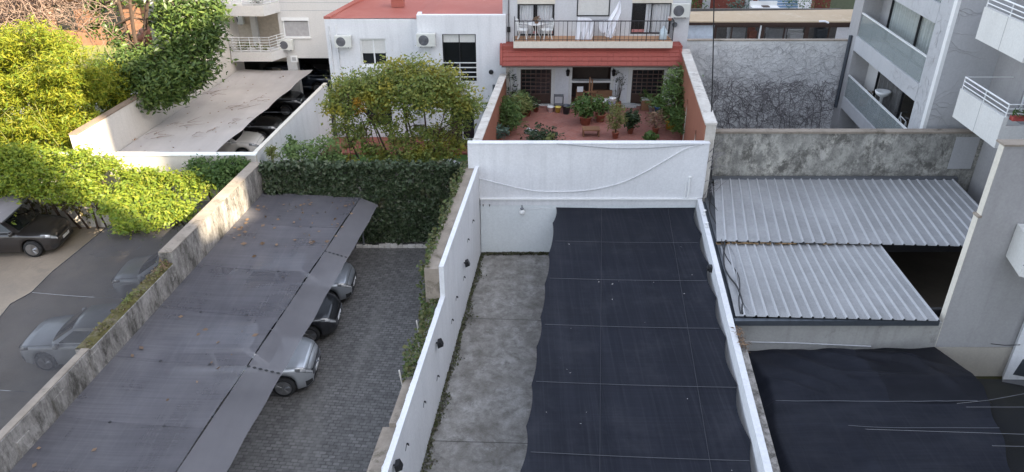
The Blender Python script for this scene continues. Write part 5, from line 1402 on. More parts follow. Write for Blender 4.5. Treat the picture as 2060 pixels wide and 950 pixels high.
for i, (zb0, zt0) in enumerate(((5.3, 6.38), (8.2, 9.3))):
    xo = 16.36; ya, yb = 23.72, 26.78
    pl = [(xo - .04 * 0 + .0, yb), (xo - .15, ya), (Wb(ya) - .003, ya), (Wb(yb) - .003, yb)]
    mb = MB()
    mb.hexa([(xo, yb, zb0), (xo - .15, ya, zb0), (Wb(ya) - .003, ya, zb0), (Wb(yb) - .003, yb, zb0)][::1], [(xo, yb, zb0 + .16), (xo - .15, ya, zb0 + .16), (Wb(ya) - .003, ya, zb0 + .16), (Wb(yb) - .003, yb, zb0 + .16)])
    # parapets
    mb.hexa([(xo - .15, ya, zb0 + .16), (xo, ya, zb0 + .16), (xo + .15, yb, zb0 + .16), (xo, yb, zb0 + .16)], [(xo - .15, ya, zt0), (xo, ya, zt0), (xo + .15, yb, zt0), (xo, yb, zt0)])
    mb.hexa([(xo, ya, zb0 + .16), (Wb(ya) - .003, ya, zb0 + .16), (Wb(ya) - .003, ya + .14, zb0 + .16), (xo, ya + .14, zb0 + .16)], [(xo, ya, zt0 - .3), (Wb(ya) - .003, ya, zt0 - .3), (Wb(ya) - .003, ya + .14, zt0 - .3), (xo, ya + .14, zt0 - .3)])
    bl_ = mb.build('balcony', M['cream_board'], t)
    mb = MB()
    xm_ = lambda y: xo - .15 + .15 * (y - ya) / (yb - ya)
    for z in (.12, .27, .42): mb.tube([(xm_(yb) + .07, yb, zt0 + z), (xm_(ya) + .07, ya + .05, zt0 + z)], .02 if z < .4 else .028, 6)
    for z in (.12, .27, .42): mb.tube([(xm_(ya) + .07, ya + .05, zt0 + z), (Wb(ya) - .02, ya + .05, zt0 + z)], .018, 6)
    mb.tube([(xm_(yb) + .07, yb, zt0 + .42), (Wb(yb) - .02, yb, zt0 + .42)], .018, 6)
    for yy in (ya + .05, (ya + yb) / 2, yb): mb.tube([(xm_(yy) + .07, yy, zt0 - .1), (xm_(yy) + .07, yy, zt0 + .42)], .02, 6)
    mb.tube([(17.3, ya + .05, zt0 - .2), (17.3, ya + .05, zt0 + .42)], .02, 6)
    mb.build('railing', M['white_metal'], bl_)
    MB().hexa([(xm_(25.2) - .006, 25.2, zb0), (xm_(25.2), 25.2, zb0), (xm_(25.22), 25.22, zb0), (xm_(25.22) - .006, 25.22, zb0)], [(xm_(25.2) - .006, 25.2, zt0), (xm_(25.2), 25.2, zt0), (xm_(25.22), 25.22, zt0), (xm_(25.22) - .006, 25.22, zt0)]).build('joint', M['grey_render'], bl_)
t = thing('potted_plant', 'small red flower box with spiky leaves at the corner of the solid balcony', 'potted plant', (16.7, 23.75, 6.3))
MB().box(16.45, 16.95, 23.62, 23.82, 6.28, 6.42).build('pot', plain('red_pot', (.4, .07, .06), .6), t)
leaves('foliage', blob((16.7, 23.7, 6.5), (.28, .14, .18), 60, 4, .05), .22, M['leaf_green'], t, .2, .1)
# wall and dirt between the blocks
tag(box(18.3, 30, 28.12, 28.3, 0, 13).build('wall', M['grey_render']), 'grey wall between the two right hand apartment blocks', 'wall')

# ================================================================== UNSEEN BLOCKS ADDED BEHIND THE CAMERA TO SHADE THE YARDS
def NT(n, t_): return (.565 * n + .825 * t_, .825 * n - .565 * t_)
def tower(label, n0, n1, t0, t1, h):
    a, b, c, d = NT(n0, t0), NT(n0, t1), NT(n1, t1), NT(n1, t0)
    cx, cy = (a[0] + c[0]) / 2, (a[1] + c[1]) / 2
    t = thing('apartment_building', label, 'building', (cx, cy, 0))
    q = [a, b, c, d]
    MB().hexa([(x, y, 0) for x, y in q], [(x, y, h) for x, y in q]).build('walls', M['grey_render2'], t)
    mb = MB()
    nfl = int(h / 3); ncol = max(1, int((n1 - n0) / 3))
    for f in range(1, nfl):
        for k in range(ncol):
            nn = n0 + (k + .3) * (n1 - n0) / ncol; w = .45 * (n1 - n0) / ncol
            p = [NT(nn, t0 - .02), NT(nn + w, t0 - .02), NT(nn + w, t0 + .05), NT(nn, t0 + .05)]
            z = f * 3
            mb.hexa([(x, y, z) for x, y in p], [(x, y, z + 1.4) for x, y in p])
    mb.build('window_rows', M['glass'], t)
TT = 34.0
tower('unseen narrow lower block added behind the camera to stop sun between two towers', 12.21, 15.09, TT + .2, TT + 14, 37.2)
tower('unseen tall grey tower behind the camera on the right, placed to shade the yards', -30, 12.2, TT, TT + 14, 60)
tower('unseen mid height grey block behind the camera beside the narrow one, sized for shade', 15.1, 23.7, TT, TT + 14, 45 + (TT - 30) * .625)
tower('unseen wide grey block far right behind the camera, sized to shade the houses', 23.5, 75, TT + .3, TT + 14.3, 52 + (TT - 30) * .625)

# ================================================================== CARS
def interp(tab, s):
    for (a, va), (b, vb) in zip(tab[:-1], tab[1:]):
        if s <= b:
            u = (s - a) / (b - a) if b > a else 0
            u = u * u * (3 - 2 * u) * .35 + u * .65
            return va + (vb - va) * u
    return tab[-1][1]
def carpaint(name, c, metal=.5):
    m, nt, p, N, L = nodes(name)
    f = noise(nt, mapped(nt), 1.5, 6, .6)
    L(ramp(nt, f, [(.35, [x * .86 for x in c]), (.7, c)]), p.inputs['Base Color'])
    p.inputs['Metallic'].default_value = metal; p.inputs['Roughness'].default_value = .32
    p.inputs['Coat Weight'].default_value = .9; p.inputs['Coat Roughness'].default_value = .06
    return m
def car(label, loc, rz, paint, L=4.3, W=1.8, H=1.65, kind='suv', group='cars parked under the shade nets'):
    """car with x forward, origin on the ground under its middle"""
    t = thing('parked_car', label, 'car', (0, 0, 0), 0, group)
    suv = kind == 'suv'
    hood = .62 * H if suv else .64 * H
    belt = .63 * H
    top = [(0, .44 * H), (.012, .50 * H), (.05, hood - .08), (.10, hood - .03), (.25, hood + .03), (.30, belt + .04), (.86, belt + .05), (.955, belt + .02 if suv else belt + .0), (.985, .56 * H), (1, .42 * H)]
    wid = [(0, .60), (.015, .70), (.05, .84), (.10, .93), (.2, .985), (.35, 1.0), (.75, 1.0), (.9, .95), (.97, .87), (1, .72)]
    bot = [(0, .30), (.03, .22), (.12, .20), (.88, .22), (.97, .26), (1, .34)]
    rw = .345 if suv else .315
    xf, xr = .195 * L, .80 * L
    hw = W / 2
    def ring(s):
        x = s * L; w = hw * interp(wid, s); zt = interp(top, s); zb = interp(bot, s)
        for xc in (xf, xr):
            dx = abs(x - xc); ra = rw + .055
            if dx < ra: zb = max(zb, rw + math.sqrt(ra * ra - dx * dx))
        hs = zt - (.05 if s < .3 else .02)
        zm = zb + (hs - zb) * .5
        return x, [(0, zb), (w * .9, zb), (w * .985, zb + .04 if zb < hs - .1 else zb), (w, zm), (w * .985, zb + (hs - zb) * .78), (w * .955, hs - .015), (w * .90, hs + .018), (w * .55, zt + .012), (0, zt + .022)]
    ss = sorted(set(list(np.linspace(0, .06, 10)) + list(np.linspace(.06, 1, 95)) + [.985, .99, .995, 1]))
    prof = [ring(s) for s in ss]
    vs, fs, mi = [], [], []
    K = len(prof[0][1]); n2 = 2 * K - 2
    for x, pr in prof:
        X = L / 2 - x
        right = [(X, -y, z) for y, z in pr]; left = [(X, y, z) for y, z in pr[1:-1]][::-1]
        vs += right + left
    mb = MB()
    f1, f2 = [], []
    for i in range(len(prof) - 1):
        for k in range(n2):
            q = (i * n2 + k, i * n2 + (k + 1) % n2, (i + 1) * n2 + (k + 1) % n2, (i + 1) * n2 + k)
            (f2 if k in (0, n2 - 1) else f1).append(tuple(reversed(q)))
    f1 += [tuple(range(n2)), tuple(reversed(range((len(prof) - 1) * n2, len(prof) * n2)))]
    mb.add(vs, f1, 0); mb.f += f2; mb.m += [1] * len(f2)
    body = mb.build('body', [paint, M['plastic_black']], t, True, True)
    # surface sample for conforming details
    def surf(s, r, side, off=.006):
        def P(s, r):
            x, pr = ring(s); f = r * (K - 1); i = min(int(f), K - 2); u = f - i
            return V((L / 2 - x, side * (pr[i][0] + (pr[i + 1][0] - pr[i][0]) * u), pr[i][1] + (pr[i + 1][1] - pr[i][1]) * u))
        p = P(s, r); a = P(min(1, s + .004), r) - P(max(0, s - .004), r); b = P(s, min(1, r + .02)) - P(s, max(0, r - .02))
        n = a.cross(b)
        if n.length < 1e-9: n = V((1, 0, 0))
        n.normalize()
        if n.dot(p - V((0, 0, .5))) < 0: n = -n
        return p + n * off
    # cabin
    zr = H
    s1, s2, s3, s4 = (.27, .42, .90, .965) if suv else (.25, .42, .80, .94)
    if kind == 'sedan': s1, s2, s3, s4 = .27, .43, .68, .84
    wb, wr = hw * .90, hw * .70
    def cab(s, v):
        """v 0 belt .. 1 roof edge; returns half width and z at station between"""
        return wb + (wr - wb) * v, belt + .04 + (zr - .06 - belt - .04) * v
    def xs_at(v): return L / 2 - L * (s1 + (s2 - s1) * v), L / 2 - L * (s4 + (s3 - s4) * v)
    mb = MB(); nv = 6; rows = []
    for j in range(nv + 1):
        v = j / nv; x0, x1 = xs_at(v); w, z = cab(0, v)
        w *= 1 - .0
        row = []
        # front edge curved, side, rear edge
        for k in range(9): y = -w + 2 * w * k / 8; row.append((x0 + .10 * (1 - (y / w) ** 2), y, z + .02 * (1 - (y / w) ** 2)))
        for k in range(1, 12): u = k / 12; row.append((x0 + (x1 - x0) * u, w + .02 * math.sin(math.pi * u), z + (.035 * math.sin(math.pi * u) if v > .9 else 0)))
        for k in range(9): y = w - 2 * w * k / 8; row.append((x1 - .05 * (1 - (y / w) ** 2), y, z + .0))
        for k in range(1, 12): u = k / 12; row.append((x1 + (x0 - x1) * u, -w - .02 * math.sin(math.pi * u), z + (.035 * math.sin(math.pi * u) if v > .9 else 0)))
        rows.append(row)
    m_ = len(rows[0]); vs = [p for r_ in rows for p in r_]
    fs = [(j * m_ + k, j * m_ + (k + 1) % m_, (j + 1) * m_ + (k + 1) % m_, (j + 1) * m_ + k) for j in range(nv) for k in range(m_)]
    mb.add(vs, fs)
    # roof as a grid
    x0, x1 = xs_at(1); w, z = cab(0, 1)
    def roof(u, v):
        y = (-1 + 2 * v) * w; a = x0 + .10 * (1 - (y / w) ** 2); b = x1 - .05 * (1 - (y / w) ** 2)
        return (a + (b - a) * u, y * (1 + .02 / w * math.sin(math.pi * u) * 1), z + .02 * (1 - (y / w) ** 2) * (1 - u) + .035 * math.sin(math.pi * u) + .045 * (1 - (y / w) ** 4) * math.sin(math.pi * min(1, max(0, u))) ** .5)
    mb.grid(roof, 16, 10)
    mb.build('cabin', paint, t, True, True)
    def cpt(j, k, off):   # point on the cabin skin by v and ring parameter
        v = j; x0, x1 = xs_at(v); w, z = cab(0, v)
        return x0, x1, w, z
    def screen(u, v, rear=False):
        x0, x1, w, z = cpt(v, 0, 0); y = (-1 + 2 * u) * w * .9; q = 1 - (y / w) ** 2
        if rear: return (x1 - .05 * q - .012, y, z + .01)
        return (x0 + .10 * q + .010, y, z + .02 * q + .008)
    MB().grid(lambda u, v: screen(u, .05 + .88 * v), 12, 6).build('windscreen', M['screen_glass'] if kind == 'teal' else M['car_glass'], t, True, True)
    MB().grid(lambda u, v: screen(1 - u, .12 + .76 * v, True), 12, 6).build('rear_window', M['car_glass'], t, True, True)
    for sd in (-1, 1):
        for (ua, ub) in ((.06, .47), (.51, .93)):
            def sw(u, v):
                vv = .1 + .76 * v; x0, x1, w, z = cpt(vv, 0, 0); uu = ua + (ub - ua) * u
                return (x0 + (x1 - x0) * uu, sd * (w + .02 * math.sin(math.pi * uu) + .007), z)
            mb = MB().grid(sw if sd > 0 else (lambda u, v: sw(1 - u, v)), 8, 5)
            mb.build('side_window', M['car_glass'], t, True, True)
    # front lamps, grille, intake, plate
    for sd in (-1, 1):
        r0, r1 = .60, .80
        hl_ = MB().grid(lambda u, v: surf(.004 + .10 * u, (.50 + .06 * u) + (.20 - .07 * u) * v, sd), 12, 6).build('headlight', M['lamp_lens'], t, True, True)
        for (su, rv) in ((.02, .58), (.055, .60)):
            MB().grid(lambda u, v: surf(su + .022 * (u - .5) * 1.5, rv + .085 * (v - .5), sd, .012), 4, 4).build('reflector', M['reflector'], hl_, True, True)
        MB().grid(lambda u, v: surf(.006 + .04 * u, .26 + .08 * v, sd), 6, 3).build('fog_light', M['plastic_black'], t, True, True)
        MB().grid(lambda u, v: surf(.955 + .035 * u, .55 + .2 * v, sd), 6, 4).build('tail_light', M['red_lens'], t, True, True)
        # mirror
        xm = L / 2 - L * (s1 + .045)
        MB().lathe((xm, sd * (hw + .07), belt + .06), [(.001, -.09), (.07, -.07), (.085, 0), (.07, .07), (.001, .09)], 10).tube([(xm, sd * (hw - .1), belt + .03), (xm, sd * (hw + .05), belt + .05)], .025).build('mirror', paint, t, True, True)
        for s_ in (.47, .68):
            MB().grid(lambda u, v: surf(s_ + .035 * u, .57 + .035 * v, sd, .015), 4, 2).build('door_handle', paint, t, True, True)
    for sd in (-1, 1):
        MB().tube([surf(.03, .70 + .3 * i / 8, sd, .004) for i in range(9)], .007, 4).tube([surf(.03 + .23 * i / 10, .74, sd, .003) for i in range(11)], .006, 4).build('hood_seam', M['plastic_black'], t, False, True)
    wf = hw * .66
    zt0 = .44 * H
    gr = MB().grid(lambda u, v: (L / 2 + .012 - .25 * max(0, abs(2 * u - 1) - .9), (-1 + 2 * u) * wf * .93, zt0 + .03 - .23 * v), 12, 3).build('grille', M['plastic_black'], t, False, True)
    mb = MB()
    for k in range(4): z = zt0 - .05 - .045 * k; mb.box(L / 2 + .010, L / 2 + .020, -wf * .85, wf * .85, z - .006, z + .006)
    mb.lathe((L / 2 + .02, 0, zt0 - .1), [(.001, -.004), (.05, -.004), (.05, .004), (.001, .004)], 14)
    mb.build('chrome_bars', M['chrome'], gr, False, True)
    MB().grid(lambda u, v: (L / 2 + .010, (-1 + 2 * u) * wf * .9, .34 + .11 * v), 8, 2).build('lower_intake', M['plastic_black'], t, False, True)
    MB().box(L / 2 + .012, L / 2 + .03, -.24, .24, .465, .575).build('number_plate', M['plate'], t, False, True)
    MB().grid(lambda u, v: surf(.006 + .1 * u, .13 + .1 * v, -1), 8, 2).grid(lambda u, v: surf(.006 + .1 * u, .13 + .1 * v, 1), 8, 2).build('bumper_skirt', M['plastic_black'], t, True, True)
    for sx in (xf, xr):
        for sd in (-1, 1):
            c = V((L / 2 - sx, sd * (hw - .115), rw))
            pr = [(rw * .62, -.105), (rw * .9, -.11), (rw, -.07), (rw, .07), (rw * .9, .11), (rw * .62, .105)]
            wl = MB().lathe(c, pr, 28, 0, 'y').build('wheel', M['tyre'], t, True, True)
            mb = MB()
            yo = sd * .09
            yo = sd * .108
            mb.lathe(c, [(rw * .58, yo - .012), (rw * .70, yo - .012), (rw * .70, yo + .012), (rw * .58, yo + .012)], 24, 0, 'y')
            mb.lathe(c, [(.001, yo - .01), (.06, yo - .01), (.06, yo + .02), (.001, yo + .02)], 12, 0, 'y')
            for k in range(5):
                q = k * 2 * math.pi / 5 + .3
                for dq in (-.12, .12):
                    mb.tube([c + V((.04 * math.cos(q), yo, .04 * math.sin(q))), c + V((rw * .6 * math.cos(q + dq), yo, rw * .62 * math.sin(q + dq)))], .026, 5)
            mb.build('rim', M['rim'], wl, False, True)
            MB().lathe(c + V((0, sd * .07, 0)), [(.001, 0), (rw * .64, 0)], 16, 0, 'y').build('brake_disc', M['black'], wl, False, True)
    if suv:
        mb = MB()
        for sd in (-1, 1): mb.tube([(x0 - .15, sd * wr * .88, zr + .0), (x0 - .4, sd * wr * .9, zr + .05), (x1 + .25, sd * wr * .9, zr + .05), (x1 + .1, sd * wr * .88, zr + .0)], .018, 6)
        mb.build('roof_rail', M['grey_metal'], t, True, True)
    t.location = loc; t.rotation_euler = (0, 0, rz)
    return t
silver = carpaint('paint_silver', (.50, .52, .55), .55)
silver2 = carpaint('paint_silver_grey', (.36, .38, .41), .55)
darkp = carpaint('paint_dark', (.022, .023, .028), .3)
darkg = carpaint('paint_dark_grey', (.045, .04, .04), .4)
whitep = carpaint('paint_white', (.74, .72, .68), .0)
blackp = carpaint('paint_black', (.012, .012, .013), .2)
bluep = carpaint('paint_blue_black', (.03, .04, .06), .4)
palep = carpaint('paint_pale_grey', (.62, .63, .65), .2)
p = GZ(570, 803, 0)
car('silver SUV poking out from the purple net nearest the camera', (p.x + .195 * 4.25 - 2.125, p.y + .92, 0), R(2), silver, 4.25, 1.8, 1.68, 'suv')
p = GZ(681, 628, .62)
car('dark car poking out from the purple net between two silver cars', (p.x - 2.1, p.y - .05, 0), R(2), darkp, 4.2, 1.78, 1.5, 'hatch')
p = GZ(712, 560, .62)
car('silver hatchback poking out from the purple net nearest the ivy wall', (p.x - 2.05, p.y - .1, 0), R(2), silver2, 4.1, 1.76, 1.52, 'hatch')
p = GZ(40, 700, .6)
car('pale sedan seen through the dark net at the lower left', (p.x + 2.25, p.y + .55, 0), math.pi + R(2), palep, 4.5, 1.82, 1.46, 'sedan')
p = GZ(232, 560, .6)
car('second pale car under the dark net below the hedge', (p.x + 2.15, p.y + .3, 0), math.pi + R(2), palep, 4.3, 1.8, 1.5, 'hatch')
p = GZ(131, 470, .55)
car('dark grey SUV half in the sun at the left edge', (p.x - 2.3, p.y - .1, 0), R(3), darkg, 4.6, 1.86, 1.62, 'teal' if False else 'suv', 'cars parked in the left yard')
p = GZ(530, 286, .6)
car('white car in the far car park closest to the camera', (p.x - 2.15, p.y - .2, 0), R(2), whitep, 4.3, 1.78, 1.5, 'hatch', 'cars in the far car park')
p = GZ(563, 258, .6)
car('black car next to the white one in the far car park', (p.x - 2.2, p.y + .2, 0), R(2), blackp, 4.4, 1.8, 1.5, 'sedan', 'cars in the far car park')
p = GZ(612, 205, .6)
car('dark SUV third along the far car park', (p.x - 2.3, p.y + .0, 0), R(2), blackp, 4.5, 1.84, 1.66, 'suv', 'cars in the far car park')
p = GZ(668, 165, .6)
car('blue black SUV deepest in the far car park', (p.x - 2.2, p.y + .3, 0), R(2), bluep, 4.5, 1.84, 1.7, 'suv', 'cars in the far car park')

# ================================================================== TREES, HEDGES, BAMBOO
def P_in(poly_fn, n): return np.array([poly_fn() for _ in range(n)])
# light green hedge over the back wall of the left yard
t = thing('hedge', 'bright light green creeper hedge spilling over the back wall of the left yard', 'hedge', (-15, 27.6, 0))
Q = []
rr = random.Random(31)
HP = [(-60, 285), (60, 297), (195, 312), (255, 340), (330, 346), (415, 352), (436, 372), (385, 420), (352, 452), (240, 470), (226, 428), (150, 402), (100, 405), (60, 392), (-60, 400)]
def inside(x, y, P):
    c = False
    for (x1, y1), (x2, y2) in zip(P, P[1:] + P[:1]):
        if (y1 > y) != (y2 > y) and x < (x2 - x1) * (y - y1) / (y2 - y1) + x1: c = not c
    return c
k = 0
while k < 350:
    a, b = rr.uniform(-60, 440), rr.uniform(285, 476)
    if not inside(a, b, HP): continue
    k += 1
    w = min(1, max(0, (b - 300) / 155)); y = 27.7 - 2.7 * w ** 1.1 + rr.uniform(-.12, .35)
    if a < 215: y = max(y, 26.1)
    if a > 205: y = min(y, GZ(a, b, 2.5).y)
    r = rr.choice((rr.uniform(.12, .25), rr.uniform(.25, .48))) * (1 - .35 * w)
    Q.append(blob(GY(a, b, y), (r * 1.25, r, r * .7), int(50 + 640 * r * r), 9, .12, .3))
for k in range(90):      # long loose shoots
    a, b = rr.uniform(-40, 430), rr.uniform(300, 450)
    if not inside(a, b, HP): continue
    w = min(1, max(0, (b - 300) / 155)); c = GY(a, b, 27.5 - 2.7 * w)
    d = V((rr.uniform(-.5, .5), rr.uniform(-.7, -.1), rr.uniform(-.1, .5)))
    Q.append(np.array([c + d * q + V((0, 0, -.5 * q * q)) + V((rr.gauss(0, .04), rr.gauss(0, .04), rr.gauss(0, .03))) for q in np.linspace(.3, 1.3, 26)]))
Q = np.concatenate(Q)
leaves('foliage', Q, .14, M['leaf_hedge'], t, .42, .35)
mb = MB()
for k in range(22):
    x = -19.5 + 8.5 * k / 22 + random.uniform(-.2, .2)
    limb(mb, (x, 27.85, 0), (x + random.uniform(-.6, .6), 26.9 + random.uniform(-.4, .3), random.uniform(2, 3)), .05, .015, .12)
mb.build('stem', M['bark'], t)
Q = np.concatenate([blob(GY(a, b, y), r, n, 12, .12, .4) for a, b, y, r, n in ((430, 345, 27.3, (.8, .5, .45), 1500), (470, 335, 27.5, (.6, .4, .35), 1000), (400, 335, 27.6, (.5, .4, .3), 600), (445, 362, 26.9, (.5, .4, .3), 600))])
tag(leaves('creeper', Q, .15, M['leaf_green'], aspect=.4, droop=.4), 'shaded green creeper at the right end of the hedge beside the concrete wall', 'creeper')
Q = np.concatenate([blob(GY(a, b, 27.9), (.5, .2, .7), 260, 8, .12) for a, b in ((80, 405), (120, 400), (165, 410), (205, 405), (235, 400))])
tag(leaves('undergrowth', Q, .15, leaf_mat('leaf_under', [(.1, .09, .03), (.16, .13, .05), (.07, .08, .025)], .25), droop=.7), 'straggly brown green undergrowth against the wall under the hedge', 'undergrowth')
# bamboo
t = thing('bamboo', 'big clump of sunlit yellow green bamboo in the upper left', 'bamboo', (-21, 31.5, 0))
Q = []
rr = random.Random(21)
for k in range(120):
    a, b = rr.uniform(-60, 205), rr.uniform(75, 320); y = rr.uniform(29.6, 33)
    if b < 75 + max(0, (a - 110)) * .9: continue
    if b > 300 - max(0, a - 120) * .55 and a > 120: continue
    c = GY(a, b, y); c.x = min(c.x, Wf(c.y) - .9)
    Q.append(blob(c, (rr.uniform(.5, 1.0), rr.uniform(.5, .9), rr.uniform(.3, .7)), 420, 14, .13, .4))
for k in range(70):
    Q.append(blob(GY(rr.uniform(-60, 150), rr.uniform(150, 310), rr.uniform(29.8, 30.6)), (rr.uniform(.4, .8), .4, rr.uniform(.25, .55)), 260, 13, .12, .4))
for a, b in ((215, 150), (240, 175), (260, 200), (225, 200), (200, 220), (190, 170), (245, 225), (215, 245), (180, 255)):
    Q.append(blob(GY(a, b, 32.8), (.7, .5, .6), 620, 14, .14, .4))
for a, b in ((40, 75), (75, 62), (120, 85), (150, 105), (25, 110), (180, 130), (95, 90)):
    Q.append(blob(GY(a, b, 31.2), (.6, .6, .6), 420, 14, .13, .4))
Q = np.concatenate(Q); Q = Q[Q[:, 2] > .3]
Q = Q[Q[:, 0] < -17.02 + .112 * (Q[:, 1] - 30.5) - .32]
leaves('foliage', Q, .2, M['leaf_bamboo'], t, .2, .55)
mb = MB()
for k in range(70):
    x, y = rr.uniform(-25, -18.4), rr.uniform(29.5, 33); h = rr.uniform(4, 7.2)
    pts = [V((x + .9 * (v ** 3) * rr.choice((-.8, .8)), y - .5 * v ** 3, h * v)) for v in np.linspace(0, 1, 7)]
    mb.tube(pts, .03, 5, 0, .008)
mb.build('cane', plain('cane', (.2, .2, .06), .6), t)
# dead creeper top left
t = thing('dead_creeper', 'brown leafless creeper mass at the top left corner', 'creeper', (-26, 34, 0))
mb = MB()
for k in range(420):
    c = GY(rr.uniform(-60, 95), rr.uniform(-40, 95), rr.uniform(33, 35.5))
    p = c.copy(); pts = [p.copy()]; d = V((rr.gauss(0, 1), rr.gauss(0, .5), rr.gauss(-.3, .9))).normalized()
    for s in range(6):
        d = (d + V((rr.gauss(0, .4), rr.gauss(0, .3), rr.gauss(-.1, .4)))).normalized(); p = p + d * .25; pts.append(p.copy())
    mb.tube(pts, .022, 4, 0, .008, cap=False)
for k in range(170):
    c = GY(rr.uniform(95, 250), rr.uniform(-40, 70), rr.uniform(34, 36.5))
    p = c.copy(); pts = [p.copy()]; d = V((rr.gauss(0, 1), rr.gauss(0, .5), rr.gauss(.2, .8))).normalized()
    for s_ in range(7):
        d = (d + V((rr.gauss(0, .3), rr.gauss(0, .2), rr.gauss(.02, .3)))).normalized(); p = p + d * .28; pts.append(p.copy())
    mb.tube(pts, .02, 4, 0, .006, cap=False)
mb.build('stem', plain('dead_stem', (.2, .14, .11), .95), t)
Q = np.concatenate([blob(GY(a, b, 34.5), (1.2, .6, .8), 500, 10, .2, .3) for a, b in ((20, 20), (60, 10), (0, 60), (40, 50), (80, 20))])
leaves('dry_foliage', Q, .14, leaf_mat('leaf_dead', [(.22, .15, .11), (.3, .21, .16), (.16, .1, .08)], .2), t)
# broad leaved tree
def tree(name, label, base, trunks, clusters, leafmat, size, per, cat='tree', aspect=.5, cr=.3, bark='bark', droop=.35, group=None, clump=14):
    t = thing(name, label, cat, base, 0, group)
    mb = MB(); tips = []
    for (p0, p1, r0, r1) in trunks: limb(mb, p0, p1, r0, r1, .08, 6); tips.append((V(p1), r1))
    tr = mb.build('trunk', M[bark], t)
    mb = MB(); Q = []
    for (c, r, w) in clusters:
        c = V(c)
        tp = min(tips, key=lambda q: (q[0] - c).length)
        limb(mb, tp[0], c, min(tp[1] * .8, .07), .015, .12, 5)
        for k in range(4):
            e = c + V((random.uniform(-1, 1) * r, random.uniform(-1, 1) * r, random.uniform(-.6, .8) * r)); limb(mb, c.lerp(tp[0], .2), e, .02, .006, .1, 4)
        Q.append(blob(c, (r, r, r * .75), int(per * r * r * w), clump, cr * r, .35))
    mb.build('branches', M[bark], t)
    leaves('foliage', np.concatenate(Q), size, leafmat, t, aspect, droop)
    return t
YTR = 35.2
b0 = GY(285, 130, YTR)
tr_ = [((b0.x, YTR, .0), (b0.x, YTR, b0.z), .17, .14),
       ((b0.x, YTR, b0.z - .3), GY(238, 0, YTR + .3), .11, .07), ((b0.x, YTR, b0.z - .3), GY(265, 35, YTR), .11, .08), (GY(265, 35, YTR), GY(262, -60, YTR), .08, .06),
       ((b0.x, YTR, b0.z - .2), GY(300, -20, YTR - .3), .11, .07), ((b0.x, YTR, b0.z), GY(390, 110, YTR - .8), .10, .06), ((b0.x, YTR, b0.z - .2), GY(230, 160, YTR - 1.0), .09, .05)]
cl = []
for (a, b, y, r, w) in ((395, 130, 34.2, .95, 1.2), (360, 150, 33.8, .95, 1.3), (330, 165, 33.4, .95, 1.3), (310, 190, 33.2, .75, 1.2), (355, 175, 33.4, .7, 1.2), (290, 205, 33.2, .5, 1), (335, 200, 33.2, .5, 1), (385, 155, 34, .6, 1.1),
                        (400, 70, 34.8, .9, 1), (420, 45, 35.2, .8, 1), (380, 30, 35.4, .9, 1), (350, 15, 35.6, .8, 1), (410, 10, 35.6, .7, .9), (432, 20, 35.4, .5, .9), (345, 60, 35.2, .7, .8), (365, 90, 34.8, .8, 1), (325, 110, 34.6, .7, .9), (415, 95, 34.6, .6, 1), (425, 65, 34.8, .5, .8),
                        (250, 125, 34.2, .8, .9), (225, 145, 34, .8, 1), (205, 165, 33.8, .8, 1), (230, 185, 33.4, .7, 1), (260, 160, 33.6, .8, 1.1), (280, 145, 33.8, .7, 1), (195, 190, 33.4, .6, .9), (240, 205, 33.0, .5, .9), (300, 150, 33.8, .7, 1),
                        (250, 85, 35.4, .55, .6), (290, 105, 35.2, .5, .7), (195, 20, 35.6, .5, .6), (215, 60, 35.4, .45, .6), (190, 60, 35.4, .4, .5), (310, 45, 35.8, .5, .6), (280, 5, 35.8, .5, .6), (225, 5, 35.8, .5, .5), (195, 5, 35.8, .4, .6)):
    cl.append((GY(a, b, y), r, w))
tree('broadleaf_tree', 'dark glossy leaved tree leaning over the beige wall and pale net', (b0.x, YTR, 0), tr_, cl, M['leaf_tree'], .24, 1250, aspect=.36, cr=.34, droop=.5)
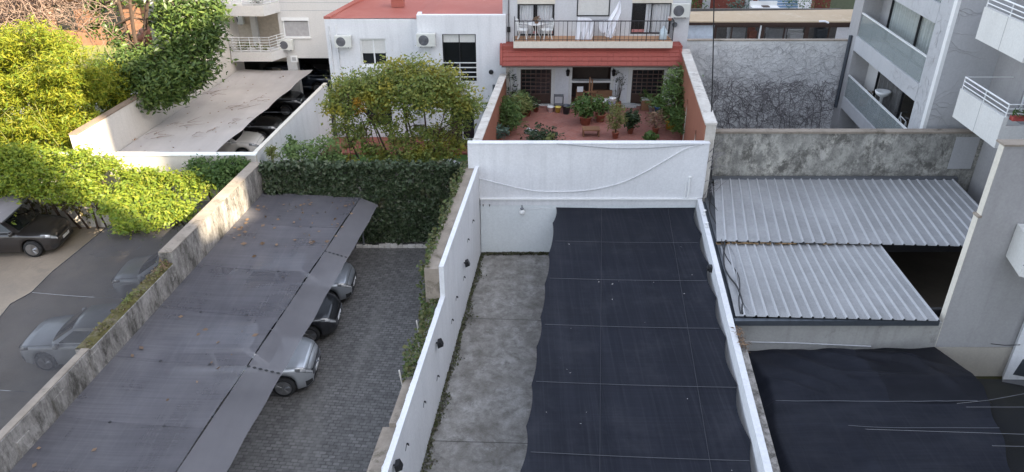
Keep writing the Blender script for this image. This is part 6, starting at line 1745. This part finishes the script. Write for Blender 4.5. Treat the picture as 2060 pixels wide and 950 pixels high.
# small yellowing tree in the middle garden
YG = 30.6
g0 = GY(862, 345, YG)
tr_ = []
stems = [((862, 330), (905, 195)), ((862, 330), (850, 190)), ((845, 330), (790, 170)), ((820, 335), (745, 230)), ((740, 230), (700, 190)), ((880, 330), (930, 240)), ((830, 330), (810, 200)), ((745, 335), (690, 250))]
for i, (p, q) in enumerate(stems):
    a_, b_ = GY(p[0], p[1], YG), GY(q[0], q[1], YG + random.uniform(-.5, .5))
    if i != 4: a_.z = .2
    tr_.append((a_, b_, .065, .03))
cl = []
for (a, b, y, r, w) in ((690, 150, 30.6, .75, .9), (665, 185, 30.6, .65, .9), (655, 225, 30.6, .6, .9), (680, 215, 30.3, .6, .9), (700, 185, 31, .6, .8), (720, 160, 30.6, .65, .9), (665, 255, 30.5, .5, .7), (690, 270, 30.4, .5, .8), (700, 300, 30.3, .4, .7), (680, 240, 30.5, .5, .6),
                        (760, 140, 30.8, .8, 1), (800, 125, 30.8, .8, 1), (845, 125, 30.8, .85, 1), (880, 140, 30.8, .8, 1), (900, 165, 30.8, .75, 1), (780, 165, 30.4, .8, .95), (820, 160, 30.4, .85, 1), (860, 170, 30.4, .85, 1), (755, 180, 30.4, .7, .95),
                        (925, 195, 30.8, .75, 1), (950, 220, 30.8, .6, 1), (935, 235, 30.7, .6, .9), (900, 215, 30.6, .7, .8), (770, 205, 30.3, .65, .9), (765, 235, 30.2, .5, .8), (780, 260, 30.2, .5, .7), (830, 205, 30.4, .7, .7), (860, 210, 30.5, .6, .7), (740, 205, 30.3, .45, .7),
                        (800, 290, 30.2, .5, .9), (840, 300, 30.2, .55, 1), (880, 290, 30.3, .55, 1), (905, 275, 30.5, .5, 1), (925, 262, 30.6, .5, .9), (815, 318, 30.1, .5, 1), (855, 322, 30.1, .5, 1), (785, 320, 30.1, .4, .9), (845, 260, 30.4, .45, .6), (880, 255, 30.5, .45, .7), (820, 250, 30.4, .4, .5), (700, 320, 30, .35, .8), (760, 300, 30.2, .45, .9), (900, 300, 30.4, .5, 1), (935, 290, 30.6, .4, .9), (738, 312, 30.1, .4, .9), (720, 285, 30.2, .4, .8), (865, 280, 30.2, .45, .8)):
    cl.append((GY(a + (22 if a < 700 else 0) - (12 if a > 920 else 0) + random.uniform(-9, 9), b + max(0, 26 * (200 - b) / 80) + random.uniform(-14, 10), y + random.uniform(-.3, .3)), r * random.uniform(.7, .98), w))
tree('garden_tree', 'bushy small tree with yellowing leaves in the garden behind the ivy wall', (g0.x, YG, .2), tr_, cl, M['leaf_gold'], .125, 3000, aspect=.55, cr=.42, clump=10)
c = GY(722, 212, 30.0)
t = thing('climber', 'small patch of orange leaves on the left of the yellowing tree', 'climber', c)
MB().tube([c + V((.1, .3, -1.2)), c + V((0, .05, -.3)), c + V((.02, 0, .3))], .02, 5, 0, .006).build('stem', M['bark'], t)
(leaves('foliage', blob(c, (.22, .2, .4), 300, 8, .08), .11, M['leaf_orange'], t))
for (a, b, y, r, lab, m_, sz) in ((600, 310, 29.0, (.8, .5, .55), 'light green broad leaved shrub behind the left end of the ivy wall', 'leaf_light', .16), (655, 305, 29.2, (.75, .5, .7), 'pale green shrub below the left side of the yellowing tree', 'leaf_light', .15), (545, 316, 28.6, (.22, .2, .55), 'spiky thin plant in the corner of the pale white wall', 'leaf_yellowish', .3), (585, 295, 29.4, (.25, .2, .6), 'slender tall weed against the pale white wall', 'leaf_green', .13)):
    c = GY(a, b, y)
    bush('shrub', lab, (c.x, y, c.z - r[2]), r, int(1300 * r[0] * (r[2] + .2)), sz, M[m_], True, 'shrub', .45 if sz < .25 else .12, .2 if sz < .25 else -.4)
c = GY(1010, 0, 33)
# distant ground left of the beige wall: roofs, walls, garden
t = thing('house', 'orange tiled house behind the trees at the top left', 'house', (-33, 58, 0))
MB().box(-46, -27, 57, 66, 0, 4.2).build('walls', brick_mat('ochre_brick', (.27, .13, .075), (.33, .17, .1), (.22, .14, .1), .5, .2, .02, 0, .9, None, 'xz'), t)
for k in range(5): MB().box(-44 + 3.4 * k, -42.6 + 3.4 * k, 56.93, 57.05, 1.2, 3.0).build('window', M['glass'], t)
MB().prism([(-47, 55.8, 4.0), (-47, 62, 6.6), (-47, 67, 4.0)], (20.6, 0, 0)).build('roof', brick_mat('orange_tile', (.3, .13, .07), (.38, .18, .1), (.16, .07, .04), .3, .4, .05, 0, .85), t)
t = thing('garden_wall', 'low white wall behind the broad leaved tree', 'wall', (-21, 39.5, 0))
MB().box(-32, -18, 39.4, 39.65, 0, 1.9).build('wall', M['white_wall'], t)
MB().box(-32, -18, 39.35, 39.7, 1.9, 1.97).build('coping', M['cream'], t)
t = thing('house', 'white house glimpsed at the top left between branches', 'house', (-26, 63, 0))
MB().box(-26, -20, 56, 64, 0, 7).build('walls', M['white_wall'], t)
for k in range(3): MB().box(-25 + 1.9 * k, -24 + 1.9 * k, 55.95, 56.05, 2.2, 3.8).build('window', M['glass'], t)
t = thing('garden_oven', 'rounded terracotta garden oven behind the broad leaved tree', 'oven', GY(295, 88, 37.5))
q = GY(297, 70, 37.6)
MB().box(q.x - .7, q.x + .7, 37.4, 38.6, 0, q.z - .3).build('base', M['ochre_wall'], t)
MB().lathe((q.x, 38.0, q.z - .3), [(.7, 0), (.68, .25), (.5, .5), (.22, .64), (.001, .68)], 18).build('dome', M['clay'], t, True)
for i, (x, y, r) in enumerate(((-30, 46, (1.6, 1.2, 1.3)), (-25, 47, (1.4, 1.2, 1.1)), (-22, 45, (1.2, 1, .9)), (-35, 44, (1.6, 1.2, 1.6)), (-38, 39, (2, 1.5, 2.2)), (-31, 37, (1.4, 1.2, 1.6)))):
    bush('shrub', ('rounded sunlit shrub on the lawn behind the bamboo', 'second sunlit shrub right of it on the far lawn', 'small sunlit shrub nearest the white garden wall', 'large shrub left of the far lawn', 'largest shrub at the far left edge of the lawn', 'shrub just behind the top of the bamboo')[i], (x, y, 0), r, 1500, .18, M['leaf_hedge'])

# ================================================================== THE TERRACE'S PLANTS AND THINGS
def potted(label, px, py, Y_, hgt, rad, mat, size, n, aspect=.3, droop=.1, pot='clay', pr=.16, ph=.28, stems=5, lower=0.0, name='potted_plant'):
    q = GY(px, py, Y_); x = q.x; z0 = ZF
    t = thing(name, label, 'potted plant', (x, Y_, z0))
    MB().lathe((x, Y_, z0), [(pr * .7, 0), (pr, ph), (pr * 1.1, ph), (pr * 1.1, ph + .03), (pr * .9, ph + .03), (pr * .85, ph - .04), (.001, ph - .04)], 14).build('pot', M[pot], t, True)
    c0 = z0 + ph + lower
    P = blob((x, Y_, c0 + hgt * .5), (rad, rad, hgt * .5), n, 8, rad * .22, .35); P = P[P[:, 2] > z0 + .05]
    leaves('foliage', P, size, M[mat], t, aspect, droop)
    mb = MB()
    for k in range(stems): limb(mb, (x, Y_, z0 + ph - .05), (x + random.uniform(-.6, .6) * rad, Y_ + random.uniform(-.6, .6) * rad, c0 + hgt * random.uniform(.4, .9)), .016, .006, .1, 4)
    mb.build('stem', M['bark'], t)
    return t
potted('big leafy green plant in the left corner of the terrace', 1022, 260, 33.0, 1.3, .75, 'leaf_green', .26, 900, .18, -.1)
potted('yellow green plant with narrow leaves left of the terrace middle', 1040, 250, 34.6, 1.1, .7, 'leaf_yellowish', .24, 700, .16, -.1)
potted('broad bushy plant against the left terrace wall', 1008, 235, 34.0, 1.2, .7, 'leaf_green', .2, 900, .3, 0)
potted('flowering scrub between the left door and the left terrace corner', 1042, 232, 35.2, .9, .6, 'leaf_light', .16, 600, .35, 0)
potted('sprawling green plant at the right terrace corner behind the white wall', 1375, 270, 32.4, 1.2, .7, 'leaf_green', .2, 1000, .25, -.1)
potted('dark glossy plant in front of the left terrace door', 1062, 225, 35.6, .8, .45, 'leaf_dark', .18, 420, .4, .2)
potted('thin bare stemmed climber beside the left terrace door', 1028, 190, 36.6, 1.7, .3, 'leaf_dark', .13, 220, .4, .2)
potted('low dark succulent row behind the white terrace wall', 1090, 285, 31.6, .45, .8, 'leaf_dark', .16, 700, .45, 0, 'grey_pot')
potted('small yellow green succulent among the dark row', 1105, 288, 31.0, .5, .25, 'leaf_yellowish', .18, 160, .4, 0)
potted('blue grey succulent at the left corner of the terrace wall', 1002, 280, 31.8, .7, .45, 'leaf_blue', .18, 350, .4, 0)
potted('dense camellia like bush in the middle of the terrace', 1178, 240, 34.4, 1.0, .62, 'leaf_green', .15, 900, .5, .2, 'clay', .3, .4)
potted('rose bush right of the dense middle bush', 1208, 232, 34.8, .9, .5, 'leaf_green', .13, 520, .5, .2, 'clay', .25, .35)
potted('feathery yellow green plant at the front of the terrace', 1238, 270, 32.6, 1.5, .42, 'leaf_yellowish', .22, 900, .12, -.3)
potted('very dark rounded bush at the front of the terrace', 1268, 265, 33.2, .9, .38, 'leaf_dark', .16, 600, .5, .1)
potted('bare brown potted shrub in the right half of the terrace', 1318, 268, 33.2, .9, .5, 'leaf_dry', .14, 300, .4, .2)
potted('large bright green bushy plant at the right terrace wall', 1350, 245, 33.8, 1.7, .9, 'leaf_green', .24, 1700, .2, -.1, 'yellow_plastic', .28, .4)
potted('tall light green plant high against the right terrace wall', 1368, 190, 35.0, 1.4, .75, 'leaf_light', .26, 1200, .22, -.1, 'clay', .25, .5, 6, .7)
potted('small green plant with broad leaves by the terrace wall on the right', 1308, 282, 31.6, .4, .3, 'leaf_green', .2, 200, .45, .1)
potted('small plant in a blue pot left of the tall terrace plant', 1325, 205, 36.0, .5, .28, 'leaf_green', .18, 220, .25, -.1, 'blue_pot', .17, .3)
potted('wispy pale plant before the right terrace door', 1312, 205, 36.2, .5, .35, 'leaf_yellowish', .14, 220, .2, 0, 'grey_pot')
potted('leafless wiry climber right of the terrace niche', 1246, 170, 36.9, 1.7, .35, 'leaf_dark', .1, 160, .4, .2, 'clay', .14, .25, 8)
potted('little plant on the sill of the right terrace door', 1298, 200, 36.6, .6, .25, 'leaf_green', .16, 160, .3, 0, 'grey_pot', .2, .4)
potted('grassy plant beside the left terrace door', 1048, 205, 36.2, .9, .4, 'leaf_light', .2, 300, .15, -.2)
def at(px, Y_): return GY(px, 200, Y_).x
x = at(1187, 36.2)
t = thing('easel', 'tall wooden easel like stand in the middle of the terrace niche', 'stand', (x, 36.2, ZF))
mb = MB().box(x - .09, x - .02, 36.15, 36.22, ZF, ZF + 1.75).box(x + .03, x + .1, 36.15, 36.22, ZF, ZF + 1.65)
mb.build('upright', M['tan_wood'], t)
MB().box(x - .38, x + .36, 36.11, 36.15, ZF + 1.0, ZF + 1.08).build('crossbar', M['tan_wood'], t)
for s in (-.36, .3): MB().box(x + s, x + s + .06, 36.11, 36.17, ZF + .1, ZF + 1.12).build('leg', M['tan_wood'], t)
x = at(1212, 36.6)
t = thing('garden_sofa', 'wicker sofa with pale cushions right of the wooden stand', 'sofa', (x, 36.6, ZF))
MB().box(x - .5, x + .5, 36.3, 36.95, ZF + .1, ZF + .42).build('base', M['tan_wood'], t)
MB().box(x - .5, x + .5, 36.9, 37.05, ZF + .42, ZF + .85).build('backrest', M['tan_wood'], t)
for k in range(2): MB().grid(lambda u, v: (x - .47 + .48 * k + .45 * u, 36.32 + .55 * v, ZF + .43 + .12 * (math.sin(math.pi * u) * math.sin(math.pi * v)) ** .4), 8, 8).build('cushion', M['curtain'], t, True)
for s in (-.48, .42):
    MB().box(x + s, x + s + .06, 36.32, 36.38, ZF, ZF + .1).build('leg', M['tan_wood'], t)
x = at(1167, 36.6)
t = thing('chair', 'dark wooden chair with a white sheet of paper left of the wooden stand', 'chair', (x, 36.6, ZF))
MB().box(x - .2, x + .2, 36.45, 36.85, ZF + .42, ZF + .47).build('seat', M['tan_wood'], t)
MB().box(x - .2, x + .2, 36.83, 36.87, ZF + .47, ZF + .95).build('backrest', M['tan_wood'], t)
MB().box(x - .16, x + .14, 36.70, 36.73, ZF + .85, ZF + 1.12).build('paper', M['curtain'], t)
for a_ in (-.19, .15):
    for b_ in (36.46, 36.8): MB().box(x + a_, x + a_ + .04, b_, b_ + .04, ZF, ZF + .42).build('leg', M['tan_wood'], t)
x = at(1124, 36.5)
t = thing('plant_stand', 'small dark metal shelf beside the left terrace door', 'stand', (x, 36.5, ZF))
mb = MB()
for a_ in (-.22, .22):
    for b_ in (36.35, 36.65): mb.tube([(x + a_, b_, ZF), (x + a_, b_, ZF + .75)], .018)
mb.build('frame', M['grey_metal'], t)
for z in (.25, .72): MB().box(x - .23, x + .23, 36.34, 36.66, ZF + z, ZF + z + .025).build('shelf', M['grey_metal'], t)
def pot(label, px, Y_, r, h, mat, cat='pot', name='flower_pot'):
    x = at(px, Y_)
    t = thing(name, label, cat, (x, Y_, ZF))
    MB().lathe((x, Y_, ZF), [(r * .75, 0), (r, h), (r * 1.08, h), (r * 1.08, h + .03), (r * .9, h + .03), (r * .88, h * .7), (.001, h * .7)], 16).build('body', M[mat], t, True)
    MB().lathe((x, Y_, ZF + h * .7 + .003), [(.001, 0), (r * .86, 0)], 14).build('earth', M['soil'], t)
pot('yellow pot below the dark metal shelf', 1123, 36.1, .15, .26, 'yellow_pot')
pot('white pot beside the left terrace door', 1108, 36.2, .17, .24, 'white_metal')
pot('terracotta pot in front of the terrace niche', 1184, 35.7, .22, .36, 'clay')
pot('red pot right of the white bin', 1243, 36.2, .17, .36, 'clay')
pot('dark pot left of the terrace niche', 1140, 35.9, .2, .4, 'dark_gutter')
pot('dark red pot in front of the left terrace door', 1078, 36.2, .15, .28, 'red_tile')
x = at(1232, 36.0)
t = thing('bin', 'tall white bin on the terrace right of the niche', 'bin', (x, 36.0, ZF))
MB().lathe((x, 36.0, ZF), [(.17, 0), (.19, .75), (.2, .76), (.2, .8), (.001, .82)], 16).build('body', M['white_metal'], t, True)
MB().lathe((x, 36.0, ZF + .5), [(.188, 0), (.192, .12)], 16).build('stripe', plain('violet', (.3, .28, .5), .6), t)
for i, (px, lab) in enumerate(((1142, 'black wall lantern left of the terrace niche'), (1234, 'black wall lantern right of the terrace niche'))):
    q = GY(px, 146, YT - .07)
    t = thing('wall_lantern', lab, 'lantern', (q.x, YT - .1, q.z), 0, 'lanterns on the terrace facade')
    MB().lathe((q.x, YT - .18, q.z - .16), [(.03, 0), (.07, .03), (.09, .24), (.12, .26), (.04, .34), (.001, .36)], 8).build('cage', M['dark_metal'], t)
    MB().tube([(q.x, YT - .18, q.z + .16), (q.x, YT - .03, q.z + .2)], .015).build('bracket', M['dark_metal'], t)
x = at(1302, 36.5)
t = thing('planter_box', 'pale planter box before the right terrace door', 'planter', (x, 36.4, ZF))
MB().box(x - .28, x + .22, 36.3, 36.6, ZF + .02, ZF + .55).build('box', M['tan_wood'], t)
MB().box(x - .3, x + .24, 36.28, 36.62, ZF + .55, ZF + .6).build('rim', M['grey_pot'], t)
x = at(1265, 36.8)
t = thing('step', 'pale stone step at the right terrace door', 'step', (x, 36.8, ZF))
MB().box(x - .35, x + .4, 36.75, 37.1, ZF + .004, ZF + .14).build('slab', M['grey_pot'], t)
q = GY(1072, 262, 33.2)
tag(leaves('stones', blob((q.x, 33.2, ZF + .08), (.25, .2, .08), 60, 6, .05), .2, M['grey_pot'], aspect=.8, droop=0), 'pile of pale stones by the left terrace plants', 'stones')
x = at(1190, 33.4)
t = thing('garden_bench', 'low brown wooden bench at the front of the terrace', 'bench', (x, 33.0, ZF))
MB().box(x - .4, x + .4, 32.7, 33.2, ZF + .3, ZF + .36).build('seat', M['tan_wood'], t)
for a_ in (-.38, .32): MB().box(x + a_, x + a_ + .06, 32.74, 33.16, ZF, ZF + .298).build('leg', M['tan_wood'], t)
# balcony furniture and washing
zb = zs1 + .014
def iron_chair(label, px, rz):
    x = GY(px, 70, 36.7).x
    t = thing('chair', label, 'chair', (x, 36.7, zb), rz, 'white chairs on the railed balcony')
    L_ = dict(local=True)
    for a_ in (-.2, .2):
        for b_ in (-.2, .2): MB().tube([(a_ * 1.1, b_ * 1.1, 0), (a_ * .85, b_ * .85, .25), (a_, b_, .44)], .022, 6).build('leg', M['white_metal'], t, False, True)
    MB().box(-.24, .24, -.24, .24, .44, .475).build('seat', M['white_metal'], t, False, True)
    mb = MB()
    for k in range(6): mb.tube([(-.2 + .08 * k, .22, .47), (-.2 + .08 * k, .28, .9)], .012, 5)
    mb.tube([(-.24, .22, .47), (-.24, .28, .85), (0, .3, .96), (.24, .28, .85), (.24, .22, .47)], .02, 6)
    for z in (.6, .74): mb.tube([(-.23, .25, z), (.23, .25, z)], .01, 5)
    mb.build('backrest', M['white_metal'], t, False, True)
    for s in (-.24, .24): MB().tube([(s, .24, .68), (s, -.2, .68), (s, -.2, .47)], .016, 6).build('armrest', M['white_metal'], t, False, True)
iron_chair('white metal chair left of the balcony table', 1052, R(80))
iron_chair('white metal chair right of the balcony table', 1099, R(-70))
x = GY(1077, 70, 36.7).x
t = thing('table', 'round white metal table on the railed balcony', 'table', (x, 36.75, zb))
MB().lathe((x, 36.75, zb + .70), [(.001, 0), (.36, 0), (.37, .02), (.36, .035), (.001, .035)], 22).build('tabletop', M['white_metal'], t)
for k in range(3):
    q = k * 2.094 + .5
    MB().tube([(x + .3 * math.cos(q), 36.75 + .3 * math.sin(q), zb), (x + .1 * math.cos(q), 36.75 + .1 * math.sin(q), zb + .4), (x + .2 * math.cos(q), 36.75 + .2 * math.sin(q), zb + .7)], .02, 6).build('leg', M['white_metal'], t)
t = thing('potted_plant', 'small brown plant in a bowl on the white balcony table', 'potted plant', (x + .05, 36.75, zb + .736))
MB().lathe((x + .05, 36.75, zb + .736), [(.07, 0), (.12, .12), (.11, .12), (.001, .09)], 12).build('bowl', M['tan_wood'], t)
leaves('foliage', blob((x + .05, 36.75, zb + .95), (.16, .14, .1), 90, 6, .05), .1, M['leaf_dry'], t)
def cloth(label, ptsL, ptsR, Y_, nfold, name='sheet'):
    """hanging cloth between two px edges (top to bottom)"""
    def f(u, v):
        i = v * (len(ptsL) - 1); k = min(int(i), len(ptsL) - 2); w = i - k
        a = V(ptsL[k]).lerp(V(ptsL[k + 1]), w); b = V(ptsR[k]).lerp(V(ptsR[k + 1]), w)
        p = a.lerp(b, u); q = GY(p.x, p.y, Y_)
        return (q.x, Y_ + (.02 + .06 * v) * math.sin(u * nfold * 6.28 + v * 1.5) + .02 * math.sin(u * 23 + v * 7), q.z)
    tag(MB().grid(f, 50, 24).build(name, M['linen'], None, True), label, 'sheet')
cloth('wide white sheet hanging over the drying rack on the balcony', [(1163, 35, 0), (1160, 50, 0), (1158, 66, 0), (1157, 82, 0)], [(1186, 36, 0), (1197, 46, 0), (1196, 62, 0), (1190, 83, 0)], 36.55, 3)
cloth('white sheet bundle on the right of the drying rack', [(1204, 42, 0), (1204, 52, 0), (1206, 60, 0), (1209, 66, 0)], [(1222, 41, 0), (1222, 52, 0), (1222, 60, 0), (1222, 67, 0)], 36.6, 2)
cloth('tall white sheet pinned up to a point on the balcony', [(1246, 1, 0), (1236, 20, 0), (1222, 42, 0), (1217, 60, 0), (1218, 74, 0)], [(1248, 1, 0), (1250, 25, 0), (1246, 40, 0), (1240, 60, 0), (1232, 77, 0)], 36.62, 2)
t = thing('drying_rack', 'metal drying rack carrying the white sheets on the balcony', 'rack', (GY(1190, 60, 36.65).x, 36.65, zb))
mb = MB()
for px in (1165, 1220):
    q = GY(px, 42, 36.65); q2 = GY(px + 6, 82, 36.65); q3 = GY(px - 6, 82, 36.65)
    mb.tube([(q2.x, 36.45, zb), (q.x, 36.65, q.z), (q3.x, 36.85, zb)], .012, 5)
mb.build('legs', M['grey_metal'], t)
mb = MB()
for k in range(5):
    q, q2 = GY(1160, 42, 36.65), GY(1226, 42, 36.65); mb.tube([(q.x, 36.45 + .1 * k, q.z), (q2.x, 36.45 + .1 * k, q.z)], .007, 4)
mb.build('bars', M['grey_metal'], t)
q = GY(1173, 76, 36.8)
tag(MB().box(q.x - .17, q.x + .17, 36.75, 37.0, zb, zb + .42).box(q.x - .14, q.x + .14, 36.742, 36.75, zb + .05, zb + .37).build('air_cooler', M['cream']), 'cream box behind the wide hanging sheet', 'box')
q = GY(1334, 72, 36.6)
t = thing('water_bottle', 'pale blue water container at the right end of the balcony', 'bottle', (q.x, 36.6, zb))
MB().lathe((q.x, 36.6, zb), [(.16, 0), (.19, .04), (.19, .4), (.1, .52), (.06, .55), (.06, .62), (.001, .63)], 14).build('body', plain('pale_blue', (.5, .58, .62), .3), t, True)
q = GY(1347, 47, 36.32)
t = thing('flower_pot', 'small red and white pot on the right corner of the balcony rail', 'pot', (q.x, 36.32, zrl + .03))
MB().lathe((q.x, 36.32, zrl + .027), [(.07, 0), (.11, .14), (.1, .14), (.001, .1)], 12).build('body', M['clay'], t)
MB().lathe((q.x, 36.32, zrl + .15), [(.112, 0), (.115, .03), (.1, .03), (.1, 0)], 12).build('rim', M['white_metal'], t)
